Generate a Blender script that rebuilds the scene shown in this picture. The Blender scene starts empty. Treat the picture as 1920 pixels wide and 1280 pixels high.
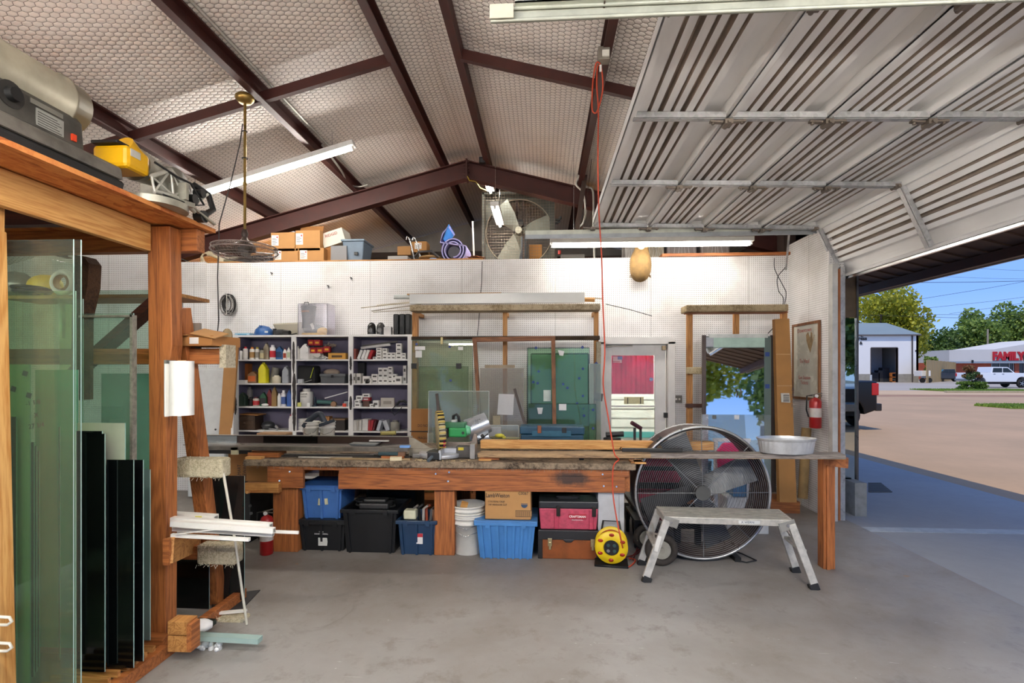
import bpy, math, random
from mathutils import Vector, Matrix, Euler
random.seed(7)
C = bpy.context.scene
col = C.collection
PI = math.pi
# ---------------------------------------------------------------- camera, sky, sun, exposure
F = 960.0; HZ = 696.0; VX = 1018.0; CH = 1.6
TH = math.atan((VX - 960) / F)
cd = bpy.data.cameras.new('camera'); cam = bpy.data.objects.new('camera', cd); col.objects.link(cam)
cd.lens = 18.0; cd.sensor_width = 36.0; cd.shift_y = (HZ - 640) / 1920; cd.clip_start = .05; cd.clip_end = 600
cam.location = (0, 0, CH); cam.rotation_euler = (PI / 2, 0, TH); C.camera = cam
w = bpy.data.worlds.new('sky'); C.world = w; w.use_nodes = True
nt = w.node_tree; nt.nodes.clear()
tc = nt.nodes.new('ShaderNodeTexCoord'); sp = nt.nodes.new('ShaderNodeSeparateXYZ'); rp = nt.nodes.new('ShaderNodeValToRGB')
bg = nt.nodes.new('ShaderNodeBackground'); wo = nt.nodes.new('ShaderNodeOutputWorld')
nt.links.new(tc.outputs['Generated'], sp.inputs[0]); nt.links.new(sp.outputs['Z'], rp.inputs[0])
nt.links.new(rp.outputs[0], bg.inputs[0]); nt.links.new(bg.outputs[0], wo.inputs[0])
r_ = rp.color_ramp; r_.elements[0].position = 0.0; r_.elements[0].color = (.42, .62, .98, 1)
r_.elements[1].position = .5; r_.elements[1].color = (.19, .33, .72, 1)
e_ = r_.elements.new(.12); e_.color = (.22, .42, .93, 1)
bg.inputs[1].default_value = .8
sl = bpy.data.lights.new('sun', 'SUN'); so = bpy.data.objects.new('sun', sl); col.objects.link(so)
sl.energy = 2.15; sl.color = (1, .9, .74); sl.angle = math.radians(.6)
so.rotation_euler = Vector((-.28, -.45, 1)).to_track_quat('Z', 'Y').to_euler()
TUBE = 88.0            # strength of every fluorescent tube
C.view_settings.view_transform = 'Standard'; C.view_settings.look = 'None'
C.view_settings.exposure = 0.68; C.view_settings.gamma = 1.0; C.view_settings.use_curve_mapping = False
C.cycles.max_bounces = 7; C.cycles.diffuse_bounces = 4; C.cycles.glossy_bounces = 4
C.cycles.transparent_max_bounces = 24; C.cycles.transmission_bounces = 4; C.cycles.caustics_reflective = False
C.cycles.sample_clamp_indirect = 6; C.cycles.use_denoising = True

def Q(u, v, Y):
    a = (u - 960) / F; t = Y / (math.cos(TH) + a * math.sin(TH))
    return Vector((t * (a * math.cos(TH) - math.sin(TH)), Y, CH + t * (HZ - v) / F))
def QX(u, Y): return Q(u, 0, Y).x
def QZ(v, Y, u=960): return Q(u, v, Y).z
def G(u, v, z=0):
    t = (CH - z) * F / (v - HZ); a = (u - 960) / F
    return Vector((t * (a * math.cos(TH) - math.sin(TH)), t * (math.cos(TH) + a * math.sin(TH)), z))
def UX(u, v, X):      # the point of the plane x = X seen at (u, v)
    a = (u - 960) / F; t = X / (a * math.cos(TH) - math.sin(TH))
    return Vector((X, t * (math.cos(TH) + a * math.sin(TH)), CH + t * (HZ - v) / F))

# ---------------------------------------------------------------- materials
def lin(h):
    h = h.lstrip('#'); o = []
    for i in (0, 2, 4):
        c = int(h[i:i + 2], 16) / 255; o.append(c / 12.92 if c <= .04045 else ((c + .055) / 1.055) ** 2.4)
    return (*o, 1)
MC = {}
class NT:
    def __init__(s, name):
        s.m = bpy.data.materials.new(name); s.m.use_nodes = True; s.t = s.m.node_tree
        s.b = s.t.nodes['Principled BSDF']; s.out = s.t.nodes['Material Output']
    def n(s, ty, **k):
        o = s.t.nodes.new('ShaderNode' + ty)
        for a, b in k.items(): setattr(o, a, b)
        return o
    def l(s, a, b): s.t.links.new(a, b)
    def val(s, x, sock):
        if hasattr(x, 'is_output'): s.l(x, sock)
        else: sock.default_value = x
    def math(s, op, a, b=0.0, c=0.0):
        o = s.n('Math', operation=op); s.val(a, o.inputs[0]); s.val(b, o.inputs[1]); s.val(c, o.inputs[2]); return o.outputs[0]
    def vm(s, op, a, b=(0, 0, 0), out=0):
        o = s.n('VectorMath', operation=op); s.val(a, o.inputs[0]); s.val(b, o.inputs[1]); return o.outputs[out]
    def co(s, scale=(1, 1, 1), rot=(0, 0, 0), loc=(0, 0, 0)):
        t = s.n('TexCoord'); m = s.n('Mapping'); s.l(t.outputs['Object'], m.inputs[0])
        m.inputs['Scale'].default_value = scale; m.inputs['Rotation'].default_value = rot; m.inputs['Location'].default_value = loc
        return m.outputs[0]
    def noise(s, vec, sc=5, det=3, ro=.55, dist=0):
        o = s.n('TexNoise'); s.l(vec, o.inputs['Vector']); o.inputs['Scale'].default_value = sc
        o.inputs['Detail'].default_value = det; o.inputs['Roughness'].default_value = ro; o.inputs['Distortion'].default_value = dist
        return o.outputs[0]
    def ramp(s, f, stops):
        o = s.n('ValToRGB'); s.l(f, o.inputs[0]); e = o.color_ramp.elements
        e[0].position, e[0].color = stops[0][0], stops[0][1]; e[1].position, e[1].color = stops[-1][0], stops[-1][1]
        for p, c in stops[1:-1]:
            q = e.new(p); q.color = c
        return o.outputs[0]
    def mix(s, f, a, b, mode='MIX'):
        o = s.n('Mix', data_type='RGBA', blend_type=mode); s.val(f, o.inputs[0]); s.val(a, o.inputs[6]); s.val(b, o.inputs[7]); return o.outputs[2]
    def bump(s, h, st=.3, d=.01):
        o = s.n('Bump'); s.l(h, o.inputs['Height']); o.inputs['Strength'].default_value = st; o.inputs['Distance'].default_value = d
        s.l(o.outputs[0], s.b.inputs['Normal'])
    def base(s, c, r=.5, m=0):
        s.val(c, s.b.inputs['Base Color']); s.val(r, s.b.inputs['Roughness']); s.b.inputs['Metallic'].default_value = m
def bw(x): return (x, x, x, 1)
def mul(c, k): return (c[0] * k, c[1] * k, c[2] * k, 1)
def P(h, r=.5, m=0.0, dirt=.25, sc=9):
    """paint / plastic / metal with a little unevenness and grime of its own"""
    k = (h, r, m, dirt, sc)
    if k in MC: return MC[k]
    t = NT('paint_' + h.strip('#')); c = lin(h)
    if dirt:
        nz = t.noise(t.co(), sc, 4, .6)
        t.base(t.ramp(nz, [(.3, mul(c, 1 - dirt)), (.62, c)]), t.math('MULTIPLY_ADD', nz, .25, r - .12), m)
        if dirt > .15: t.bump(nz, .12, .003)
    else: t.base(c, r, m)
    MC[k] = t.m; return t.m
def WOOD(a, b, ax='X', sc=1.0, r=.6):
    k = ('w', a, b, ax, sc, r)
    if k in MC: return MC[k]
    t = NT('wood_' + a.strip('#')); s = {'X': (.35, 6, 6), 'Y': (6, .35, 6), 'Z': (6, 6, .35)}[ax]
    v = t.co(tuple(q * sc for q in s)); n1 = t.noise(v, 2.2, 2, .5, .6)
    w_ = t.math('SINE', t.math('MULTIPLY', n1, 42)); n2 = t.noise(v, 22, 3, .6)
    f = t.math('MULTIPLY_ADD', w_, .14, t.math('MULTIPLY', n2, .9))
    c1 = t.ramp(f, [(.15, lin(b)), (.6, lin(a)), (.9, mul(lin(a), 1.12))])
    st = t.noise(t.co(), 2.3, 4, .65)
    t.base(t.mix(t.ramp(st, [(.25, bw(.55)), (.42, bw(0))]), c1, mul(lin(b), .45)), r); t.bump(f, .15, .002)
    MC[k] = t.m; return t.m
def FUZZ(a, b, sc=60):
    k = ('f', a, b, sc)
    if k in MC: return MC[k]
    t = NT('carpet_' + a.strip('#')); v = t.co(); n1 = t.noise(v, sc, 3, .8); n2 = t.noise(v, 5, 3, .6)
    f = t.math('ADD', t.math('MULTIPLY', n1, .6), t.math('MULTIPLY', n2, .5))
    t.base(t.ramp(f, [(.4, lin(b)), (.62, lin(a))]), .95); t.bump(n1, .9, .012)
    MC[k] = t.m; return t.m
def GLASS(h, alpha=.12, r=.02):
    """thin sheet of glass: tinted see-through plus fresnel reflection"""
    k = ('g', h, alpha, r)
    if k in MC: return MC[k]
    t = NT('glass_' + h.strip('#')); tr = t.n('BsdfTransparent'); gl = t.n('BsdfGlossy'); mx = t.n('MixShader')
    df = t.n('BsdfDiffuse'); m2 = t.n('MixShader'); c = lin(h)
    tr.inputs[0].default_value = c; gl.inputs[0].default_value = (1, 1, 1, 1); gl.inputs['Roughness'].default_value = r
    ge = t.n('NewGeometry'); dt = t.math('ABSOLUTE', t.vm('DOT_PRODUCT', ge.outputs['Normal'], ge.outputs['Incoming'], 1))
    fr = t.math('MULTIPLY_ADD', t.math('POWER', t.math('SUBTRACT', 1, dt), 5), .9, .032)
    df.inputs[0].default_value = mul(c, .9); m2.inputs[0].default_value = alpha
    t.l(tr.outputs[0], m2.inputs[1]); t.l(df.outputs[0], m2.inputs[2])
    t.l(fr, mx.inputs[0]); t.l(m2.outputs[0], mx.inputs[1]); t.l(gl.outputs[0], mx.inputs[2]); t.l(mx.outputs[0], t.out.inputs[0])
    MC[k] = t.m; return t.m
def EMIT(h, st):
    k = ('e', h, st)
    if k in MC: return MC[k]
    t = NT('lamp_light'); t.base((.9, .9, .9, 1)); t.b.inputs['Emission Color'].default_value = lin(h); t.b.inputs['Emission Strength'].default_value = st
    MC[k] = t.m; return t.m
def m_peg():
    t = NT('white_pegboard'); tc_ = t.n('TexCoord'); g = t.n('NewGeometry'); s = t.n('SeparateXYZ'); t.l(g.outputs['Position'], s.inputs[0])
    h = t.math('ADD', s.outputs[0], s.outputs[1]); q = 1 / .0254
    fx = t.math('ABSOLUTE', t.math('SUBTRACT', t.math('FRACT', t.math('MULTIPLY', h, q)), .5))
    fz = t.math('ABSOLUTE', t.math('SUBTRACT', t.math('FRACT', t.math('MULTIPLY', s.outputs[2], q)), .5))
    d = t.math('SQRT', t.math('ADD', t.math('MULTIPLY', fx, fx), t.math('MULTIPLY', fz, fz)))
    hole = t.math('LESS_THAN', d, .17)
    sx = t.math('LESS_THAN', t.math('FRACT', t.math('MULTIPLY_ADD', h, 1 / 1.22, .42)), .003)
    n1 = t.noise(g.outputs['Position'], 1.3, 5, .6); c = t.ramp(n1, [(.3, lin('#cfcbc6')), (.55, lin('#efedeb')), (.8, lin('#f2f1f0'))])
    sc_ = t.noise(g.outputs['Position'], 14, 5, .7); c = t.mix(t.ramp(sc_, [(.69, bw(0)), (.73, bw(.6))]), c, lin('#8a8078'))
    c = t.mix(sx, c, lin('#8d8781')); c = t.mix(hole, c, lin('#4e4844')); t.base(c, .55); return t.m
def m_hex():
    """foil-faced insulation quilted by hexagonal chicken wire"""
    t = NT('chicken_wire_insulation'); g = t.n('TexCoord'); s = t.n('SeparateXYZ'); t.l(g.outputs['Object'], s.inputs[0])
    nz = t.noise(g.outputs['Object'], 3, 2, .5)
    x = t.math('MULTIPLY_ADD', nz, .5, t.math('MULTIPLY', s.outputs[1], 1 / .05)); y = t.math('MULTIPLY', s.outputs[0], 1 / .058)
    R3 = 1.7320508
    def cell(ox, oy):
        a = t.math('SUBTRACT', t.math('FLOORED_MODULO', t.math('SUBTRACT', x, ox), 1.0), .5)
        b = t.math('SUBTRACT', t.math('FLOORED_MODULO', t.math('SUBTRACT', y, oy), R3), R3 / 2)
        return a, b, t.math('ADD', t.math('MULTIPLY', a, a), t.math('MULTIPLY', b, b))
    def edge(a, b):
        a = t.math('ABSOLUTE', a); b = t.math('ABSOLUTE', b)
        return t.math('MAXIMUM', a, t.math('ADD', t.math('MULTIPLY', a, .5), t.math('MULTIPLY', b, R3 / 2)))
    a1, b1, d1 = cell(0, 0); a2, b2, d2 = cell(.5, R3 / 2)
    e = t.math('MINIMUM', edge(a1, b1), edge(a2, b2))
    line = t.ramp(e, [(.456, bw(0)), (.484, bw(1))])
    big = t.noise(g.outputs['Object'], .9, 4, .6)
    c = t.ramp(big, [(.3, lin('#e4dad0')), (.5, lin('#ebe3db')), (.75, lin('#f1eae3'))])
    st = t.noise(g.outputs['Object'], 6, 4, .7); c = t.mix(t.ramp(st, [(.72, bw(0)), (.76, bw(.7))]), c, lin('#7d6a45'))
    c = t.mix(line, c, lin('#5f554d')); t.base(c, .5)
    t.bump(t.math('SUBTRACT', 1, t.math('POWER', t.math('MULTIPLY', e, 2), 3)), .55, .012); return t.m
def m_floor():
    t = NT('old_concrete'); v = t.co(); n1 = t.noise(v, .55, 5, .6, .3); n2 = t.noise(v, 7, 6, .7); n3 = t.noise(v, 60, 3, .6)
    c = t.ramp(n1, [(.32, lin('#6b6259')), (.5, lin('#86807a')), (.7, lin('#9b9996'))])
    c = t.mix(t.ramp(n2, [(.3, bw(.7)), (.47, bw(0))]), c, lin('#665e56'))
    c = t.mix(t.ramp(t.noise(v, 2.1, 5, .7, .6), [(.62, bw(0)), (.74, bw(.6))]), c, lin('#544d47'))
    c = t.mix(t.math('MULTIPLY', n3, .35), c, lin('#8f8b86'))
    c = t.mix(t.ramp(t.noise(t.co((1, 4, 1), (0, 0, .6)), 5, 3, .8, 2), [(.70, bw(0)), (.73, bw(.45))]), c, lin('#d8d6d2'))
    for rz_ in (.5, 2.1, 1.2): c = t.mix(t.ramp(t.noise(t.co((1.2, 30, 1), (0, 0, rz_)), 1.4, 3, .7, .3), [(.74, bw(0)), (.76, bw(.5))]), c, lin('#c9c5be'))
    c = t.mix(t.ramp(t.noise(v, 3.3, 2, .4), [(.74, bw(0)), (.76, bw(.5))]), c, lin('#a5713f'))
    t.base(c, t.ramp(n2, [(.3, bw(.42)), (.7, bw(.68))])); t.bump(n2, .12, .004); return t.m
def m_ground(c1, c2, sc=.4):
    t = NT('paving'); v = t.co(); n1 = t.noise(v, sc, 6, .65); n2 = t.noise(v, 9, 4, .7)
    c = t.ramp(n1, [(.3, lin(c1)), (.7, lin(c2))]); c = t.mix(t.math('MULTIPLY', n2, .3), c, mul(lin(c1), .6)); t.base(c, .85); return t.m
def m_galv():
    t = NT('galvanised_steel'); v = t.co(); vo = t.n('TexVoronoi'); vo.inputs['Scale'].default_value = 45; t.l(v, vo.inputs['Vector'])
    n = t.noise(v, 3, 4, .6); c = t.mix(.4, t.ramp(n, [(.3, lin('#8b8c8c')), (.7, lin('#c3c4c4'))]), vo.outputs['Color'], 'SOFT_LIGHT')
    hs = t.n('HueSaturation'); hs.inputs['Saturation'].default_value = .1; t.l(c, hs.inputs['Color']); t.base(hs.outputs[0], .45, .55); return t.m
def m_doorskin():
    t = NT('garage_door_skin'); v = t.co((1, .3, 1)); n = t.noise(v, 2.2, 5, .6); n2 = t.noise(t.co((20, .5, 1)), 2, 3, .6)
    c = t.ramp(n, [(.3, lin('#e2dfdb')), (.6, lin('#f4f3f1'))]); c = t.mix(t.ramp(n2, [(.62, bw(0)), (.8, bw(.35))]), c, lin('#b8a88f')); t.base(c, .45, .0); return t.m
def m_osb():
    t = NT('strand_board'); v = t.co((1, 1, 1)); vo = t.n('TexVoronoi'); vo.inputs['Scale'].default_value = 1; t.l(t.co((38, 9, 38), (0, 0, .5)), vo.inputs['Vector'])
    n = t.noise(v, 25, 3, .7); h = t.n('HueSaturation'); h.inputs['Saturation'].default_value = 0; t.l(vo.outputs['Color'], h.inputs['Color'])
    c = t.ramp(t.math('MULTIPLY_ADD', n, .5, t.math('MULTIPLY', h.outputs[0], .5)), [(.25, lin('#7a3a18')), (.5, lin('#b8642e')), (.75, lin('#d58a48'))]); t.base(c, .75); t.bump(n, .3, .003); return t.m
PEG = m_peg(); HEX = m_hex(); FLOOR = m_floor(); GALV = m_galv(); DSKIN = m_doorskin(); OSB = m_osb()
REDIRON = P('#46201a', .55, .1, .35, 6); WHITE = P('#e9e7e3', .45, 0, .12); CREAM = P('#d5d0bc', .5, 0, .2)
BLACK = P('#141414', .5, 0, .3); DARK = P('#2b2b2c', .5, 0, .25); CHROME = P('#c9c9c9', .22, 1, .15)
ALU = P('#b9b5ad', .38, .7, .3, 14); CARD = P('#b98a55', .8, 0, .15, 4); CARD2 = P('#a5713d', .8, 0, .15, 4); RUBBER = P('#1a1918', .75, 0, .2)
PINE = {a: WOOD('#d8a562', '#b67836', a) for a in 'XYZ'}; OAK = {a: WOOD('#b06a36', '#7a4420', a) for a in 'XYZ'}
DKW = {a: WOOD('#4a2413', '#2a1209', a) for a in 'XYZ'}; LUM = {a: WOOD('#c08a4c', '#8d5523', a) for a in 'XYZ'}
MIR = P('#e6ecec', .02, 1, 0)

# ---------------------------------------------------------------- mesh building
class MB:
    def __init__(s): s.v = []; s.f = []; s.sm = []; s.mi = []; s.k = 0
    def add(s, vs, fs, smooth=False):
        o = len(s.v); s.v += [Vector(p) for p in vs]
        for f in fs: s.f.append([i + o for i in f]); s.sm.append(smooth); s.mi.append(s.k)
        return s
    def box(s, x0, x1, y0, y1, z0, z1):
        return s.add([(x0, y0, z0), (x1, y0, z0), (x1, y1, z0), (x0, y1, z0), (x0, y0, z1), (x1, y0, z1), (x1, y1, z1), (x0, y1, z1)],
                     [(3, 2, 1, 0), (4, 5, 6, 7), (0, 1, 5, 4), (1, 2, 6, 5), (2, 3, 7, 6), (3, 0, 4, 7)])
    def cb(s, w, d, h, x=0, y=0, z=0): return s.box(x - w / 2, x + w / 2, y - d / 2, y + d / 2, z, z + h)
    def taper(s, w0, d0, w1, d1, h, x=0, y=0, z=0):
        a, b, c, d = w0 / 2, d0 / 2, w1 / 2, d1 / 2
        return s.add([(x - a, y - b, z), (x + a, y - b, z), (x + a, y + b, z), (x - a, y + b, z), (x - c, y - d, z + h), (x + c, y - d, z + h), (x + c, y + d, z + h), (x - c, y + d, z + h)],
                     [(3, 2, 1, 0), (4, 5, 6, 7), (0, 1, 5, 4), (1, 2, 6, 5), (2, 3, 7, 6), (3, 0, 4, 7)])
    def obox(s, c, size, rot=(0, 0, 0)):
        M_ = Matrix.Translation(Vector(c)) @ Euler(rot).to_matrix().to_4x4(); a, b, d = (q / 2 for q in size); n = len(s.v)
        s.box(-a, a, -b, b, -d, d)
        for i in range(n, len(s.v)): s.v[i] = M_ @ s.v[i]
        return s
    def bar(s, p0, p1, w, h, up=(0, 0, 1)):
        p0 = Vector(p0); p1 = Vector(p1); d = (p1 - p0).normalized(); up = Vector(up)
        if abs(d.dot(up)) > .98: up = Vector((0, 1, 0))
        r = d.cross(up).normalized() * w / 2; u = r.cross(d).normalized() * h / 2
        return s.add([p0 - r - u, p0 + r - u, p0 + r + u, p0 - r + u, p1 - r - u, p1 + r - u, p1 + r + u, p1 - r + u],
                     [(3, 2, 1, 0), (4, 5, 6, 7), (0, 1, 5, 4), (1, 2, 6, 5), (2, 3, 7, 6), (3, 0, 4, 7)])
    def cyl(s, p0, p1, r0, r1=None, n=14, caps=True):
        r1 = r0 if r1 is None else r1; p0 = Vector(p0); p1 = Vector(p1); d = (p1 - p0).normalized()
        a = d.orthogonal().normalized(); b = d.cross(a); vs = []
        for p, r in ((p0, r0), (p1, r1)): vs += [p + (a * math.cos(2 * PI * i / n) + b * math.sin(2 * PI * i / n)) * r for i in range(n)]
        s.add(vs, [(i, (i + 1) % n, n + (i + 1) % n, n + i) for i in range(n)], True)
        if caps: s.add(vs, [tuple(range(n))[::-1], tuple(range(n, 2 * n))])
        return s
    def tube(s, pts, r, n=6, closed=False):
        pts = [Vector(p) for p in pts]; k = len(pts); rings = []; a = None
        for i, p in enumerate(pts):
            q = pts[(i + 1) % k] if (closed or i < k - 1) else p; o = pts[i - 1] if (closed or i) else p
            d = (q - o).normalized() if (q - o).length > 1e-9 else Vector((0, 0, 1))
            a = d.orthogonal().normalized() if a is None else (a - d * a.dot(d)).normalized(); b = d.cross(a)
            rings.append([p + (a * math.cos(2 * PI * j / n) + b * math.sin(2 * PI * j / n)) * r for j in range(n)])
        vs = [q for g in rings for q in g]; fs = []
        for i in range(k if closed else k - 1):
            i2 = (i + 1) % k; fs += [(i * n + j, i * n + (j + 1) % n, i2 * n + (j + 1) % n, i2 * n + j) for j in range(n)]
        s.add(vs, fs, True)
        if not closed: s.add(rings[0] + rings[-1], [tuple(range(n))[::-1], tuple(range(n, 2 * n))])
        return s
    def lathe(s, prof, c=(0, 0, 0), ax='Z', n=20, sx=1, sy=1, smooth=True):
        c = Vector(c); vs = []; k = len(prof)
        for r, z in prof:
            for i in range(n):
                x, y = r * sx * math.cos(2 * PI * i / n), r * sy * math.sin(2 * PI * i / n)
                vs.append(c + Vector({'Z': (x, y, z), 'Y': (x, z, -y), 'X': (z, x, y)}[ax]))
        fs = [(j * n + i, j * n + (i + 1) % n, (j + 1) * n + (i + 1) % n, (j + 1) * n + i) for j in range(k - 1) for i in range(n)]
        s.add(vs, fs, smooth)
        if ax == 'Z' or abs(prof[0][0] - prof[-1][0]) > .03: s.add(vs, [tuple(range(n))[::-1]] if prof[0][0] > 1e-5 else []); s.add(vs, [tuple(range((k - 1) * n, k * n))] if prof[-1][0] > 1e-5 else [])
        return s
    def torus(s, c, R, r, ax='Z', n=28, m=6, sx=1, sy=1):
        c = Vector(c); f = {'Z': lambda a, b: Vector((a, b, 0)), 'Y': lambda a, b: Vector((a, 0, b)), 'X': lambda a, b: Vector((0, a, b))}[ax]
        return s.tube([c + f(R * sx * math.cos(2 * PI * i / n), R * sy * math.sin(2 * PI * i / n)) for i in range(n)], r, m, True)
    def prism(s, pts, ax, a, b):
        k = len(pts); ar = sum(pts[i][0] * pts[(i + 1) % k][1] - pts[(i + 1) % k][0] * pts[i][1] for i in range(k))
        if (ar < 0) == (ax != 'Y'): pts = pts[::-1]
        f = {'Z': lambda p, q: (p[0], p[1], q), 'Y': lambda p, q: (p[0], q, p[1]), 'X': lambda p, q: (q, p[0], p[1])}[ax]
        vs = [f(p, a) for p in pts] + [f(p, b) for p in pts]
        return s.add(vs, [tuple(range(k))[::-1], tuple(range(k, 2 * k))] + [(i, (i + 1) % k, k + (i + 1) % k, k + i) for i in range(k)])
    def sph(s, c, rx, ry=None, rz=None, n=16, m=10):
        ry = rx if ry is None else ry; rz = rx if rz is None else rz; c = Vector(c)
        vs = [c + Vector((rx * math.sin(PI * j / m) * math.cos(2 * PI * i / n), ry * math.sin(PI * j / m) * math.sin(2 * PI * i / n), -rz * math.cos(PI * j / m))) for j in range(m + 1) for i in range(n)]
        return s.add(vs, [(j * n + i, j * n + (i + 1) % n, (j + 1) * n + (i + 1) % n, (j + 1) * n + i) for j in range(m) for i in range(n)], True)
    def xf(s, M_, a=0):
        for i in range(a, len(s.v)): s.v[i] = M_ @ s.v[i]
        return s
    def mat(s, k): s.k = k; return s
def sm(pts, k=5):
    pts = [Vector(p) for p in pts]; o = []; n = len(pts)
    for i in range(n - 1):
        a, b, c, d = pts[max(0, i - 1)], pts[i], pts[i + 1], pts[min(n - 1, i + 2)]
        for j in range(k):
            t = j / k; o.append(.5 * ((2 * b) + (c - a) * t + (2 * a - 5 * b + 4 * c - d) * t * t + (3 * b - a - 3 * c + d) * t ** 3))
    return o + [pts[-1]]
def tag(o, label=None, cat=None, group=None, kind=None):
    if label: o['label'] = label
    if cat: o['category'] = cat
    if group: o['group'] = group
    if kind: o['kind'] = kind
    return o
def T(name, label, cat, loc=(0, 0, 0), rz=0, group=None, kind=None):
    o = bpy.data.objects.new(name, None); o.empty_display_size = .1; col.objects.link(o); o.location = loc; o.rotation_euler = (0, 0, rz)
    return tag(o, label, cat, group, kind)
def wl(o):
    l = Vector(o.location)
    while o.parent: o = o.parent; l += Vector(o.location)
    return l
def O(name, mb, mat, parent=None, w=False, at=None, rz=0, bev=0, label=None, cat=None, group=None, kind=None, sub=0, wn=False):
    off = Vector((0, 0, 0)); loc = Vector(at) if at is not None else Vector((0, 0, 0))
    if parent is None and at is None:
        xs = [p.x for p in mb.v]; ys = [p.y for p in mb.v]; zs = [p.z for p in mb.v]
        off = Vector(((min(xs) + max(xs)) / 2, (min(ys) + max(ys)) / 2, min(zs))); loc = off
    elif parent is not None and w: off = wl(parent)
    me = bpy.data.meshes.new(name); me.from_pydata([p - off for p in mb.v], [], mb.f)
    for m in (mat if isinstance(mat, (list, tuple)) else [mat]): me.materials.append(m)
    me.polygons.foreach_set('use_smooth', mb.sm); me.polygons.foreach_set('material_index', mb.mi); me.update()
    o = bpy.data.objects.new(name, me); col.objects.link(o); o.location = loc; o.rotation_euler = (0, 0, rz)
    if parent is not None: o.parent = parent
    if bev:
        b = o.modifiers.new('bevel', 'BEVEL'); b.width = bev; b.segments = 2; b.limit_method = 'ANGLE'; b.angle_limit = math.radians(50)
    if sub:
        b = o.modifiers.new('sub', 'SUBSURF'); b.levels = sub; b.render_levels = sub
    return tag(o, label, cat, group, kind)
def TX(txt, parent, size, loc, mat, rot=(PI / 2, 0, 0), name='lettering', w=False, ext=.0006, al='CENTER', sx=1.0, bold=0):
    c = bpy.data.curves.new(name, 'FONT'); c.body = txt; c.size = size; c.align_x = al; c.align_y = 'CENTER'; c.extrude = ext; c.resolution_u = 2; c.offset = bold
    t = bpy.data.objects.new('tmp', c); col.objects.link(t); dg = bpy.context.evaluated_depsgraph_get(); dg.update()
    me = bpy.data.meshes.new_from_object(t.evaluated_get(dg)); bpy.data.objects.remove(t); me.materials.clear(); me.materials.append(mat)
    o = bpy.data.objects.new(name, me); col.objects.link(o); loc = Vector(loc)
    if w: loc = loc - wl(parent)
    o.location = loc; o.rotation_euler = rot; o.scale = (sx, 1, 1); o.parent = parent; return o
def copy_tree(o, parent=None):
    c = o.copy(); col.objects.link(c)
    if parent is not None: c.parent = parent
    for ch in list(o.children): copy_tree(ch, c)
    return c
# ================================================================ SETTING
RX, RZ, SL = -1.04, 3.04 + CH, .26        # ridge x, ridge height, roof slope
def roof(x, d=0): return RZ - SL * abs(x - RX) - d
WT = 3.06                                  # top of the pegboard walls
def S(name, mb, mat, **k): return O(name, mb, mat, kind='structure', **k)
S('floor', MB().box(-7.4, 3.27, -2.6, 10, -.2, 0), FLOOR)
S('ground', MB().box(3.27, 34, -16, 34, -.2, -.012), m_ground('#9d8468', '#b59576', .35))
S('apron', MB().box(3.27, 5.9, -1.5, 34, -.2, -.0095), m_ground('#8f9093', '#a1a2a4', .4))  # shade beside the shop, painted as a blue-grey slab over the tan lot
S('ground', MB().box(-34, 3.27, -30, -2.6, -.2, -.012), m_ground('#c4bbad', '#d0c8ba', .35))  # unseen ground behind the camera, coloured pale to bounce light inside
S('ground', MB().box(3.27, 60, 34, 37, -.2, -.02), m_ground('#86654e', '#a17f64', .8))
S('ground', MB().box(-60, 160, 37, 45, -.2, -.01), m_ground('#b3987a', '#c0a486', .3))
S('road', MB().box(-60, 260, 45, 190, -.2, -.005), m_ground('#98908a', '#a9a29a', .08))
DRX0, DRX1, DRZ = QX(1130, 6.65), QX(1257, 6.65), QZ(641, 6.65, 1190)
S('wall_back', MB().box(QX(388, 6.65), DRX0, 6.65, 6.8, 0, WT).box(DRX1, 3.25, 6.65, 6.8, 0, WT).box(DRX0, DRX1, 6.65, 6.8, DRZ, WT).box(-7.4, QX(388, 6.65), 6.61, 6.8, 0, WT + .01), PEG)
S('wall_left_back', MB().box(-7.4, QX(296, 6.5), 6.5, 6.61, 0, WT + .2), PEG)
S('wall_left', MB().box(-7.55, -7.4, -2.6, 10, 0, roof(-7.4) - .02), P('#cfcac2', .6, 0, .2))
S('wall_right', MB().box(3.09, 3.25, 5.74, 6.65, 0, WT + .13), PEG)
S('wall_right_rear', MB().box(3.1, 3.25, 6.8, 10, 0, roof(3.25) - .04), P('#4b3b34', .7))
S('wall_gable', MB().prism([(-7.5, 0), (3.25, 0), (3.25, roof(3.25) - .03), (RX, RZ - .02), (-7.5, roof(-7.5) - .03)], 'Y', 10, 10.12), P('#99948e', .8, 0, .3, 2))
S('trim_1', MB().box(QX(1240, 6.65), 3.09, 6.6, 6.8, WT, WT + .035), OAK['X'])
S('trim_2', MB().box(-7.3, QX(905, 6.65), 6.66, 6.84, WT + .005, WT + .02), LUM['X'])
S('trim_3', MB().box(2.42, 3.09, 6.33, 6.65, 0, .13), P('#a79c8c', .8, 0, .3))
S('floor_loft', MB().box(-7.4, 3.1, 6.8, 10, WT - .12, WT - .02), LUM['X'])
for nm, x0, x1 in (('ceiling_left', -7.55, RX), ('ceiling_right', RX, 3.25)):
    S(nm, MB().prism([(x0, roof(x0)), (x1, roof(x1)), (x1, roof(x1) + .12), (x0, roof(x0) + .12)], 'Y', -1.5, 10.1), HEX)
eav = MB()
eav.prism([(3.25, roof(3.25)), (5.38, roof(5.38)), (5.38, roof(5.38) + .04), (3.25, roof(3.25) + .04)], 'Y', -1.5, 12)
for i in range(44): eav.prism([(3.25, roof(3.25) - .02), (5.36, roof(5.36) - .02), (5.36, roof(5.36)), (3.25, roof(3.25))], 'Y', -1.45 + i * .3, -1.37 + i * .3)
S('eave', eav, P('#5a4437', .7, .1, .3))
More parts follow.
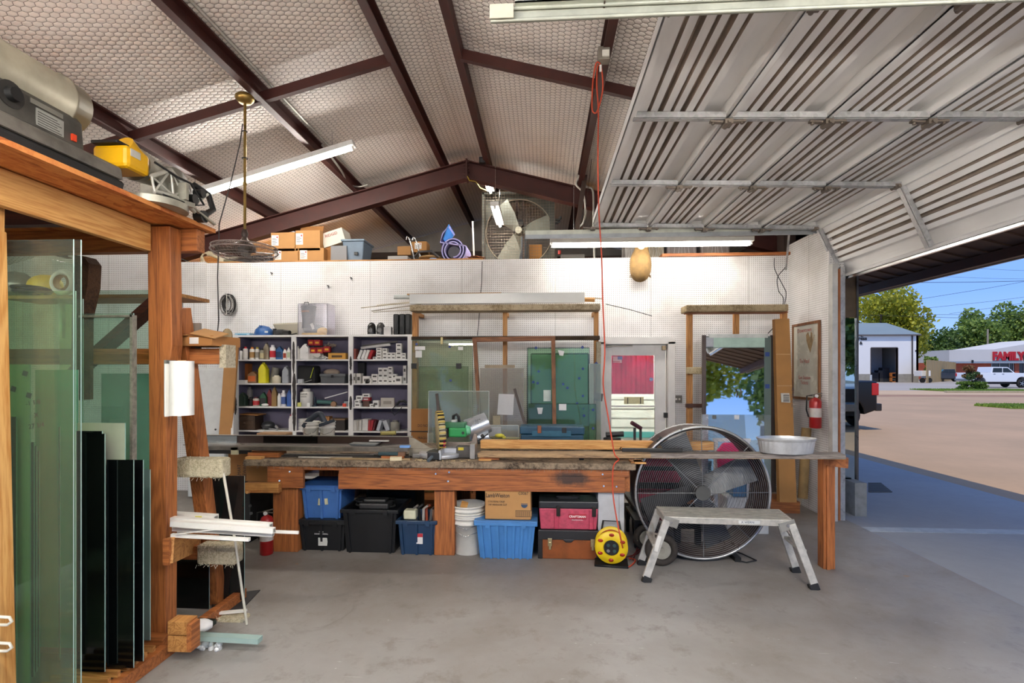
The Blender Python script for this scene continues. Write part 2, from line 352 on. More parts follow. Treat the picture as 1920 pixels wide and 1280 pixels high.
S('eave_beam', MB().box(5.22, 5.30, -1.5, 12, roof(5.3) - .12, roof(5.3)).box(3.9, 3.97, -1.5, 12, roof(3.97) - .13, roof(3.97) - .01), P('#43271f', .6))
S('trim_4', MB().box(5.38, 5.42, -1.5, 12, roof(5.4) - .09, roof(5.4) + .05), P('#8d7d6e', .6))
S('header_beam', MB().box(3.27, 3.4, -1.5, 10, 3.2, roof(3.4) - .03), P('#7d6c60', .6))
# steel frame: purlins sit on the rafter, braces between them
def purlin(x, y0, y1, s):
    z = roof(x, .15); m = MB()
    m.prism([(x - .035 * s, z), (x + .035 * s, z - .0), (x + .035 * s, z + .012), (x - .023 * s, z + .012), (x - .023 * s, z + .135), (x + .035 * s, z + .135), (x + .035 * s, z + .15), (x - .035 * s, z + .15)], 'Y', y0, y1)
    S('purlin', m, REDIRON)
for d in (.33, 1.55, 2.82, 4.05, 5.3): purlin(RX - d, -1.45, 9.95, 1)
for d in (.28, 1.54, 2.80): purlin(RX + d, -1.45, 9.95, -1)
for ys in (7.0, 1.0):
    rb = MB(); t0, t1 = .155, .40
    for s_, xe in ((-1, -7.35), (1, 3.2)):
        for a, b, w_ in ((t0, t0 + .012, .07), (t1 - .012, t1, .07), (t0, t1, .006)):
            rb.prism([(RX, RZ - a), (xe, roof(xe) - a), (xe, roof(xe) - b), (RX, RZ - b)], 'Y', ys - w_, ys + w_)
    rb.box(RX - .012, RX + .012, ys - .08, ys + .08, RZ - .42, RZ - .14)
    for k in range(5):
        for sx in (-1, 1): rb.cyl((RX + sx * .03, ys - .085, RZ - .19 - k * .045), (RX + sx * .03, ys - .07, RZ - .19 - k * .045), .009, n=6)
    S('rafter', rb, REDIRON)
for y in (4.6, .2):
    for a, b in ((RX - 1.55, RX - .33), (RX - 2.82, RX - 1.55), (RX - 4.05, RX - 2.82), (RX + .28, RX + 1.54), (RX + 1.54, RX + 2.8)):
        S('brace', MB().bar((a, y, roof(a, .10)), (b, y, roof(b, .10)), .05, .09), REDIRON)

# ================================================================ OVERHEAD DOOR
DY0, DY1 = 2.24, 5.8
def dpt(k):     # section joints along the track, k = 0 at the inner end
    if k <= 4: return Vector((.56 + .612 * k, 0, CH + 1.655 - .018 * k))
    return Vector((3.26, 0, CH + 1.03))
dr = T('overhead_door', 'open white ribbed sectional garage door hanging overhead on its tracks', 'garage door', (dpt(0).x, DY0, dpt(0).z))
prof = [(0, -.034), (.03, -.034), (.036, 0), (.1, 0), (.104, .028), (.118, .028), (.122, 0), (.165, 0), (.17, .045), (.195, .045), (.2, 0), (.245, 0), (.249, .028), (.262, .028), (.267, 0), (.305, 0), (.31, .045), (.335, .045), (.34, 0), (.385, 0), (.389, .028), (.402, .028), (.407, 0), (.45, 0), (.47, .045), (.585, .05), (.59, -.02), (.614, -.02)]
for k in range(5):
    a, b = dpt(k), dpt(k + 1); d = (b - a); L = d.length; d.normalize(); nn = Vector((d.z, 0, -d.x)) if True else 0
    nn = Vector((-d.z, 0, d.x)) if Vector((-d.z, 0, d.x)).z > 0 else -Vector((-d.z, 0, d.x))
    pp = [a + d * (s_ * L / .612) + nn * h for s_, h in prof]; m = MB(); n_ = len(pp)
    vs = [Vector((p.x, DY0, p.z)) for p in pp] + [Vector((p.x, DY1, p.z)) for p in pp]
    for i in range(n_ - 1): m.mat(1 if prof[i][1] > .02 and prof[i][0] < .42 or prof[i][1] == 0 and prof[i + 1][1] > .02 and prof[i][0] < .42 else 0).add([vs[i], vs[i + 1], vs[n_ + i + 1], vs[n_ + i]], [(0, 1, 2, 3)])
    m.mat(0)
    t0_, t1_ = a + nn * .07, b + nn * .07
    m.add([(a.x, DY0, a.z), (b.x, DY0, b.z), (t1_.x, DY0, t1_.z), (t0_.x, DY0, t0_.z), (a.x, DY1, a.z), (b.x, DY1, b.z), (t1_.x, DY1, t1_.z), (t0_.x, DY1, t0_.z)], [(0, 1, 2, 3), (7, 6, 5, 4), (2, 6, 7, 3), (0, 4, 7, 3), (1, 5, 6, 2)])
    sec = O('door_section', m, [DSKIN, P('#b9ab9c', .7, 0, .4, 5)], dr, w=True)
    for y in (DY0 + .03, 3.33, 4.49, DY1 - .03):
        st = MB(); a2, b2 = a - nn * .036, b - nn * .036; a2 = a2 + d * .02; b2 = b2 - d * .02
        wd = .075
        st.bar(Vector((a2.x, y, a2.z)), Vector((b2.x, y, b2.z)), wd * .5, .012, up=nn).bar(Vector((a2.x, y - .03, a2.z)) + nn * .015, Vector((b2.x, y - .03, b2.z)) + nn * .015, .008, .036, up=nn).bar(Vector((a2.x, y + .03, a2.z)) + nn * .015, Vector((b2.x, y + .03, b2.z)) + nn * .015, .02, .02, up=nn)
        o_ = O('stile', st, GALV, sec); o_.location = -wl(sec)
        if k > 0 or y in (DY0 + .03, DY1 - .03):
            hm = MB(); c = a - nn * .052
            hm.obox((c.x - .07, y, c.z), (.08, .03, .012), (0, .1, 0)).obox((c.x + .07, y, c.z), (.08, .03, .012)).obox((c.x, y, c.z - .01), (.05, .07, .03)).cyl((c.x, y - .05, c.z - .015), (c.x, y + .05, c.z - .015), .012, n=8)
            for q in (-.09, .09): hm.cyl((c.x + q, y, c.z - .016), (c.x + q, y, c.z), .01, n=6)
            o_ = O('hinge', hm, P('#8a7e72', .5, .6, .4), sec); o_.location = -wl(sec)
O('weather_seal', MB().bar((3.268, DY0, CH + 1.015), (3.268, DY1, CH + 1.015), .03, .04), CHROME, dr, w=True)
TR1 = P('#c7cabb', .45, .3, .25)
def track(y, sg, lab, first):
    x0 = QX(920 if first else 985, y); z = CH + (1.53 if first else 1.57)
    t = T('door_track', lab, 'door track', (x0, y, z), group='door tracks')
    pts = [(x0, y, z), (2.95, y, z)] + [(2.95 + .26 * math.sin(a), y, z - .35 * (1 - math.cos(a))) for a in [PI / 2 * i / 8 for i in range(1, 9)]] + [(3.215, y, 1.5), (3.215, y, .02)]
    m = MB()
    for dz in (-.025, .025):
        q = [(p[0], p[1], p[2] + (dz if i < 2 else dz * (1 - (i - 1) / 9) if i < 9 else 0)) for i, p in enumerate(pts)]
        q = [(p[0] + (0 if i < 6 else dz), p[1], p[2]) for i, p in enumerate(q)]; m.tube(q[:2 if first else 99], .008, 6)
    m.box(x0, 2.95, y + sg * .012, y + sg * .016, z - .028, z + .028)
    O('rail', m, TR1, t, w=True)
    if first:
        O('angle_iron', MB().box(QX(966, y), 3.2, y - .03, y - .024, z + .03, z + .075).box(QX(966, y), 3.2, y - .03, y + .03, z + .03, z + .034), TR1, t, w=True)
        for u in (973, 990, 1008, 1028): O('bolt', MB().cyl((QX(u, y), y - .036, z + .055), (QX(u, y), y - .03, z + .055), .006, n=8), CHROME, t, w=True)
        O('end_plate', MB().box(x0 - .002, x0 + .1, y - .024, y - .02, z - .03, z + .03), CREAM, t, w=True)
    else:
        O('flange', MB().box(x0, 3.0, y - .02, y - .014, z - .055, z - .02).bar((x0, y - .04, z - .066), (2.95, y - .04, z - .066), .012, .014), P('#a9adaf', .4, .7), t, w=True)
        O('track_arm', MB().bar((QX(1480, y), y, z - .02), (QX(1500, y) + .08, y + .5, z - .35), .02, .02), GALV, t, w=True)
    for u in ((1133,) if first else (1093, 1290)):
        x = QX(u, y); O('hanger_strap', MB().bar((x, y, z + .02), (x + (.12 if not first else .02), y + .25, roof(x, .16)), .035, .006, up=(1, 0, 0)), P('#5a4a40', .5, .7), t, w=True)
track(2.19, 1, 'cream horizontal garage door track nearest overhead with bolted angle iron', True)
track(5.83, -1, 'grey garage door track above the wall light, curving down at the doorway', False)
jm = T('door_jamb', 'white and steel door jamb strips at the right end of pegboard wall', 'door jamb', (3.2, 5.72, 0)); jm['kind'] = 'structure'
O('jamb_board', MB().box(3.085, 3.14, 5.66, 5.74, 0, 2.75), P('#c3c2bd', .5), jm, w=True)
O('jamb_steel', MB().box(3.19, 3.238, 5.70, 5.738, 0, 2.72), GALV, jm, w=True)
O('jamb_wood', MB().box(3.165, 3.189, 5.70, 5.738, 0, 2.7), OAK['Z'], jm, w=True)
# ================================================================ LIGHTS
def fixture(p0, p1, lab, group, tubes=1, drop=.07, st=1.0, wires=None, wd=.11):
    p0 = Vector(p0); p1 = Vector(p1); c = (p0 + p1) / 2; d = (p1 - p0).normalized(); t = T('strip_light', lab, 'strip light', c, group=group)
    sd = d.cross(Vector((0, 0, 1))).normalized(); up = sd.cross(d)
    O('housing', MB().bar(p0, p1, wd, .055, up=up), WHITE, t, w=True, bev=.004)
    for i in range(tubes):
        o = sd * ((i - (tubes - 1) / 2) * .06) - up * .05
        O('tube', MB().cyl(p0 + d * .04 + o, p1 - d * .04 + o, .016, n=10), EMIT('#fff9f0', TUBE * st), t, w=True)
        for q in (p0 + d * .03, p1 - d * .03): O('lamp_holder', MB().bar(q + o - up * .015, q + o + up * .03, .03, .02), WHITE, t, w=True)
    for q in (p0.lerp(p1, .12), p0.lerp(p1, .88)):
        if roof(q.x) - q.z > .2 and not (q.y > 7 and q.z < 3.1): O('hanger_chain', MB().tube([q, Vector((q.x, q.y, roof(q.x) - .005))], .003, 4), CHROME, t, w=True)
    return t
fixture(Q(326, 374, 5.62), Q(664, 269, 5.62), 'long bare fluorescent strip slung below the left purlins behind the ceiling fan', 'strip lights')
fixture(Q(-330, 125, 3.25), Q(84, -8, 3.25), 'fluorescent strip cut off by the upper left corner of the picture', 'strip lights')
fixture(Q(1031, 453, 6.2), Q(1411, 449, 6.2), 'horizontal white fluorescent strip in front of the pegboard wall top', 'strip lights', 2, wires=Q(1218, 440, 6.2), wd=.12, st=.28)
for Y0, Y1, h, lab in ((7.05, 7.42, 2.62, 'short glowing strip right under the roof peak, upper of two'), (6.5, 7.38, 2.12, 'glowing strip hanging before the exhaust fan grille, lower of two')):
    xx = QX(918 if h > 2.3 else 933, (Y0 + Y1) / 2); fixture((xx, Y0, CH + h + .02), (xx, Y1, CH + h + .02), lab, 'strip lights')
for i, (x, y) in enumerate(((-2.0, -.8), (1.6, -.8), (-5.2, -.8), (-4.4, 1.2), (-1.4, .9), (1.9, .7))):  # out-of-view fixtures added to brighten the room and the overhead door
    fixture((x - 1.1, y, 2.8), (x + 1.1, y, 2.8), 'added fill strip light in the shop front, %s, seen only in reflections' % ('mid front', 'right front', 'left front', 'left second row', 'mid second row', 'right second row')[i], 'added fill lights behind the viewer', 2)
for y in (8.6,): fixture((-5.5, y, roof(-5.5, .3)), (-3.3, y, roof(-3.3, .3)), 'fluorescent strip deep over the loft at left', 'strip lights')
# ================================================================ GLASS RACK AT LEFT
RK = T('glass_rack', 'tall timber rack full of glass sheets at left with a strand board top shelf', 'rack', (-2.6, 2.4, 0))
def rk(name, mb, mat, **k): return O(name, mb, mat, RK, w=True, **k)
px0, px1 = QX(286, 2.84), QX(328, 2.84)
rk('post', MB().prism([(px0, 2.43), (px1, 2.43), (px1 + .012, 1.75), (QX(322, 2.84), 1.5), (QX(320, 2.84), 0), (QX(290, 2.84), 0), (px0 + .01, 1.4)], 'Y', 2.8, 2.89), OAK['Z'], bev=.004)
rk('leg', MB().bar((-2.19, 2.96, 1.98), (-2.255, 3.42, 0), .09, .09, up=(1, 0, 0)), OAK['Z'], bev=.004)
rk('post', MB().bar(Q(-28, 430, 2.0), Q(-2, 1640, 2.0), .085, .1, up=(0, 1, 0)), PINE['Z'], bev=.004)
rk('post', MB().bar(Q(-10, 262, 2.02), Q(-12, 440, 2.02), .03, .06, up=(0, 1, 0)), PINE['Z'])
rk('shelf_board', MB().box(-3.7, -2.0, .4, 3.02, 2.445, 2.468), OSB)
rk('side_rail', MB().box(-2.27, -2.23, .4, 2.79, 2.285, 2.44), PINE['Y'], bev=.004)
rk('cross_beam', MB().box(-3.7, QX(380, 2.95), 2.9, 2.97, 2.31, 2.442), OAK['X'], bev=.003)
for y in (1.5, 2.3): rk('cross_beam', MB().box(-3.7, -2.3, y, y + .05, 2.3, 2.44), DKW['X'])
rk('back_panel', MB().box(-3.72, -3.68, .4, 3.0, .1, 2.44), DKW['Y'])
rk('arm', MB().box(-3.7, QX(432, 3.05), 3.0, 3.08, QZ(682, 3.04), QZ(652, 3.04)), OAK['X'], bev=.003)
rk('diagonal_brace', MB().bar(Q(128, 712, 3.12), Q(300, 560, 3.12), .05, .1, up=(0, 1, 0)), DKW['X'])
rk('carpet_pad', MB().obox(Q(427, 668, 3.04), (.04, .1, .14)), FUZZ('#c9bfa6', '#6f6248'))
rk('carpet_upright', MB().prism([(Q(152, 0, 2.95).x, QZ(470, 2.95)), (QX(170, 2.95), QZ(472, 2.95)), (QX(180, 2.95), QZ(486, 2.95)), (QX(178, 2.95), QZ(530, 2.95)), (QX(165, 2.95), QZ(590, 2.95)), (QX(164, 2.95), QZ(752, 2.95)), (QX(146, 2.95), QZ(752, 2.95))], 'Y', 2.9, 2.99), FUZZ('#5a3d28', '#2a1a10'))
rk('base_rail', MB().box(-3.7, -2.12, 2.74, 2.8, .0, .11).box(-3.7, -2.12, 1.2, 1.26, 0, .11).box(-2.14, -2.09, 1.2, 3.5, 0, .07), OAK['X'], bev=.003)
for i in range(9): rk('base_slat', MB().box(-2.42, -2.12, 2.2 + i * .058, 2.22 + i * .058, .07, .10), LUM['X'])
for v in (1165, 1214): rk('strap_loop', MB().tube([Q(-20, v + 6, 1.93), Q(14, v + 6, 1.93), Q(22, v, 1.93), Q(18, v - 8, 1.93), Q(-20, v - 10, 1.93)], .006, 6), P('#e6dfcc', .4))
def sheet(Y, ul, ur, vt, mat, lab, zb=.105, name='glass_sheet', th=.006, group='glass sheets standing in the rack', lean=0, cat='glass sheet', extra=None):
    zt = QZ(vt, Y, ur); x0 = QX(ul, Y); x1 = QX(ur, Y); m = MB()
    m.add([(x0, Y - lean, zb), (x1, Y - lean, zb), (x1, Y - lean + th, zb), (x0, Y - lean + th, zb), (x0, Y, zt), (x1, Y, zt), (x1, Y + th, zt), (x0, Y + th, zt)],
          [(3, 2, 1, 0), (4, 5, 6, 7), (0, 1, 5, 4), (2, 3, 7, 6), (3, 0, 4, 7)])
    m.mat(1).add([(x1, Y - lean, zb), (x1, Y - lean + th, zb), (x1, Y + th, zt), (x1, Y, zt)], [(0, 1, 2, 3)])
    o = O(name, m, [mat, P('#a9c9bf', .15, .2, 0)], label=lab, cat=cat, group=group); return o
GC = GLASS('#eef5ee', .02); GG = GLASS('#e2f0da', .06); GT = GLASS('#4f9a80', .35); GK = P('#060809', .08, 0, 0); GD = GLASS('#33403f', .3)
sheet(2.10, -260, 137, 448, GC, 'tall clear pane at the very front of the left rack')
sheet(2.15, -260, 151, 449, GC, 'tall clear pane just behind the front one, reaching a little further right')
g3 = sheet(2.20, -220, 141, 545, GG, 'pale green pane third from the front of the left rack')
gt = sheet(2.62, 66, 146, 693, P('#43b592', .6, 0, .2, 2), 'deep green tinted pane marked in black pen, beside the black panels')
for s_, u, v in (('-1 1/8', 62, 755), ('X', 68, 778), ('27 3/4', 68, 798)):
    TX(s_, g3, .03, Vector(Q(u, v, 2.198)), P('#1b2a26', .6, 0, 0), w=True, rot=(PI / 2, -.15, 0), name='pen_mark')
sheet(2.68, 112, 155, 560, GG, 'narrow strip of pale glass standing beside the green pane')
wt = sheet(2.27, -60, 56, 683, GLASS('#ecebda', .85), 'frosted white pane with small blue tape squares')
for u, v in ((47, 700), (25, 729), (54, 741)): O('tape_square', MB().obox(Q(u, v, 2.265), (.024, .002, .024), (0, .3, 0)), P('#26356b', .6, 0, 0), wt, w=True)
sheet(2.32, -60, 55, 777, P('#8b8b6c', .25, .1, .4, 5), 'olive grey mirror offcut leaning under the frosted pane')
sheet(2.24, -60, 30, 781, GK, 'black back-painted pane cut off by left picture edge')
for i, (u, v) in enumerate(((63, 829), (68, 836), (73, 846))): sheet(2.36 + i * .04, 40, u, v, P('#16222b', .15, 0, .1), 'slim dark navy strip of glass, %s of three beside the olive mirror' % ('leftmost', 'middle one', 'rightmost')[i], group='navy glass strips')
sheet(2.5, 110, 112, 800, P('#10352a', .15, 0, 0), 'very dark green narrow glass strip in front of the green pane')
sheet(2.44, 142, 191, 808, GK, 'wide black glass panel right of the deep green pane')
sheet(2.42, 150, 196, 813, GK, 'second black panel one step right of the wide black panel')
sheet(2.50, 145, 234, 793, P('#b9bda8', .3, .2, .3, 3), 'cream coloured back-painted panel standing behind the black ones')
sheet(2.46, 200, 250, 862, GK, 'glossy black panel just left of the timber post')
sheet(2.52, 236, 268, 862, P('#0b0c0d', .2), 'matt black strip of panel nearest the timber post')
mf = sheet(2.6, 150, 250, 587, GLASS('#e6f2ea', .06), 'glass pane edged with silver foam strip standing behind the black panels')
O('edge_strip', MB().box(QX(246, 2.59), QX(251, 2.59), 2.58, 2.61, .1, QZ(586, 2.6)).box(QX(150, 2.59), QX(250, 2.59), 2.58, 2.61, QZ(590, 2.6), QZ(586, 2.6)), P('#8f897d', .5, .3, .5, 40), mf, w=True)
sheet(3.2, 150, 284, 543, GLASS('#e2f0e8', .08), 'large pale pane leaning behind the rack post with a pegboard view through it')
sheet(3.3, 190, 288, 700, GLASS('#b8ded2', .15), 'teal tinted pane low behind the rack post')
sheet(2.72, 250, 281, 880, GLASS('#9fb6b3', .3), 'slim grey glass strip tucked against the timber post')
# shelf beyond the glass with bagged goods
bs = T('wall_shelf', 'small plank shelf seen through the tall clear panes at left', 'shelf', (-3.3, 3.7, 2.16))
O('plank', MB().cb(1.4, .3, .025, 0, 0, -.025), LUM['X'], bs); O('bracket', MB().box(-.5, -.47, .1, .13, -.3, 0).box(.47, .5, .1, .13, -.3, 0), GALV, bs)
O('bag', MB().sph((0, 0, .09), .13, .09, .09), P('#d8b41c', .5), at=(QX(85, 3.7), 3.7, 2.16), label='yellow bulging bag on the plank shelf behind the clear glass', cat='bag')
t = T('tape_roll', 'white roll of tape standing on the plank shelf behind glass', 'tape roll', (QX(118, 3.6), 3.6, 2.16))
O('roll', MB().torus((0, 0, .1), .078, .022, 'Y'), P('#e9e9e2', .5), t); O('core', MB().lathe([(.055, -.025), (.055, .025), (.05, .025), (.05, -.025)], (0, 0, .1), 'Y'), CARD, t)
O('plastic_bag', MB().sph((0, 0, .1), .16, .09, .11, 9, 6), P('#77716a', .3), at=(QX(28, 3.7), 3.7, 2.16), label='crumpled clear plastic bag of parts at the left end of plank shelf', cat='bag')
O('cable_coil', MB().torus((0, 0, .02), .1, .012, 'Z').torus((.03, 0, .035), .09, .012, 'Z').torus((-.02, .0, .05), .095, .012), BLACK, at=(QX(60, 3.56), 3.56, 2.165), label='black cable coiled at the front of the plank shelf', cat='cable')
# items at the right side of the rack post
t = T('film_roll', 'white plastic film roll standing on end against the timber post', 'roll', Q(338, 778, 2.68))
O('film', MB().cyl((.01, 0, 0), (.01, 0, .295), .058, n=24).box(-.052, -.045, -.05, 0, -.005, .28), P('#f1efe9', .4, 0, .08), t)
O('backing_strip', MB().box(-.07, -.055, -.03, .04, 0, .3), P('#8b8b87', .4, .3), t); O('core', MB().cyl((.01, 0, .29), (.01, 0, .3), .02), CARD, t)
for i, (u0, u1, v0, v1, Y) in enumerate(((334, 425, 858, 892, 3.06), (378, 449, 1018, 1053, 3.12), (414, 463, 1154, 1186, 3.2))):
    t = T('padded_arm', ('carpet wrapped rest arm at bench height beside the rack leg', 'carpet wrapped rest arm below the white extrusions', 'carpet wrapped rest arm nearest the floor beside the rack')[i], 'rest arm', Q((u0 + u1) / 2, v1, Y), group='carpet wrapped rest arms')
    a, b = Q(u0, v1, Y), Q(u1, v0, Y)
    m = MB().box(a.x, b.x, Y - .05, Y + .05, a.z, b.z)
    O('carpet', m, FUZZ('#cfc5a8', '#8d8160'), t, w=True, bev=.014)
    fr = MB()
    for k in range(70):
        x = random.uniform(a.x, b.x); q = Vector((x, Y - .05, a.z + (0 if k % 2 else b.z - a.z))); fr.tube([q, q + Vector((random.uniform(-.012, .012), -.006, random.uniform(-.02, .02)))], .0012, 3)
    O('frayed_edge', fr, P('#d9d0b6', .9, 0, 0), t, w=True)
    O('arm_board', MB().box(a.x - .12, a.x, Y - .02, Y + .02, a.z + .02, b.z - .02), OAK['X'], t, w=True)
O('rod', MB().tube([Q(412, 862, 3.05), Q(420, 893, 3.03), Q(440, 1010, 3.07), Q(463, 1170, 3.12)], .008, 6), P('#ded8c6', .5), label='thin cream rod leaning across the carpet wrapped arms', cat='rod')
t = T('bracket', 'pine board bracket jutting from the timber post under the white extrusions', 'bracket', Q(340, 1050, 2.9))
O('board', MB().bar(Q(318, 1032, 2.72), Q(374, 1010, 3.3), .04, .14), LUM['Y'], t, w=True, bev=.003); O('end_face', MB().obox(Q(313, 1034, 2.71), (.035, .02, .145)), OAK['X'], t, w=True)
VIN = P('#eeebe2', .35, 0, .08)
def hollow(m, p0, p1, w_, h_): m.bar(p0, p1, w_, h_); m.bar(Vector(p1) + Vector((.001, 0, 0)), Vector(p1) + Vector((.002, 0, 0)), w_ * .7, h_ * .7)
for i, (u0, v0, u1, v1, Y, w_, h_, lab) in enumerate(((322, 981, 514, 994, 2.80, .03, .03, 'white vinyl extrusion in front of the bundle on the pine bracket'), (322, 974, 508, 986, 2.85, .04, .035, 'thick white vinyl extrusion at the top of the bundle on pine bracket'),
        (322, 990, 512, 1001, 2.86, .03, .025, 'white vinyl extrusion lying lowest in the bundle on pine bracket'), (325, 966, 405, 971, 3.0, .05, .04, 'short white vinyl box section with yellow tag behind the bundle'), (400, 992, 560, 998, 2.9, .012, .016, 'thin white strip poking out furthest toward the bench leg'),
        (322, 1003, 468, 1011, 2.76, .02, .018, 'slim white channel resting below the vinyl bundle'), (330, 1001, 432, 989, 2.74, .006, .005, 'very thin white strip crossing the vinyl bundle at a slant'))):
    m = MB(); a, b = Q(u0, v0, Y), Q(u1, v1, Y); m.bar(a, b, w_, h_)
    o = O('vinyl_extrusion', m, VIN, label=lab, cat='extrusion', group='white vinyl extrusions')
    if w_ > .02: O('open_end', MB().bar(b + Vector((.0005, 0, 0)), b + Vector((.002, 0, 0)), w_ * .62, h_ * .62), P('#8a877e', .6, 0, .1), o).location = -o.location
    if i == 3: O('tag', MB().obox(Q(372, 972, 2.97), (.04, .004, .03)), P('#d9cf5a', .6, 0, .1), o).location = -o.location
t = T('rest_block', 'two stacked timber ends holding glass strips near the floor by post', 'timber block', Q(340, 1240, 2.7))
O('upper_block', MB().box(*[QX(q, 2.7) for q in (319, 357)], 2.68, 2.76, QZ(1207, 2.7), QZ(1181, 2.7)), LUM['Y'], t, w=True, bev=.003)
O('lower_block', MB().box(*[QX(q, 2.7) for q in (319, 362)], 2.68, 2.76, QZ(1240, 2.7), QZ(1209, 2.7)), LUM['Y'], t, w=True, bev=.003)
O('end_board', MB().box(*[QX(q, 2.7) for q in (357, 366)], 2.67, 2.74, QZ(1236, 2.7), QZ(1184, 2.7)), OAK['Y'], t, w=True)
o = O('glass_strip', MB().bar(Q(362, 1192, 2.82), Q(488, 1199, 2.82), .05, .028), GLASS('#cfe6df', .5), label='stack of narrow clear glass strips poking out near the floor', cat='glass strip')
O('glass_strip', MB().bar(Q(320, 1166, 3.0), Q(398, 1170, 3.0), .08, .03), P('#1f2c27', .15, 0, .2), label='dark glass strip stack behind the timber end block', cat='glass strip')
fm = MB(); 
for k in range(60): fm.sph(Q(random.uniform(362, 412), 1205 + random.uniform(0, 28) * (1 - .4 * random.random()), 2.84 + random.uniform(-.02, .04)), random.uniform(.008, .02), n=6, m=4)
O('padding', fm, P('#e8e7e2', .9), label='torn white foam padding hanging under the narrow glass strips', cat='padding')
O('rag', MB().sph(Q(378, 1172, 2.92), .07, .05, .035, 8, 5), P('#f0eeea', .8, 0, .15), label='crumpled white sheet tucked above the glass strips', cat='sheet')
sheet(3.42, 372, 458, 892, GLASS('#4b4a48', .25), 'dark smoked pane leaning beside the rack leg', zb=.02, lean=-.0)
sheet(3.3, 322, 392, 1000, GK, 'black pane standing low behind the rack leg', zb=.01)
O('rubber_mat', MB().prism([tuple(G(u, v).xy) for u, v in ((398, 1120), (488, 1107), (455, 1142), (396, 1152))], 'Z', .001, .008), P('#2e2e2f', .6), label='dark flat offcut lying on the floor beside the rack', cat='mat')
O('glass_strip', MB().bar(Q(398, 1150, 3.2), Q(462, 1144, 3.2), .02, .016), VIN, label='pale thin strip resting on the lowest carpet wrapped arm', cat='strip')
# box and board on the rack arm
t = T('cardboard_box', 'open cardboard carton with a shipping label lying on the rack arm', 'box', Q(385, 650, 3.05), rz=-.12)
O('carton', MB().box(-.17, .15, -.12, .12, 0, .06).box(-.19, .0, -.14, -.02, .06, .068), CARD2, t, bev=.002); O('shipping_label', MB().box(-.0, .06, -.123, -.121, .012, .05), WHITE, t); O('flap', MB().obox((.1, -.08, .075), (.16, .12, .006), (.3, .2, .1)), CARD, t)
O('board', MB().box(*[QX(q, 3.06) for q in (300, 376)], 3.05, 3.07, QZ(651.5, 3.06), QZ(602, 3.06)), P('#8d8378', .7), label='grey brown board offcut standing behind the carton on the arm', cat='board')
t = T('magazine_stack', 'leaning magazines with a tan cap behind the carton on the arm', 'magazines', Q(412, 651, 3.12)); t.scale = (.5, .4, .5)
for i, h in enumerate(('#7a5f78', '#4c6f9a', '#d8cfc6', '#8a6a7a')): O('magazine', MB().obox((-.06 + i * .035, 0, .1), (.02, .2, .2), (0, -.25, 0)), P(h, .5, 0, .1), t)
O('cap', MB().sph((.1, 0, .14), .06, .08, .1), P('#9d8a68', .8), t)
# ================================================================ SHELF TOP: HEATER AND SAW
H = T('kerosene_heater', 'dusty cylindrical forced air heater on the top shelf at left', 'heater', (-2.2, 1.9, 2.468))
GRM = P('#4d4a44', .55, .1, .6, 7); 
O('fuel_tank', MB().prism([(-.17, 0), (.17, 0), (.18, .035), (.17, .05), (-.17, .05), (-.18, .035)], 'Y', -.6, .46), P('#1b1b1b', .5, 0, .5, 8), H, bev=.006)
O('tank_top', MB().prism([(-.175, .052), (.18, .052), (.172, .11), (.13, .13), (-.13, .13)], 'Y', -.6, .455), P('#6c675f', .5, .1, .6, 9), H, bev=.01)
cp = O('control_panel', MB().prism([(-.12, .13), (.125, .13), (.115, .25), (.08, .29), (-.08, .29)], 'Y', -.5, .30), GRM, H, bev=.006)
O('combustion_tube', MB().lathe([(.1, -.55), (.118, -.545), (.12, -.3), (.12, .26), (.128, .262), (.128, .275), (.12, .277), (.118, .355), (.105, .36), (.1, .355), (.098, .1)], (0, 0, .345), 'Y', 28), P('#a29a86', .4, .35, .35, 6), H)
O('inner_burner', MB().cyl((0, .05, .345), (0, .32, .345), .085, n=20), P('#141312', .6), H)
O('carry_handle', MB().tube([(.0, -.35, .44), (.0, -.33, .52), (.0, -.1, .53), (0, -.03, .46)], .014, 8), P('#26211f', .5), H)
O('dial_knob', MB().cyl((.118, -.02, .215), (.15, -.02, .215), .03, .026, 16), BLACK, cp); O('dial_plate', MB().cyl((.118, -.02, .215), (.1255, -.02, .215), .052, n=20), P('#2b2926', .5), cp)
O('spec_plate', MB().box(.121, .1255, .08, .2, .145, .215), P('#a7a79f', .4, .3, .2), cp)
for i in range(6): O('print_line', MB().box(.1255, .1262, .085, .19 - (i % 3) * .01, .15 + i * .01, .153 + i * .01), P('#3a3a38', .6, 0, 0), cp)
O('warning_plate', MB().box(.117, .122, -.12, -.05, .2, .24), P('#7a776d', .5), cp); O('warning_plate', MB().box(.117, .122, .06, .2, .225, .245), P('#7a776d', .5), cp)
O('power_switch', MB().box(.122, .132, .235, .255, .15, .18), P('#d8431f', .4, 0, .05), cp)
KR = P('#d8d3c2', .5, 0, .1)
K = T('miter_saw', 'grey and yellow chop saw lying at the end of the top shelf', 'saw', (-2.08, 2.62, 2.468))
AG = P('#a8a596', .4, .45, .35, 12)
O('motor_housing', MB().box(-.1, .08, -.27, -.12, .12, .23).cyl((0, -.2, .26), (0, -.04, .17), .05, n=14), P('#e2ab0b', .35, 0, .12), K, bev=.02)
O('handle', MB().box(-.1, .04, -.28, -.14, .232, .25), BLACK, K, bev=.008); O('motor_end', MB().cyl((-.02, -.1, .2), (-.02, .08, .2), .085, .06, 18), AG, K)
O('power_label', MB().box(.08, .083, -.25, -.19, .18, .215), P('#c8c6bd', .4), K)
b = O('base', MB().cyl((0, .0, .0), (0, 0, .035), .16, n=28).prism([(-.26, -.05), (.1, -.09), (.16, .1), (-.2, .12)], 'Z', .035, .06), AG, K)
O('fence', MB().box(-.1, .16, .03, .05, .06, .15), AG, K)
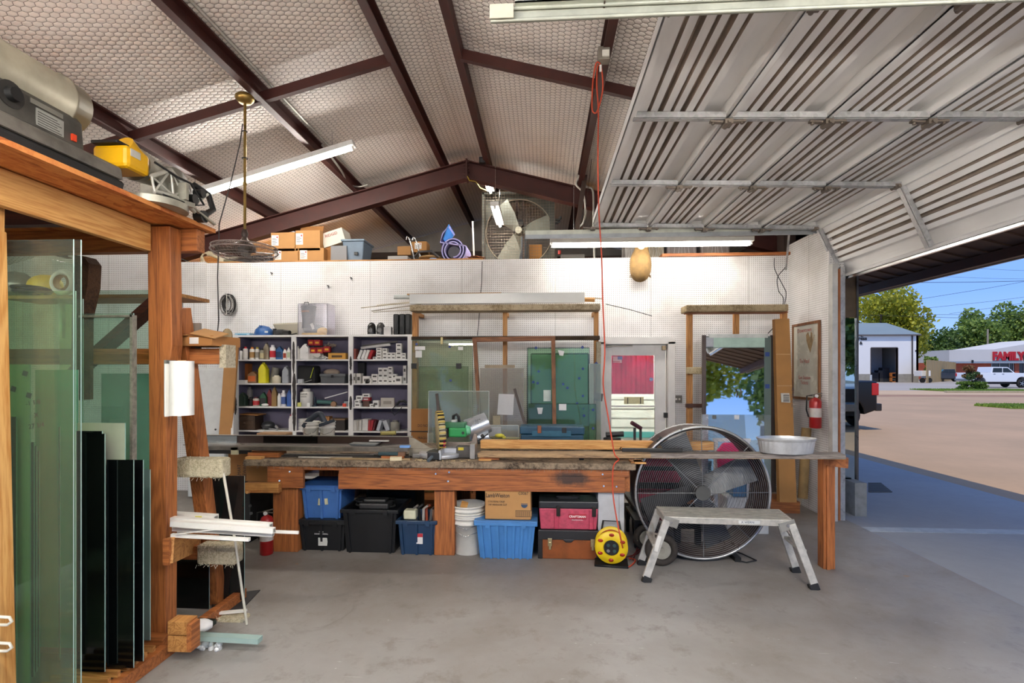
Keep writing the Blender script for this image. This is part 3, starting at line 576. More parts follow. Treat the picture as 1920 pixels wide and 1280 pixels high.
tr = MB(); A_ = [(.1, -.14, .12), (.11, -.02, .2), (.11, .1, .14), (.1, .18, .1)]; B_ = [(.1, -.12, .05), (.11, 0, .07), (.11, .1, .06), (.1, .18, .04)]
tr.tube(A_, .012, 6).tube(B_, .012, 6)
for i in range(4): tr.tube([A_[i], B_[i]], .007, 5); i < 3 and tr.tube([A_[i], B_[i + 1]], .006, 5).tube([B_[i], A_[i + 1]], .006, 5)
O('ribbed_arm', tr, P('#c6c4b8', .4, .4), K)
O('blade_guard', MB().lathe([(.02, -.02), (.115, -.02), (.12, 0), (.115, .02), (.02, .02)], (0.04, .1, .14), 'X', 26), P('#8a887c', .35, .5), K)
for p, r in (((.13, .12, .09), .028), ((.12, .2, .15), .024), ((.1, .24, .03), .035)): O('knob', MB().cyl((p[0] - .03, p[1], p[2]), (p[0] + .02, p[1], p[2]), r, n=14), BLACK, K)
O('grip', MB().tube([(.08, .2, .2), (.1, .3, .18), (.11, .33, .1), (.1, .27, .05)], .018, 8), BLACK, K)
O('power_cord', MB().tube([(.1, -.12, .2), (.13, 0, .17), (.12, .12, .18), (.13, .22, .09), (.14, .1, .05), (.13, -.1, .04)], .006, 6), RUBBER, K)
O('clamp_lever', MB().bar((.1, .16, .06), (.14, .3, .0), .02, .01).bar((.1, .2, .1), (.14, .24, .16), .02, .012), AG, K)
# ================================================================ GENERIC SMALL THINGS
INK = P('#2a2726', .6, 0, 0)
def can(at, r, h, body, cap, lab, band=None, group=None, nm='spray_can'):
    t = T(nm, lab, 'can', at, group=group)
    O('body', MB().lathe([(r * .94, 0), (r, .003), (r, h * .8), (r * .8, h * .84), (r * .5, h * .86)], n=16), P(body, .35, .1, .1), t)
    O('cap', MB().cyl((0, 0, h * .82), (0, 0, h), r * .62, r * .55, 12), P(cap, .4, 0, .05), t)
    if band: O('label_band', MB().lathe([(r * 1.02, h * .15), (r * 1.02, h * .6)], n=16), P(band, .5, 0, .1), t)
    return t
def jug(at, w_, h, body, cap, lab, band=None, group=None, d=None, nm='bottle', handle=False):
    d = d or w_ * .55; t = T(nm, lab, 'bottle', at, group=group); k = w_ / 2
    pr = [(-k, 0), (k, 0), (k, h * .68), (k * .45, h * .86), (k * .3, h * .93), (-k * .3, h * .93), (-k * .45, h * .86), (-k, h * .68)]
    O('body', MB().prism(pr, 'Y', -d / 2, d / 2), P(body, .35, 0, .12), t, bev=min(w_, d) * .12)
    O('cap', MB().cyl((0, 0, h * .9), (0, 0, h), w_ * .16, n=10), P(cap, .4, 0, .05), t)
    if band: O('paper_label', MB().box(-k * .8, k * .8, -d / 2 - .001, -d / 2, h * .15, h * .58), P(band, .6, 0, .1), t)
    if handle: O('handle', MB().tube([(k * .4, -d * .3, h * .8), (k * .9, -d * .5, h * .72), (k * .95, -d * .5, h * .5), (k * .5, -d * .5, h * .42)], .006, 6), P(body, .35, 0, .12), t)
    return t
def carton(at, w_, h, d, c, lab, print_=None, group=None, nm='carton', rz=0, lid=None, cat='box'):
    t = T(nm, lab, cat, at, rz, group=group); O('body', MB().cb(w_, d, h), P(c, .65, 0, .12), t, bev=.0015)
    if print_: O('print', MB().box(-w_ * .3, w_ * .3, -d / 2 - .001, -d / 2 + .001, h * .3, h * .65), P(print_, .6, 0, 0), t)
    if lid: O('lid', MB().cb(w_ * 1.02, d * 1.02, h * .12, 0, 0, h * .9), P(lid, .6, 0, .1), t)
    return t
def tote(at, w_, h, d, c, lab, lid=None, rz=0, ribs=5, group=None, cat='tote'):
    t = T('storage_tote', lab, cat, at, rz, group=group); m = MB(); k = .88
    # open tub: outer and inner shells
    a, b, e, f = w_ * k / 2, d * k / 2, w_ / 2, d / 2; th = .006
    vs = [(-a, -b, 0), (a, -b, 0), (a, b, 0), (-a, b, 0), (-e, -f, h), (e, -f, h), (e, f, h), (-e, f, h), (-e + th, -f + th, h), (e - th, -f + th, h), (e - th, f - th, h), (-e + th, f - th, h), (-a + th, -b + th, th), (a - th, -b + th, th), (a - th, b - th, th), (-a + th, b - th, th)]
    fs = [(3, 2, 1, 0), (12, 13, 14, 15)]
    for i in range(4):
        j = (i + 1) % 4; fs += [(i, j, 4 + j, 4 + i), (4 + i, 4 + j, 8 + j, 8 + i), (8 + i, 8 + j, 12 + j, 12 + i)]
    m.add(vs, fs); mt = P(c, .4, 0, .2, 5); O('tub', m, mt, t, bev=.004)
    rim = MB(); R_ = .018
    rim.box(-e - R_, e + R_, -f - R_, -f, h - .03, h).box(-e - R_, e + R_, f, f + R_, h - .03, h).box(-e - R_, -e, -f, f, h - .03, h).box(e, e + R_, -f, f, h - .03, h)
    O('rim', rim, mt, t, bev=.004)
    if ribs:
        rb = MB()
        for i in range(ribs):
            x = (-.42 + .84 * i / (ribs - 1)) * w_; rb.bar((x * k, -f * k - .003, .0), (x, -f - .005, h * .93), .02, .03, up=(0, 1, 0))
        O('rib', rb, mt, t)
    for s_ in (-1, 1): O('latch', MB().box(s_ * w_ * .3 - .02, s_ * w_ * .3 + .02, -f - R_ - .006, -f - R_, h - .045, h + .004), mt, t)
    if lid: O('lid', MB().box(-e - R_, e + R_, -f - R_, 0 - .002, h, h + .014).box(-e - R_, e + R_, .002, f + R_, h, h + .014), P(lid, .4, 0, .2, 5), t, bev=.003)
    return t
def bucket(at, r, h, lab, c='#e3e0d6', group=None, label_=None):
    t = T('bucket', lab, 'bucket', at, group=group)
    O('pail', MB().lathe([(r * .85, 0), (r * .87, .004), (r * .95, h * .72), (r * 1.04, h * .73), (r * 1.04, h * .76), (r * .97, h * .77), (r * .98, h * .85), (r * 1.05, h * .86), (r * 1.05, h * .89), (r, h * .9), (r * 1.0, h * .96), (r * 1.06, h * .97), (r * 1.06, h), (r * .98, h), (r * .84, .02), (0, .02)], n=26), P(c, .4, 0, .2, 6), t)
    O('wire_handle', MB().tube([(-r * 1.06, 0, h * .75), (-r * .8, -r * .8, h * .58), (0, -r * 1.15, h * .5), (r * .8, -r * .8, h * .58), (r * 1.06, 0, h * .75)], .0025, 5), CHROME, t)
    if label_: O('paper_label', MB().lathe([(r * .955, h * .45), (r * .975, h * .66)], n=26).xf(Matrix.Identity(4)), P(label_, .6), t)
    return t
# ================================================================ WORKBENCH
BY = 4.36
W = T('workbench', 'long heavy timber workbench with carpeted top across the middle of the shop', 'workbench', (QX(830, BY), 4.9, 0))
def wb(name, mb, mat, **k): return O(name, mb, mat, W, w=True, **k)
bx0, bx1, bz = QX(458, BY), QX(1192, BY), .825
wb('top', MB().box(bx0, bx1, BY - .02, 5.5, bz - .055, bz), FUZZ('#94826c', '#32281f', 30), bev=.01)
fz = P('#9a8f80', .95, 0, .5, 30); fr = MB()
for k in range(160):
    x = random.uniform(bx0, bx1); q = Vector((x, BY - .021, bz - .05)); fr.tube([q, q + Vector((random.uniform(-.01, .01), -.004, -random.uniform(.006, .03)))], .001, 3)
wb('frayed_edge', fr, fz)
zf0, zf1 = QZ(921, BY), QZ(878, BY); zm = QZ(892, BY)
stn = WOOD('#a86434', '#6b3a1e', 'X').copy(); stn.name = 'scorched_wood'; _n = stn.node_tree; _b = _n.nodes['Principled BSDF']; _l = _b.inputs['Base Color'].links[0].from_socket
_t = NT.__new__(NT); _t.t = _n; _t.b = _b; _g = _t.n('NewGeometry'); _c = Q(1070, 897, BY); _d = _t.vm('SUBTRACT', _g.outputs['Position'], tuple(_c)); _m = _t.n('VectorMath', operation='MULTIPLY'); _t.l(_d, _m.inputs[0]); _m.inputs[1].default_value = (4.6, 0, 13)
_r = _t.math('ADD', _t.vm('LENGTH', _m.outputs[0], out=1), _t.math('MULTIPLY', _t.math('SUBTRACT', _t.noise(_g.outputs['Position'], 14, 4, .7), .5), .9)); _t.l(_t.mix(_t.ramp(_r, [(.45, bw(.92)), (1.0, bw(0))]), _l, lin('#2b2422')), _b.inputs['Base Color'])
wb('apron', MB().box(QX(501, BY), QX(568, BY), BY, BY + .04, zf0, zf1).box(QX(634, BY), QX(1172, BY), BY, BY + .04, zf0, zm).box(QX(634, BY), QX(1180, BY), BY + .008, BY + .05, zm, zf1).box(QX(568, BY), QX(634, BY), BY + .01, BY + .05, QZ(886, BY), zf1), stn, bev=.003)
blt = [(543, 884), (524, 901), (842, 885), (817, 888), (840, 902), (1130, 889), (1132, 911), (1156, 912)]
for u, v in blt: wb('bolt', MB().cyl(Q(u, v, BY - .008), Q(u, v, BY + .005), .008, n=10), CHROME)
wb('end_rail', MB().box(bx1 - .1, bx1 - .04, BY + .05, 5.4, zf0, zf1).box(QX(501, BY), QX(501, BY) + .04, BY + .04, 5.4, zf0, zf1), OAK['Y'])
LGS = [(514, 560, 'oak'), (815, 853, 'oak'), (1121, 1170, 'white')]
for u0, u1, kd in LGS:
    a, b = QX(u0, 4.43), QX(u1, 4.43)
    if kd == 'oak':
        wb('leg', MB().box(a, b, 4.41, 4.53, 0, zf1 - .01), OAK['Z'], bev=.004); wb('leg', MB().box(a, b, 5.35, 5.45, 0, zf1 - .01), OAK['Z'])
    else: wb('side_panel', MB().box(a, b - .045, 4.41, 5.2, .0, zf0).box(b - .042, b, 4.42, 5.2, 0, zf0), P('#c3c5c6', .5, .1, .2), bev=.002)
wb('peg_board', MB().box(QX(458, 4.3), QX(522, 4.3), 4.3, 4.36, QZ(931, 4.3), QZ(912, 4.3)), LUM['X'], bev=.003, label='short peg board sticking out at the left leg')
wb('peg', MB().cyl(Q(467, 922, 4.3), Q(463, 923, 4.22), .012, n=10), PINE['Y'])
# ---------------- under the bench
def at(u, v): return G(u, v)
def sz(px, Y): return px * Y / F
p = at(603, 1033); tote((p.x, p.y + .2, 0), sz(92, p.y), sz(58, p.y), .4, '#1b1c1e', 'black lidded tote with a paper note under the blue crate', lid='#1b1c1e', ribs=3)
NOTE = P('#d9d8cf', .7, 0, .1); tt = col.objects[-1]
bt = [o for o in col.objects if o.name.startswith('storage_tote')][-1]
O('paper_note', MB().prism([(-.03, .05), (.05, .05), (.055, .085), (.05, .12), (-.03, .12)], 'Y', -.203, -.2), NOTE, bt)
TX('BARNEY & KENDALL', bt, .017, (.0, -.207, .155), WHITE, rot=(PI / 2, 0, 0), sx=.8); TX('ELECTRIC', bt, .010, (0, -.207, .175), WHITE)
t = tote((p.x - .01, p.y + .2, sz(58, p.y) + .015), sz(80, p.y), sz(62, p.y), .36, '#4673b4', 'blue flip lid crate stacked on the black tote, left of bench', lid='#3563a8', ribs=3)
O('tape_piece', MB().obox((-.02, -.182, .15), (.02, .003, .06), (0, .1, 0)).obox((.045, -.183, .155), (.03, .003, .055), (0, -.1, 0)), P('#d6d0a8', .6), t)
p = at(692, 1038); t = tote((p.x, p.y + .22, 0), sz(106, p.y), sz(84, p.y), .42, '#17181a', 'large open black tote heaped with cables in mid bench', ribs=2)
m = MB()
for k in range(9): m.torus((random.uniform(-.12, .12), random.uniform(-.1, .08), .37 + .012 * k % .06), random.uniform(.07, .13), .009, 'Z', 20, 5, 1, .7)
O('cables', m, RUBBER, at=(p.x, p.y + .22, 0), label='black coiled cables heaped in the large black tote', cat='cables')
O('drill_case', MB().cb(.26, .16, .05, 0, 0, 0).cb(.2, .1, .03, 0, 0, .05), P('#2d2d2d', .4), at=(p.x + .03, p.y + .1, .385), bev=.012, label='dark plastic grille housing lying on the cables in the black tote', cat='tool')
p = at(780, 1042); t = tote((p.x, p.y + .2, 0), sz(72, p.y), sz(66, p.y), .36, '#1f3a58', 'navy blue open tote full of tools left of middle leg', ribs=3)
O('sticker', MB().box(-.0, .055, -.186, -.182, .1, .19), P('#e5e2dd', .5, 0, .1), t); O('sticker_band', MB().box(-.0, .055, -.188, -.186, .16, .19), P('#b82a35', .5, 0, 0), t)
O('plastic_box', MB().cb(.11, .09, .08), P('#d6d3b4', .4), at=(p.x - .07, p.y + .09, .30), bev=.012, label='cream plastic box on top of the tools in navy tote', cat='box')
for i in range(7):
    a = random.uniform(-1, 1); O('hand_tool', MB().bar((0, 0, 0), (a * .08, .02, .16), .022, .012).bar((a * .08, .02, .16), (a * .08 + .04, .02, .19), .03, .015), P(('#77726c', '#3a3a3a', '#b0a89c', '#a4482a', '#55524e', '#b9b4ac', '#7a4c2a')[i], .4, .4), at=(p.x - .01 + i * .026, p.y + .1 + .03 * (i % 2), .22),
                              label='hand tool poking out of navy tote, number %s from its left' % ('one', 'two', 'three', 'four', 'five', 'six', 'seven')[i], cat='tool', group='tools in the navy tote')
p = at(873, 1044)
for i, lab in enumerate(('white bucket at the foot of the stack beside the middle leg', 'white bucket nested in the stack, second up beside middle leg')):
    bucket((p.x, p.y + .16, i * .062), .15, .36, lab, group='stacked white buckets')
O('wood_scrap', MB().obox((0, 0, .02), (.06, .03, .05), (.2, .3, .1)), PINE['X'], at=(p.x - .03, p.y + .12, .4), label='wood scrap in the mouth of the stacked white buckets', cat='wood scrap')
p = at(948, 1049); t = tote((p.x, p.y + .22, 0), sz(112, p.y), sz(70, p.y), .42, '#4a86c4', 'bright blue ribbed tote under the cardboard carton', lid='#4a86c4', ribs=7)
t = T('cardboard_carton', 'open cardboard food carton printed with a logo on the blue tote', 'box', (p.x + sz(4, p.y), p.y + .2, sz(70, p.y) + .016))
hh = sz(58, p.y); ww = sz(88, p.y); O('carton', MB().box(-ww / 2, ww / 2, -.17, -.166, 0, hh).box(-ww / 2, ww / 2, .166, .17, 0, hh).box(-ww / 2, -ww / 2 + .004, -.17, .17, 0, hh).box(ww / 2 - .004, ww / 2, -.17, .17, 0, hh).box(-ww / 2, ww / 2, -.17, .17, 0, .004), CARD, t)
O('flap', MB().obox((0, .19, hh + .03), (ww, .004, .08), (-.5, 0, 0)), CARD2, t)
TX('LambWeston', t, .05, (-ww * .22, -.172, hh * .78), INK, sx=.75, bold=.0006); TX('C0067', t, .04, (ww * .33, -.172, hh * .86), INK, sx=.8)
TX('COLOSSAL CRISP', t, .021, (-ww * .25, -.172, hh * .58), INK, sx=.9); TX('3/8" REGULAR CUT', t, .021, (-ww * .22, -.172, hh * .48), INK, sx=.9)
bc = MB().box(.07, .2, -.1725, -.171, .03, .075)
O('barcode_frame', MB().box(.065, .205, -.172, -.1705, .025, .08), INK, t); O('barcode_field', MB().box(.069, .201, -.173, -.172, .029, .076), CARD, t)
O('barcode', (lambda m: [m.box(.075 + i * .006, .075 + i * .006 + .0015 + .002 * (i % 3 == 0), -.174, -.173, .032, .073) for i in range(20)] and m)(MB()), INK, t)
O('bowl_emblem', MB().prism([(.14 + .028 * math.cos(a), .13 + .028 * math.sin(a)) for a in [PI + PI * i / 10 for i in range(11)]], 'Y', -.173, -.17).box(.112, .168, -.173, -.17, .135, .14), P('#33485f', .6, 0, 0), t)
# tool boxes
p = at(1066, 1048); yb = p.y + .13; w_ = sz(112, p.y); h1 = sz(54, p.y); h2 = sz(52, p.y)
t = T('tool_box', 'worn brown and black tool box on the floor beneath the red one', 'tool box', (p.x, yb, 0))
O('body', MB().cb(w_, .26, h1 * .7), P('#8e4c1f', .5, .1, .4, 9), t, bev=.006); O('end_frame', MB().cb(w_ * .08, .27, h1 * .95, -w_ * .47).cb(w_ * .05, .27, h1 * .95, w_ * .485), BLACK, t, bev=.006)
O('lid', MB().cb(w_ * 1.01, .275, h1 * .33, 0, 0, h1 * .67).prism([(-.05, h1 * .69), (.05, h1 * .69), (.025, h1 * .58), (-.025, h1 * .58)], 'Y', -.139, -.13), P('#222224', .4, 0, .2), t, bev=.006)
for s_ in (-.31, .4): O('clasp', MB().box(s_ * w_ - .018, s_ * w_ + .018, -.145, -.13, h1 * .45, h1 * .72).box(s_ * w_ - .01, s_ * w_ + .01, -.15, -.13, h1 * .34, h1 * .6), P('#c8b88c', .3, .9, .2), t, bev=.003)
t = T('tool_box', 'faded red plastic tool box with black lid stacked on the brown one', 'tool box', (p.x, yb, h1 + .002))
O('body', MB().taper(w_ * .93, .23, w_ * .98, .25, h2 * .76), P('#c24d63', .5, 0, .35, 30), t, bev=.008)
for x in (-.2, .38): O('ridge', MB().box(x * w_ - .02, x * w_ + .02, -.132, -.11, .005, h2 * .74), P('#b94058', .5, 0, .3, 30), t, bev=.006)
O('lid', MB().cb(w_ * .99, .26, h2 * .26, 0, 0, h2 * .76), P('#222428', .4, 0, .2), t, bev=.01)
O('handle', MB().box(-.1, .1, -.02, .02, h2 * 1.02, h2 * 1.1).box(-.1, -.08, -.02, .02, h2 * .98, h2 * 1.06).box(.08, .1, -.02, .02, h2 * .98, h2 * 1.06), BLACK, t)
for s_ in (-.17, .42): O('clasp', MB().box(s_ * w_ - .016, s_ * w_ + .016, -.146, -.12, h2 * .5, h2 * .86), P('#2a2622', .4, .5), t, bev=.004)
O('badge', MB().box(.0, .15, -.137, -.12, h2 * .42, h2 * .56), P('#b3162c', .4, 0, 0), t); TX('CRAFTSMAN', t, .027, (.075, -.138, h2 * .49), WHITE, sx=.92, bold=.0008)
TX('PROFESSIONAL', t, .014, (.075, -.13, h2 * .36), WHITE)
# cord reel
p = at(1148, 1064); R_ = sz(30, p.y)
t = T('cord_reel', 'yellow extension cord reel with black socket hub on the floor by the bench', 'cord reel', (p.x, p.y + .06, 0), rz=-.12)
O('stand', MB().tube([(-R_, -.06, .01), (R_, -.06, .01), (R_, .12, .01), (-R_, .12, .01)], .009, 6, True).tube([(-R_ * .9, .1, .01), (-R_ * .5, .08, .34), (R_ * .5, .08, .34), (R_ * .9, .1, .01)], .008, 6).cb(R_ * 2, .18, .012, 0, .03, .006), BLACK, t)
YEL = P('#e6c414', .4, 0, .1); zc = R_ + .03
for y, nm in ((-.05, 'front_flange'), (.08, 'rear_flange')):
    m = MB().lathe([(R_ * .5, y - .006), (R_, y - .006), (R_ * 1.02, y), (R_, y + .006), (R_ * .5, y + .006)], (0, 0, zc), 'Y', 32); m.lathe([(.03, y - .004), (R_ * .52, y - .004), (R_ * .52, y + .004), (.03, y + .004)], (0, 0, zc), 'Y', 24); fl = O(nm, m, YEL, t)
    if y < 0:
        for i in range(6):
            a = i * PI / 3 + .5; O('slot', MB().lathe([(.0, 0), (.014, 0), (.014, .002)], (R_ * .78 * math.cos(a), y - .008, zc + R_ * .78 * math.sin(a)), 'Y', 12, 1.5, 1), P('#a92a12', .5), fl)
O('cord_winding', MB().cyl((0, -.04, zc), (0, .07, zc), R_ * .84, n=26), P('#c8481e', .5, 0, .4, 60), t)
hb = O('socket_hub', MB().cyl((0, -.064, zc), (0, -.05, zc), R_ * .46, n=24), BLACK, t)
for dx, dz in ((-.025, .02), (.025, .02), (.025, -.025), (-.025, -.025)): O('socket', MB().cyl((dx, -.067, zc + dz), (dx, -.063, zc + dz), .014, n=10), P('#2f4a48', .5, 0, 0) if (dx, dz) != (-.025, -.025) else CHROME, hb)
# speaker cabinet, cardboard and extinguisher at the left end
p = at(462, 1036)
sp = T('black_cabinet', 'black carpeted cabinet box with round plugs under the bench left end', 'cabinet', (QX(458, 4.7), 4.75, 0))
O('box', MB().box(-.33, .1, -.12, .3, 0, QZ(922, 4.65)), P('#1d1e20', .6, 0, .2), sp, bev=.006)
for u, v in ((469, 948), (471, 962), (470, 985), (442, 948), (469, 1023)): O('plug', MB().cyl(Q(u, v, 4.628), Q(u, v, 4.64), .014, n=12), BLACK, sp, w=True)
O('label_strip', MB().box(-.04, .02, -.124, -.12, .22, .24), WHITE, sp)
t = T('cardboard_box', 'brown cardboard carton with sideways printing behind the carpet wrapped arm', 'box', (QX(470, 4.95), 5.1, QZ(925, 4.95)))
O('carton', MB().box(QX(428, 4.95) - t.location.x, QX(520, 4.95) - t.location.x, -.15, .2, 0, QZ(850, 4.95) - t.location.z), CARD2, t); O('support', MB().box(-.2, .2, -.1, .2, -t.location.z, 0), P('#2a2623', .7), t)
for i, s_ in enumerate(('WALMART', 'HOUSEWARE')): TX(s_, t, .05, Vector((QX(449 + i * 10, 4.95), 4.948, QZ(895, 4.95))), INK, rot=(PI / 2, -PI / 2, 0), w=True, sx=.8)
def extinguisher(at_, r, h, lab, hose=True):
    t = T('fire_extinguisher', lab, 'fire extinguisher', at_)
    O('cylinder', MB().lathe([(r * .9, 0), (r, .006), (r, h * .72), (r * .8, h * .79), (r * .3, h * .83), (r * .25, h * .86)], n=18), P('#a01e1e', .35, .1, .15), t)
    O('valve', MB().cyl((0, 0, h * .84), (0, 0, h * .9), r * .3, n=10).bar((-r * .6, 0, h * .9), (r * 1.1, 0, h * .96), .016, .01).bar((-r * .4, 0, h * .9), (r * 1.1, 0, h * .88), .014, .008), P('#7b7469', .4, .6), t)
    O('gauge', MB().cyl((0, -r * .5, h * .88), (0, -r * .3, h * .88), r * .3, n=12), WHITE, t); O('paper_label', MB().lathe([(r * 1.01, h * .3), (r * 1.01, h * .55)], n=18), P('#cfc6bd', .5), t)
    if hose: O('hose', MB().tube([(-r * .5, 0, h * .9), (-r * 1.5, 0, h * .88), (-r * 1.6, 0, h * .5), (-r * 1.2, 0, h * .3)], .008, 6), RUBBER, t)
    return t
p = at(500, 1038); extinguisher((p.x, p.y, 0), .055, .41, 'red fire extinguisher on the floor beside the left bench leg')
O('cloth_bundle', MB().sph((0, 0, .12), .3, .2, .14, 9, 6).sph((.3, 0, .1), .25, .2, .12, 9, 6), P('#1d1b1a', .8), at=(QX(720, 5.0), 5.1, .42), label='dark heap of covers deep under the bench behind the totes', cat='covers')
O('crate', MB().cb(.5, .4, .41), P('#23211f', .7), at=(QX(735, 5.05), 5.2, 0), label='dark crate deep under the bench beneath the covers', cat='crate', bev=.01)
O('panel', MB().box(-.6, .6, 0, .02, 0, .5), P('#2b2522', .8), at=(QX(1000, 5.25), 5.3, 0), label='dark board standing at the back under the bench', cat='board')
# ================================================================ BOOKCASE
YF = 6.3
B = T('bookcase', 'white three bay bookcase with lavender interior against the pegboard wall', 'bookcase', (QX(606, YF), 6.46, 0))
BW = P('#e6e4e1', .5, 0, .15, 5); LAV = P('#6a6478', .7, 0, .25, 4); SV = [628, 673.5, 718.5, 762.5, 807.5]; ztop = QZ(628, YF, 600)
DV = [(438, 446), (546, 555), (653, 662), (764, 773)]
for u0, u1 in DV: O('upright', MB().box(QX(u0, YF), QX(u1, YF), YF, 6.6, 0, ztop), BW, B, w=True, bev=.002)
for i, v in enumerate(SV + [852, 895]):
    z = QZ(v, YF, 600)
    for k in range(3):
        O('shelf', MB().box(QX(DV[k][1], YF) - .001, QX(DV[k + 1][0], YF) + .001, YF + .002, 6.6, z - .018, z), BW, B, w=True)
O('top_board', MB().box(QX(438, YF), QX(773, YF), YF - .003, 6.6, ztop - .02, ztop + .003), BW, B, w=True)
O('back_board', MB().box(QX(438, YF) + .01, QX(773, YF) - .01, 6.588, 6.6, .0, ztop - .01), LAV, B, w=True)
for k in range(4):
    for s_, e in ((-1, 0), (1, 1)):
        if (k, s_) in ((0, -1), (3, 1)): continue
        x = QX(DV[k][e], YF); O('side_liner', MB().box(min(x, x + s_ * .002), max(x, x + s_ * .002), YF + .02, 6.59, 0, ztop - .02), LAV, B, w=True)
sd_ = random.Random(5)
for u, v0, v1, hw in ((550.5, 640, 700, 2.6), (551.5, 700, 760, 3.6), (551.5, 752, 808, 3.2), (657.5, 668, 694, 2.4), (658, 700, 722, 2.5), (657.5, 742, 768, 2.8), (441, 690, 712, 2.2), (441.5, 745, 778, 2.6)):
    L1 = []; L2 = []
    for i in range(15): k_ = i / 14; w_ = hw * math.sin(PI * (.04 + .92 * k_)) ** .5; v = v0 + (v1 - v0) * k_; L1.append((QX(u - w_ * sd_.uniform(.75, 1.1), YF), QZ(v, YF, 600))); L2.append((QX(u + w_ * sd_.uniform(.75, 1.1), YF), QZ(v, YF, 600)))
    O('soot_smudge', MB().prism(L1 + L2[::-1], 'Y', YF - .0015, YF - .0002), P('#3b3532', .8, 0, .5, 20), B, w=True)
def sh(row): return QZ(SV[row], YF, 600)
def pos(u, row, dy=.06): return (QX(u, YF + dy), YF + dy, sh(row) + .0005)
def hp(px): return px * 6.36 / F
BAYN = ('left', 'middle', 'right'); ROWN = ('top', 'top', 'second', 'third', 'fourth')
def L_(kind, u, row, extra=''):
    bay = 0 if u < 550 else 1 if u < 657 else 2
    return '%s on the %s shelf of the %s bay%s' % (kind, ROWN[row], BAYN[bay], extra)
for u, w_, h, b, c, bd, kd in ((451, 8, 20, '#e2e0dc', '#2b2727', None, 'white spray can with black cap'), (460.5, 9, 25, '#d9d6d2', '#b5222a', '#e9e6df', 'spray can with tall red cap'), (473, 10, 24, '#dedbd3', '#c87a2c', '#a8804a', 'spray can with orange cap'),
        (482.5, 8, 24, '#cfccc4', '#b9a23a', '#8b8578', 'spray can with mustard cap'), (491, 7.5, 21, '#8f8a78', '#3b352c', '#c1b48a', 'short olive spray can'), (511.5, 11, 28, '#ece9e6', '#f0efee', '#c42330', 'tall white and red spray can')):
    can(pos(u, 1), hp(w_) / 2, hp(h), b, c, L_(kd, u, 1), bd)
jug(pos(500, 1, .12), hp(11), hp(33), '#b7a98d', '#5a4a3a', L_('tan stained bottle', 500, 1)); jug(pos(525, 1, .09), hp(14), hp(26), '#1e5a94', '#17406b', L_('blue fluid jug', 525, 1), '#123257', handle=True)
jug(pos(534.5, 1), hp(7), hp(21), '#e8e2da', '#c22730', L_('small glue bottle with red label', 534, 1), '#a8442a'); jug(pos(542, 1), hp(7), hp(24), '#e6e4e0', '#d9d7d2', L_('slim white squeeze bottle', 542, 1), '#b8c3a0')
carton(pos(459, 2, .2), hp(22), hp(38), .1, '#a8602c', L_('brown cardboard box at the back', 459, 2)); carton(pos(455.5, 2, .04), hp(14), hp(6), .06, '#e4e2de', L_('flat white carton', 455, 2))
jug(pos(476, 2, .1), hp(18), hp(24), '#8c6a4a', '#5a4636', L_('square brown jar with orange label', 476, 2), '#c9662c', d=.1); jug(pos(494.5, 2), hp(15.5), hp(40), '#ddd419', '#d3ca18', L_('tall bright yellow jug', 494, 2), d=.09)
O('tape_tube', MB().cyl((-.02, 0, .0), (.02, 0, hp(30)), hp(7), n=16), P('#8f8a80', .5), at=pos(515, 2, .14), label=L_('leaning grey roll', 515, 2), cat='roll'); can(pos(519, 2, .07), hp(8), hp(15), '#cfc6ad', '#dcd4bc', L_('squat cream tin', 519, 2), nm='tin')
jug(pos(538, 2, .08), hp(13), hp(34), '#9ea2a6', '#8a8e92', L_('grey jug with moulded grip', 538, 2), d=.1, handle=True)
jug(pos(456, 3), hp(15), hp(27), '#26372b', '#3a3f3a', L_('dark green solvent can', 456, 3), d=.08); can(pos(471, 3, .12), hp(6), hp(17), '#2a2627', '#1a1a1a', L_('black tin at the back', 471, 3), nm='tin')
can(pos(480.5, 3), hp(6), hp(18), '#b9b0a4', '#5a1f20', L_('grey tin with red label', 480, 3), '#b02a2c', nm='tin'); jug(pos(494.5, 3, .1), hp(13), hp(27), '#1f5a3a', '#1a2f25', L_('green oil bottle', 494, 3), '#2a2a2a')
jug(pos(506, 3, .13), hp(10), hp(33), '#7d1f22', '#4a1416', L_('dark red bottle', 506, 3)); jug(pos(515, 3, .07), hp(10), hp(38), '#8a6a34', '#6a4f24', L_('tall amber bottle', 515, 3)); can(pos(524, 3, .05), hp(3.7), hp(25), '#dcdad6', '#e6e4e0', L_('plain white spray can', 524, 3))
can(pos(532, 3), hp(4.5), hp(31), '#d9d8dc', '#efefef', L_('white spray can with blue label', 532, 3), '#3b568f'); jug(pos(543, 3, .06), hp(9), hp(33), '#27529a', '#1d3d75', L_('royal blue bottle', 543, 3)); can(pos(468, 3, .24), hp(6), hp(37), '#a9a39c', '#8b857e', L_('glass jar on a riser', 468, 3), nm='jar')
O('rag', MB().sph((0, 0, .02), .05, .03, .018, 8, 5), P('#e8e6e2', .9), at=pos(497, 3, .03), label=L_('crumpled white rag', 497, 3), cat='rag')
t = T('drawer_cabinet', L_('small dark brown wooden drawer cabinet', 468, 4), 'drawer cabinet', pos(468, 4, .13)); wq, hq = hp(39), hp(28)
O('body', MB().cb(wq, .2, hq), P('#3f2c1d', .6, .1, .3), t)
for i in range(3):
    d_ = O('drawer', MB().box(-wq * .45, wq * .45, -.106, -.1, hq * (.08 + .3 * i), hq * (.34 + .3 * i)), P('#4a3524', .55, .1, .3), t); O('pull', MB().box(-.012, .012, -.114, -.106, hq * (.19 + .3 * i), hq * (.22 + .3 * i)), CHROME, d_)
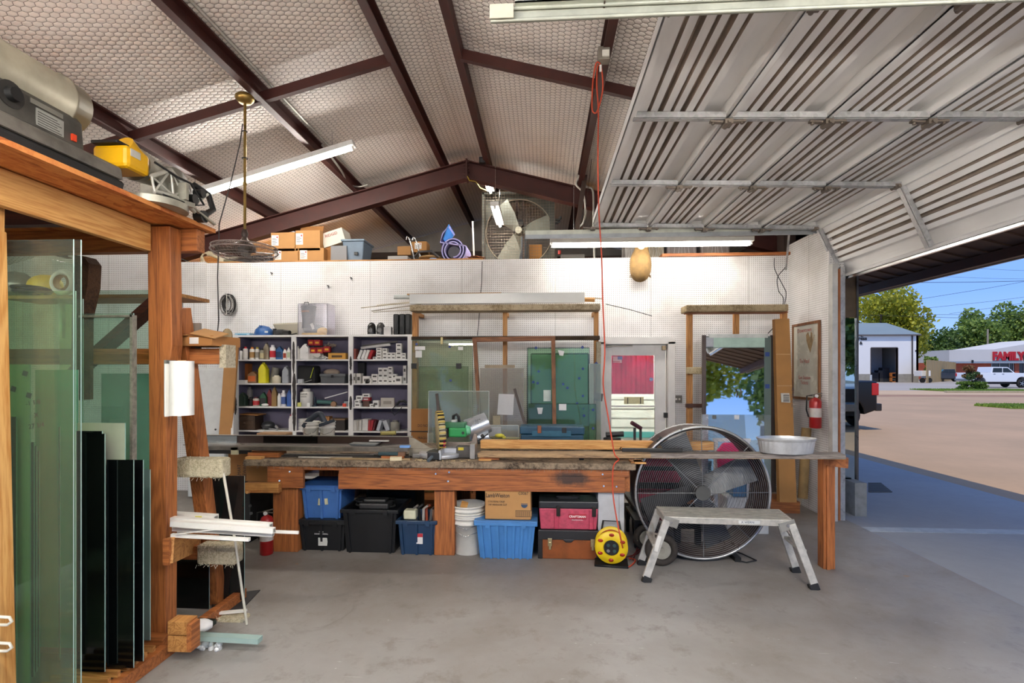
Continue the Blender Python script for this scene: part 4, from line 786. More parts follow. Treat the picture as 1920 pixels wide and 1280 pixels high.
O('cardboard_sheet', MB().obox((0, 0, 0), (hp(46), .2, .012), (0, .05, 0)), CARD2, at=(QX(470, 6.43), 6.43, sh(4) + hq + .012), label='cardboard sheet lying on the wooden drawer cabinet', cat='cardboard')
O('bag', MB().sph((0, 0, .05), .09, .07, .06, 9, 6), P('#37383b', .3), at=pos(503, 4, .12), label=L_('crumpled dark plastic bag', 503, 4), cat='bag'); O('hand_tool', MB().obox((0, 0, .012), (.14, .02, .014), (0, .1, .2)).obox((.03, 0, .04), (.05, .02, .03), (0, .8, 0)), P('#9a958d', .35, .8), at=pos(515, 4, .05), label=L_('steel pliers lying', 515, 4), cat='tool')
jug(pos(545, 4, .03), hp(6.5), hp(30), '#e3e1de', '#c0202c', L_('white bottle with red cap', 544, 4))
# middle bay
jug(pos(558, 1, .05), hp(11), hp(26), '#d6d2c9', '#dcd8cf', L_('milky jug at the left', 558, 1), handle=True); jug(pos(573, 1, .06), hp(17), hp(30), '#e4e2de', '#d8d6d0', L_('white detergent jug', 573, 1), handle=True, d=.09)
for i, (u, dz, x) in enumerate(((590, 12, 'left in the lower row'), (602, 12, 'centre in the lower row'), (614, 14, 'right in the lower row'), (586, 27, 'upper left'), (597, 27, 'upper right'))):
    q = pos(u, 1, .1); carton((q[0], q[1], q[2] + hp(dz)), hp(12), hp(11), .08, '#a51d22', 'red and yellow bulb box in the middle bay heap, ' + x, '#e0a42a', 'red bulb boxes', rz=.15 * (i % 3 - 1), nm='bulb_box')
carton(pos(590, 1, .12), hp(30), hp(12), .12, '#c7c2ba', 'pale carton under the red bulb boxes'); carton(pos(605, 1, .2), hp(30), hp(26), .08, '#4b3228', 'dark carton behind the red bulb boxes')
carton(pos(634, 1, .06), hp(34), hp(12), .08, '#c9953f', L_('long yellow printed carton', 634, 1), '#5a4020')
m = MB()
for i in range(22): m.obox((random.uniform(-.1, .1), random.uniform(-.02, .03), random.uniform(.005, .035)), (.05, .04, .002), (random.uniform(-1, 1), random.uniform(-1, 1), random.uniform(0, 3)))
O('paper_scraps', m, P('#d6d3cd', .6), at=pos(603, 1, .04), label=L_('heap of crumpled papers at the edge', 603, 1), cat='papers')
m = MB()
for i in range(12): m.obox((random.uniform(-.06, .06), random.uniform(-.02, .03), random.uniform(.01, .05)), (.05, .04, .003), (random.uniform(-1, 1), random.uniform(-1, 1), random.uniform(0, 3)))
q = pos(618, 1, .14); O('paper_scraps', m, P('#a89c8c', .7), at=(q[0], q[1], q[2] + hp(24)), label='torn packaging on top of the red bulb boxes', cat='papers')
t = T('tool_bag', L_('black soft tool bag with lime stripes', 578, 2), 'bag', pos(578, 2, .13)); O('bag', MB().cb(hp(40), .18, hp(34)), P('#161617', .8), t, bev=.03); O('stripe', MB().box(-hp(20), -hp(18), -.095, -.03, hp(8), hp(24)).bar((hp(11), -.095, hp(10)), (hp(17), -.09, hp(30)), .02, .006), P('#b6c42a', .6, 0, 0), t)
carton(pos(564, 2, .02), hp(10), hp(8), .04, '#b9bcbf', L_('small silver carton', 564, 2))
t = T('tool_box', L_('grey plastic tool box', 628, 2), 'tool box', pos(628, 2, .08)); O('body', MB().taper(hp(46), .14, hp(48), .15, hp(13)), P('#56585a', .5), t, bev=.004); O('lid', MB().cb(hp(50), .16, hp(5), 0, 0, hp(13)), P('#5d5f61', .5), t, bev=.004); O('latch', MB().box(-.015, .015, -.085, -.075, hp(11), hp(16)), BLACK, t)
q = pos(622, 2, .1); O('cloth', MB().sph((0, 0, .02), .11, .06, .045, 10, 6), P('#9c8c7c', .9), at=(q[0], q[1], q[2] + hp(18)), label='tan dust cloth heaped on the grey tool box', cat='cloth')
t = can(pos(575, 3, .08), hp(12), hp(34), '#d9d6cf', '#c9c5bc', L_('large white rectangular can with black print', 575, 3), nm='tin'); TX('VAPOR', t, .03, (0, -hp(12.6), hp(24)), INK); TX('BARRIER', t, .02, (0, -hp(12.6), hp(19)), INK)
jug(pos(569, 3, .02), hp(6), hp(15), '#2f8a3f', '#1e1e1e', L_('little green bottle', 569, 3)); carton(pos(562, 3, .02), hp(7), hp(8), .03, '#c9c86a', L_('tiny yellow white carton', 562, 3)); carton(pos(579, 3, .01), hp(6), hp(7), .03, '#e8e6e1', L_('tiny white jar box', 579, 3))
t = T('angle_grinder', L_('teal angle grinder lying', 608, 3), 'grinder', pos(608, 3, .08)); O('body', MB().cyl((-.09, 0, .06), (.1, 0, .05), .026, n=14).tube([(.1, 0, .05), (.14, 0, .04), (.15, 0, .02)], .022, 8), P('#2a5a55', .5), t); O('guard', MB().cyl((.13, -.03, .03), (.13, .01, .03), .035, n=14), P('#8a6a50', .4, .6), t); O('chuck', MB().cyl((-.12, 0, 0), (-.12, 0, .12), .012, n=8).cyl((-.12, 0, .0), (-.12, 0, .01), .04, n=12), P('#3c4a55', .4, .6), t)
O('strip', MB().bar((-.13, 0, .0), (.16, 0, .08), .02, .012), WHITE, at=(QX(628, 6.36), 6.36, sh(3) + hp(16)), label=L_('pale strip propped at a slant', 628, 3), cat='strip'); carton(pos(646, 3, .04), hp(6), hp(6), .03, '#c9442c', L_('tiny red orange carton', 646, 3)); carton(pos(650, 3, .09), hp(8), hp(10), .04, '#9aa3a6', L_('grey green carton', 650, 3))
O('putty_knife', MB().bar((-.08, -.03, -.02), (.07, .02, .03), .02, .006), P('#a9a49b', .4, .5), at=(QX(572, 6.3), 6.31, sh(2) + .012), label='grey trim strip hanging over the second shelf edge, middle bay', cat='strip')
for i in range(3): carton((QX(570, 6.42), 6.42, sh(4) + i * hp(7.5)), hp(24), hp(7), .12, '#d6d4cf', 'flat white carton behind the buckets, %s of three' % ('lowest', 'middle', 'topmost')[i], group='flat white cartons behind buckets')
carton(pos(613, 4, .14), hp(16), hp(26), .1, CARD and '#a5713d', L_('brown cardboard box at the back', 613, 4)); carton(pos(637, 4, .12), hp(28), hp(22), .14, '#2a2320', L_('dark record crate', 637, 4), lid='#8a6a4a')
# right bay
def ctn(u, row, w_, h, dz=0, c='#dddad4', pr='#55524e', dy=.06):
    q = pos(u, row, dy); CT.setdefault(row, 0); CT[row] += 1
    o_ = ('first', 'second', 'third', 'fourth', 'fifth', 'sixth', 'seventh', 'eighth', 'ninth', 'tenth', 'eleventh', 'twelfth', '13th', '14th', '15th', '16th', '17th', '18th', '19th', '20th', '21st', '22nd')[CT[row] - 1]
    carton((q[0], q[1], q[2] + hp(dz)), hp(w_), hp(h), .07, c, 'small white carton on the %s shelf of the right bay, %s from left' % (ROWN[row], o_), pr, 'small white parts cartons', nm='parts_carton')
CT = {}
for u, w_, h, n in ((704, 7, 5, 1), (712, 10.5, 5.5, 4), (723, 9, 7, 3), (731, 8, 6.5, 2), (739, 8, 6.5, 2), (749, 10.5, 7.6, 4), (758, 8, 6, 2)):
    for k in range(n): ctn(u, 1, w_, h - .3, k * h)
for i, (u, c) in enumerate(((675, '#e2dfda'), (682, '#e2dfda'), (688, '#dedad5'), (695, '#a8252b'))):
    q = pos(u, 1, .07); O('binder', MB().obox((hp(3), 0, hp(9)), (hp(5), .12, hp(18)), (0, .38, 0)), P(c, .5), at=q, label=('first white binder in the slanting row on the right bay top shelf', 'second white binder in the slanting row on the right bay top shelf', 'third white binder leaning against the red one', 'dark red binder ending the slanting row')[i], cat='binder', group='slanting binders')
carton(pos(668, 1, .05), hp(4), hp(20), .1, '#7d3b30', L_('upright brown book', 668, 1)); O('tube', MB().bar((-.18, 0, 0), (.2, 0, .045), .03, .03), P('#cfcbc5', .5), at=(QX(703, 6.42), 6.42, sh(1) + hp(22)), label='long white tube lying over the binders', cat='tube'); O('tube', MB().bar((-.2, 0, 0), (.26, 0, .055), .02, .02), P('#5a544e', .5), at=(QX(708, 6.5), 6.5, sh(1) + hp(27)), label='long dark rod lying highest over the binders', cat='rod')
for u, w_, h, n in ((688, 13, 14, 1), (692, 12, 9.5, 1), (704, 12, 9, 2), (715, 9, 10, 3), (724, 9, 10, 3), (733, 8.5, 8, 4), (741, 8, 9, 2), (748, 13, 14, 1), (760, 6, 17, 2)):
    for k in range(n): ctn(u, 2, w_, h - .3, k * h, dy=.05 if n == 1 else .1)
for i, u in enumerate((667, 675)): carton(pos(u, 2, .05), hp(4 + 4 * i), hp(19), .1, '#c9c5bd', L_(('thin', 'thicker')[i] + ' upright white box', u, 2), '#45413c')
carton(pos(676, 2, .2), hp(20), hp(40), .08, '#1c1a1b', L_('tall black case at the back', 676, 2))
for u, w_, h, z0 in ((672, 12, 7, 0), (671, 10, 6, 7), (675, 12, 8, 13), (688, 14, 7, 18), (700, 11, 5.5, 0), (706, 11, 12, 0)): ctn(u, 3, w_, h, z0, c='#e0ded9')
q = pos(688, 3, .1); carton((q[0], q[1], q[2] + hp(11)), hp(15), hp(7), .08, '#9c1f28', 'flat red carton among white ones on the right bay third shelf', '#d8d2cc'); carton(pos(688, 3, .1), hp(12), hp(11), .08, '#5a4036', L_('small brown carton under the red one', 688, 3))
carton((pos(727, 3)[0], pos(727, 3)[1], pos(727, 3)[2]), hp(26), hp(17), .03, '#b3aca2', L_('leaning beige booklet', 727, 3), '#8b847b', nm='booklet', cat='booklet')
t = T('telephone', L_('black telephone handset with a hanging cord', 752, 3), 'telephone', pos(752, 3, .05)); O('handset', MB().tube([(-.05, 0, .03), (-.02, 0, .07), (.04, 0, .075), (.07, 0, .05)], .016, 8), BLACK, t); O('cord', MB().tube([(-.05, -.02, .03), (-.1, -.08, -.03), (-.06, -.085, -.1), (-.01, -.08, -.05), (.03, -.07, .0)], .005, 5), BLACK, t)
for i, (u, w_, h, c, a) in enumerate(((668, 9, 20, '#cfccc6', 0), (674.5, 3, 20, '#b8b2a8', .05), (679, 5, 20, '#d4d1cb', .05), (688, 11, 22, '#d8d5d0', .03), (695.5, 3.5, 20, '#a8343a', .08), (700, 5, 20, '#a3262e', .2), (705, 3, 19, '#5a1f25', .25), (714, 6, 20, '#b8bcc4', .3), (727, 8, 20, '#bcbfc4', -.35))):
    O('binder', MB().obox((0, 0, hp(h / 2) + .004), (hp(w_), .14, hp(h)), (0, a, 0)), P(c, .5), at=pos(u, 4, .08), label='%s on the fourth shelf of the right bay' % ('widest white box file', 'thin tan book', 'narrow white book', 'broad white box file', 'pinkish red book', 'slanting red binder', 'thin maroon binder', 'silver binder leaning right', 'silver binder leaning left')[i], cat='binder', group='books and binders on the fourth shelf', bev=.002)
can(pos(741, 4, .08), hp(9), hp(20), '#8f8c82', '#77746c', L_('clear tub with parts', 741, 4), nm='tub')
carton(pos(520, 4, .02), hp(2), hp(2), .02, '#8a8a86', L_('tiny metal part', 520, 4))
# on top of the bookcase
def tp(u, Y=6.45): return (QX(u, Y), Y, ztop + .0035)
carton(tp(459), hp(30), hp(5), .12, '#9cc4d8', 'light blue and white wipes pack on the bookcase top, left end', '#3a8ab0'); O('cap', MB().cyl((0, 0, 0), (0, 0, .03), .012), P('#a3362c', .5), at=tp(449), label='small red brown cap at the left corner of bookcase top', cat='cap')
t = T('hard_hat', 'blue hard hat resting on top of the bookcase', 'hard hat', tp(495)); O('shell', MB().lathe([(.115, 0), (.112, .03), (.1, .08), (.06, .12), (0, .135)], n=20, sy=1.1).box(-.012, .012, -.1, .1, .1, .128), P('#2b5c9a', .35, 0, .15), t); O('brim', MB().prism([(.13 * math.cos(a), .15 * math.sin(a)) for a in [2 * PI * i / 24 for i in range(24)]], 'Z', .0, .008), P('#2b5c9a', .35, 0, .15), t); O('sticker', MB().obox((.08, -.09, .045), (.04, .003, .025), (.2, 0, .75)), P('#dfe6ea', .5), t)
O('plastic_bag', MB().prism([(-.19, .17), (.25, .19), (.26, .0), (-.1, .0)], 'Y', 0, .05), GLASS('#c9c2ae', .6, .2), at=(QX(535, 6.55), 6.56, ztop + .0035), label='milky plastic bag standing behind the camera on the bookcase', cat='bag', bev=.02)
t = T('camera', 'black camera with lens lying on the bookcase top beside the hard hat', 'camera', tp(530)); O('body', MB().cb(.15, .09, .08, -.04), BLACK, t, bev=.015); O('lens', MB().cyl((.03, -.03, .04), (.12, -.05, .035), .035, .03, 16), P('#1d1d1d', .3), t); O('strap', MB().tube([(-.1, 0, .08), (.0, -.05, .02), (.14, -.03, .015), (.2, -.02, .03)], .008, 6), BLACK, t); O('grip', MB().cyl((-.09, -.03, 0), (-.09, -.03, .09), .022), BLACK, t)
t = T('display_case', 'clear acrylic case holding a rubber boot on the bookcase top', 'display case', tp(594)); O('acrylic', MB().box(-.19, -.186, -.12, .12, 0, .4).box(.186, .19, -.12, .12, 0, .4).box(-.19, .19, .116, .12, 0, .4).box(-.19, .19, -.12, -.116, 0, .4).box(-.19, .19, -.12, .12, .396, .4), GLASS('#f7f6f9', .03, .25), t); O('edge_trim', MB().tube([(-.19, -.12, 0), (-.19, -.12, .4), (.17, -.12, .4), (.19, -.12, .38), (.19, -.12, 0)], .004, 5), P('#8a878a', .3), t)
t = T('rubber_boot', 'grey rubber boot with yellow toe standing in the clear case', 'boot', (tp(590)[0], 6.45, ztop + .008)); O('shaft', MB().lathe([(.085, .09), (.08, .2), (.095, .38), (.088, .38), (.075, .2)], (-.08, 0, 0), n=18), P('#3b3a3c', .5), t); O('foot', MB().sph((-.0, 0, .07), .15, .07, .07, 16, 8), P('#4a494b', .5), t, bev=0); O('toe_cap', MB().sph((.09, 0, .055), .085, .068, .055, 14, 8), P('#c79a28', .45), t); O('sole', MB().prism([(.17 * math.cos(a) + .0, .07 * math.sin(a)) for a in [2 * PI * i / 20 for i in range(20)]], 'Z', 0, .028), P('#c79a28', .5), t)
O('ankle_band', MB().obox((.0, -.06, .11), (.03, .02, .08), (0, -.4, 0)), P('#c9c6bb', .6), t); O('pull_loop', MB().tube([(-.12, -.05, .37), (-.11, -.05, .42), (-.06, -.05, .42), (-.05, -.05, .37)], .006, 6), BLACK, t); TX('SERVUS', t, .03, (-.08, -.098, .3), P('#b5702c', .5, 0, 0))
for i, (u, lab) in enumerate(((697, 'black molded case like a mask on bookcase top, left of two'), (714, 'grey clear-wrapped speaker pod on bookcase top, right of two'))): O('speaker_pod', MB().lathe([(.052, 0), (.056, .05), (.05, .12), (.03, .155), (0, .165)], n=16).cyl((0, -.056, .06), (0, -.04, .06), .028), P(('#131313', '#3c3b3b')[i], .3), at=tp(u, 6.42), label=lab, cat='speaker')
carton(tp(728, 6.4), hp(14), hp(15), .08, '#cfcdca', 'small frosted white tub before the black cases', nm='tub'); O('paper', MB().cb(.24, .1, .006), WHITE, at=(tp(700)[0], 6.36, ztop + .0035), label='flat white papers lying at the bookcase front edge', cat='papers')
for i, u in enumerate((746, 757.5, 768)):
    t = T('drill_case', 'black upright drill case on bookcase top, %s of three' % ('leftmost', 'middle', 'rightmost')[i], 'case', tp(u, 6.42), group='black drill cases'); O('shell', MB().cb(.068, .2, .26), BLACK, t, bev=.014); O('seam', MB().cb(.004, .204, .26), P('#2c2c2c', .5), t); O('side_handle', MB().box(-.02, .02, -.11, -.1, .08, .17), P('#222222', .5), t)

# white cabinet and boards left of the bookcase
t = T('metal_cabinet', 'white metal cabinet standing left of the bookcase behind the film roll', 'cabinet', (QX(390, 6.2), 6.4, 0)); zc_ = QZ(690, 6.2, 390); a, b = QX(352, 6.2), QX(424, 6.2)
O('body', MB().box(a, b, 6.2, 6.58, .02, zc_), P('#d9dcda', .4, 0, .12), t, w=True, bev=.005); O('door', MB().box(QX(364, 6.19), b - .01, 6.185, 6.2, .06, zc_ - .02), P('#e0e2e0', .4, 0, .12), t, w=True, bev=.004)
for v in (711, 736, 805): O('lock', MB().cyl(Q(373 if v < 800 else 404, v, 6.175), Q(373 if v < 800 else 404, v, 6.185), .012, n=10), BLACK, t, w=True)
O('cardboard_sheet', MB().bar(Q(436, 640, 6.15), Q(421, 850, 6.05), .16, .03, up=(0, 1, 0)), P('#b58450', .8, 0, .15, 4), label='tall cardboard sheet leaning between white cabinet and bookcase', cat='cardboard'); O('board', MB().bar(Q(431, 640, 6.2), Q(425, 850, 6.1), .09, .02, up=(0, 1, 0)), P('#6b4028', .8), label='thin brown board leaning behind the tall cardboard sheet', cat='board')
O('white_pole', MB().bar(Q(437, 770, 6.1), Q(435, 850, 6.02), .03, .02, up=(0, 1, 0)), WHITE, label='white strip leaning beside the bookcase left upright', cat='strip')
# ================================================================ GLASS WALL RACK (centre)
def fr4(u0, u1, v0, v1, Y0, Y1): a, b = Q(u0, v1, Y0), Q(u1, v0, Y0); return MB().box(a.x, b.x, Y0, Y1, a.z, b.z)
GRK = T('wall_glass_rack', 'timber wall rack with carpeted top rail holding glass sheets mid wall', 'rack', (QX(947, 6.3), 6.3, 0))
def gr(name, mb, mat, **k): return O(name, mb, mat, GRK, w=True, **k)
gr('top_rail', fr4(768, 1126, 569, 583, 6.05, 6.3), FUZZ('#b9a98c', '#7d6b4e', 50), bev=.008); gr('middle_rail', fr4(771, 1125, 629, 638, 6.16, 6.26), FUZZ('#4a3a2a', '#241a12', 50), bev=.008)
for u0, u1 in ((774, 783), (943, 951), (1114, 1122)): gr('upright', MB().box(QX(u0, 6.3), QX(u1, 6.3), 6.27, 6.36, 0, QZ(581, 6.3)), LUM['Z'])
for u0, u1 in ((774, 783), (943, 951), (1114, 1122)): gr('strut', MB().box(QX(u0, 6.3), QX(u1, 6.3), 6.36, 6.65, QZ(590, 6.3), QZ(583, 6.3)), LUM['Z'])
gr('foot_board', MB().box(QX(765, 6.1), QX(1128, 6.1), 5.75, 6.4, 0, .14), OAK['X'])
gr('side_pad', fr4(1119, 1127, 640, 830, 6.18, 6.26), FUZZ('#b9ad94', '#7d715a', 50))
zt = QZ(569, 6.1)
O('sheet_metal_stack', MB().box(QX(769, 6.1), QX(1096, 6.1), 6.07, 6.1, zt + .002, zt + .122), P('#b4b2ab', .35, .4, .12, 2), label='long pale metal panel standing on the centre rack top rail', cat='panel', bev=.002)
O('trim_strip', MB().bar((QX(764, 6.2), 6.2, zt + .135), (QX(940, 6.2), 6.2, zt + .14), .05, .012), CARD, label='thin cardboard strip lying behind the long metal panel', cat='strip')
O('cardboard_tube', MB().cyl(Q(1080, 561, 6.2), Q(1115, 562, 6.2), .026), CARD, label='cardboard tube end poking right from the rack top', cat='tube')
O('paper_roll', MB().cyl(Q(739, 557, 6.22), Q(800, 557, 6.22), .026), P('#cfd3cf', .6), label='pale paper roll poking left from behind the metal panel', cat='roll')
for i, (u0, v0, u1, v1, c) in enumerate(((677, 577, 780, 566, '#b8ab90'), (706, 572, 790, 564, '#d6cdb8'), (697, 583, 790, 570, '#a59a84'), (700, 585, 780, 580, '#cfc6b2'), (1130, 560, 1102, 558, '#9f8a68'))):
    O('thin_strip', MB().bar(Q(u0, v0, 6.18 + i * .012), Q(u1, v1, 6.2 + i * .012), .02, .008), P(c, .7), label='pale thin moulding strip poking %s' % ('furthest left out of the centre rack top', 'left just above the longest one', 'left just below the longest one', 'left lowest of the bunch', 'right above the cardboard tube')[i], cat='strip', group='thin strips on the rack')
def pane(u0, u1, v, Y, mat, lab, zb=.15, edge='#2f4a42', th=.006, lean=.06, name='glass_pane', ew=.005):
    p0 = Q(u0, v, Y); p1 = Q(u1, v, Y); t = T('glass_sheet', lab, 'glass sheet', ((p0.x + p1.x) / 2, Y, zb), group='glass panes on the centre rack'); zt_ = (p0.z + p1.z) / 2
    m = MB().add([(p0.x, Y - lean, zb), (p1.x, Y - lean, zb), (p1.x, Y - lean + th, zb), (p0.x, Y - lean + th, zb), (p0.x, Y, zt_), (p1.x, Y, zt_), (p1.x, Y + th, zt_), (p0.x, Y + th, zt_)], [(3, 2, 1, 0), (4, 5, 6, 7), (0, 1, 5, 4), (1, 2, 6, 5), (2, 3, 7, 6), (3, 0, 4, 7)])
    O('glass', m, mat, t, w=True); e = MB(); f_ = lambda x: [(x, Y - lean - .001, zb), (x, Y - .001, zt_)]
    e.bar(*f_(p0.x), ew, .008, up=(0, 1, 0)).bar(*f_(p1.x), ew, .008, up=(0, 1, 0)).bar((p0.x, Y - .001, zt_), (p1.x, Y - .001, zt_), .008, ew)
    O('polished_edge', e, P(edge, .2, 0, 0), t, w=True); return t
GA = GLASS('#e6eee0', .08); 
a = pane(773, 887, 637, 6.12, GA, 'large pale green pane filling the left end of the centre rack')
for u0, u1, v0, v1 in ((778, 797, 649, 656), (779, 791, 657, 670), (859, 868, 650, 656)): O('label_sticker', fr4(u0, u1, v0, v1, 6.1, 6.103), WHITE, a, w=True)
for u, v in ((776, 686), (860, 686)): O('clamp', fr4(u - 5, u + 4, v - 5, v + 5, 6.07, 6.11), BLACK, a, w=True)
O('masking_tape', fr4(826, 830, 632, 645, 6.1, 6.12), P('#cfc08a', .7, 0, 0), a, w=True)
for u, v in ((843, 650), (845, 713), (781, 645)): O('tape_square', fr4(u - 2, u + 2, v - 2, v + 2, 6.1, 6.102), P('#3a4a86', .6, 0, 0), a, w=True)
a2 = pane(786, 878, 687, 6.16, GLASS('#dfe9da', .08), 'olive green pane hidden behind the large pale one at left')
b = pane(989, 1105, 652, 6.12, GLASS('#cfe6d4', .08), 'deep green pane at the right half of the centre rack', edge='#16241f', ew=.01)
for u, v in ((1005, 652), (1092, 651), (1118, 681)): O('tape_square', MB().obox(Q(u, v, 6.09), (.03, .003, .03), (0, .78, 0)), P('#2f4384', .6, 0, 0), b, w=True)
b2 = pane(996, 1103, 663, 6.16, GLASS('#c9e3d0', .08), 'second green pane stacked right behind the deep green one', edge='#16241f', ew=.012)
for u, v in ((1093, 691), (1093, 742), (1010, 696), (1008, 718), (1056, 720), (1064, 727), (1086, 709), (1000, 716), (1082, 756), (1094, 766)): O('tape_square', MB().obox(Q(u, v, 6.085), (.026, .003, .026), (0, .78 * (u % 2), 0)), P('#34508f', .6, 0, 0), b, w=True)
O('label_sticker', fr4(1019, 1033, 731, 752, 6.06, 6.063), P('#dfe9df', .6), b, w=True); O('label_sticker', MB().prism([tuple(Q(u, v, 6.07).xz) for u, v in ((1046, 656), (1058, 658), (1056, 667), (1049, 666))], 'Y', 6.07, 6.072), WHITE, b, w=True)
c3 = pane(991, 1117, 757, 5.98, GLASS('#cbe5d2', .07), 'low green pane in front of the deep green stack', edge='#1c2c26')
O('label_sticker', fr4(1048, 1062, 757, 769, 5.94, 5.943), WHITE, c3, w=True); O('label_sticker', MB().prism([tuple(Q(u, v, 5.94).xz) for u, v in ((1007, 764), (1018, 764), (1016, 776), (1009, 776))], 'Y', 5.94, 5.942), WHITE, c3, w=True)
for u, v in ((1112, 768), (1095, 779), (1112, 803)): O('tape_square', MB().obox(Q(u, v, 5.945), (.026, .003, .026), (0, .78, 0)), P('#2f4384', .6, 0, 0), c3, w=True)
O('dark_backing', fr4(992, 1034, 758, 835, 6.0, 6.01), P('#34443c', .4), label='dark green board behind the low pane at centre rack', cat='board')
t = T('wooden_frame', 'brown wooden window frame without glass leaning on the centre rack', 'frame', Q(962, 830, 5.93))
for nm, m in (('stile', MB().bar(Q(890, 636, 6.05), Q(903, 834, 5.9), .045, .05, up=(0, 1, 0))), ('stile', MB().bar(Q(1037, 634, 6.05), Q(1040, 834, 5.9), .045, .05, up=(0, 1, 0))), ('head_rail', MB().bar(Q(886, 637, 6.05), Q(1041, 634, 6.05), .05, .055))): O(nm, m, WOOD('#8d5a34', '#5e3820', 'Z' if nm == 'stile' else 'X'), t, w=True, bev=.003)
d = pane(900, 982, 690, 5.85, GLASS('#dcd8d2', .22), 'hazy grey acrylic sheet in the middle of the wooden frame', edge='#b0aaa0')
O('paper_sheet', MB().prism([tuple(Q(u, v, 5.8).xz) for u, v in ((935, 738), (964, 739), (962, 778), (932, 777))], 'Y', 5.80, 5.802), P('#dcdad8', .7, 0, .1), d, w=True); O('carton_label', fr4(924, 938, 779, 796, 5.79, 5.793), P('#b5a88c', .7), d, w=True); O('backing_strip', fr4(909, 965, 684, 690, 5.87, 5.9), P('#a8967c', .7), d, w=True)
pane(804, 917, 733, 5.45, GLASS('#dfe4dd', .16), 'clear low pane in front of the pale green one', edge='#c9cfc9', zb=.84, lean=.03)
pane(918, 972, 797, 5.4, GLASS('#dfe2dc', .25), 'small clear acrylic offcut behind the lumber', edge='#d5d9d5', zb=.84, lean=.01)
pane(1105, 1126, 682, 6.05, GLASS('#d5ddd2', .25), 'narrow clear strip at the right end of the centre rack', edge='#9fb0a4')
t = T('cardboard_sheet', 'upright cardboard carton printed with a stacking warning at rack left end', 'box', Q(788, 834, 5.75)); O('carton', fr4(771, 806, 767, 840, 5.74, 5.85), CARD2, t, w=True); O('strap', fr4(768, 812, 808, 809.5, 5.735, 5.74), BLACK, t, w=True); TX('DO NOT LAY', t, .045, Q(800, 798, 5.737), INK, w=True, al='CENTER', sx=.75); TX('FRAGILE', t, .04, Q(793, 821, 5.737), INK, w=True, sx=.8)
O('card_piece', fr4(801, 812, 812, 832, 5.5, 5.52), P('#c9beae', .7), label='little cardboard square with white sticker behind the chop saw guard', cat='card')
for i, (p0, p1) in enumerate(((Q(819, 738, 5.45), Q(829, 836, 5.3)), (Q(965, 729, 5.5), Q(990, 815, 5.3)))): O('steel_bar', MB().bar(p0, p1, .03, .02, up=(0, 1, 0)), P('#4a4340', .4, .5), label=('dark steel bar standing behind the chop saw guard', 'dark slanting steel bar standing behind the blue tool box')[i], cat='bar')
O('bent_plate', MB().obox(Q(1122, 744, 6.05), (.1, .02, .09), (0, .15, 0)), P('#5a5a58', .5, .5), label='dark grey bracket plate at the edge of the door frame', cat='plate')
# ================================================================ DOOR TO THE YARD
D_ = T('door_1', 'white half glazed door with maroon curtain in the pegboard wall', 'door', ((DRX0 + DRX1) / 2, 6.65, 0)); D_['kind'] = 'structure'
WD = P('#dcdad6', .45, 0, .15, 4)
def dz(v): return QZ(v, 6.65, 1190)
def dx(u): return QX(u, 6.65)
O('door_frame', MB().box(DRX0 - .06, DRX0 + .03, 6.6, 6.8, 0, DRZ + .0).box(DRX1 - .04, DRX1 + .05, 6.6, 6.8, 0, DRZ).box(DRX0 - .06, DRX1 + .05, 6.6, 6.8, DRZ - .03, DRZ + .06), WD, D_, w=True, bev=.003)
lf = O('door_leaf', MB().box(dx(1135), dx(1147), 6.68, 6.72, 0, dz(645)).box(dx(1229), dx(1249), 6.68, 6.72, 0, dz(645)).box(dx(1147), dx(1229), 6.68, 6.72, dz(666), dz(645)).box(dx(1147), dx(1229), 6.68, 6.72, dz(763), dz(760)).box(dx(1147), dx(1229), 6.68, 6.72, 0, dz(835)), WD, D_, w=True, bev=.002)
O('door_glass', MB().box(dx(1146), dx(1230), 6.70, 6.704, dz(836), dz(665)), GLASS('#eef3f0', .06), D_, w=True)
def m_curt():
    t = NT('maroon_cloth'); c = t.ramp(t.noise(t.co(), 5, 4, .6), [(.3, lin('#8a1230')), (.7, lin('#b82248'))]); t.base(c, .8); tr = t.n('BsdfTranslucent'); t.l(c, tr.inputs[0]); mx = t.n('MixShader'); mx.inputs[0].default_value = .45
    t.l(t.b.outputs[0], mx.inputs[1]); t.l(tr.outputs[0], mx.inputs[2]); t.l(mx.outputs[0], t.out.inputs[0]); return t.m
cur = MB(); n_ = 60; vs = []
for i in range(n_ + 1):
    x = dx(1148) + (dx(1228) - dx(1148)) * i / n_; y = 6.725 + .008 * math.sin(i * .9) + .004 * math.sin(i * .37); vs += [(x, y, dz(739)), (x, y, dz(666))]
cur.add(vs, [(2 * i, 2 * i + 2, 2 * i + 3, 2 * i + 1) for i in range(n_)], True); O('curtain', cur, m_curt(), D_, w=True)
O('flag_sticker', fr4(1149, 1166, 668, 680, 6.69, 6.692), P('#d8b6bb', .5, 0, .1), D_, w=True); O('flag_canton', fr4(1158, 1167, 668, 674, 6.688, 6.69), P('#7e8cb8', .5), D_, w=True)
for v in (677, 679.5): O('flag_stripe', fr4(1149, 1162, v, v + 1, 6.687, 6.689), P('#c0566a', .5), D_, w=True)
O('round_sticker', MB().cyl(Q(1221, 711, 6.69), Q(1221, 711, 6.694), .024, n=16), P('#6a86b8', .5), D_, w=True); TX('ADT', D_, .022, Q(1221, 711, 6.688), WHITE, w=True)
O('door_sign', fr4(1170, 1207, 744, 757, 6.688, 6.69), P('#c9c39a', .6), D_, w=True)
for u in (1177, 1201): O('sign_strap', fr4(u - .8, u + .8, 745, 757, 6.685, 6.688), BLACK, D_, w=True)
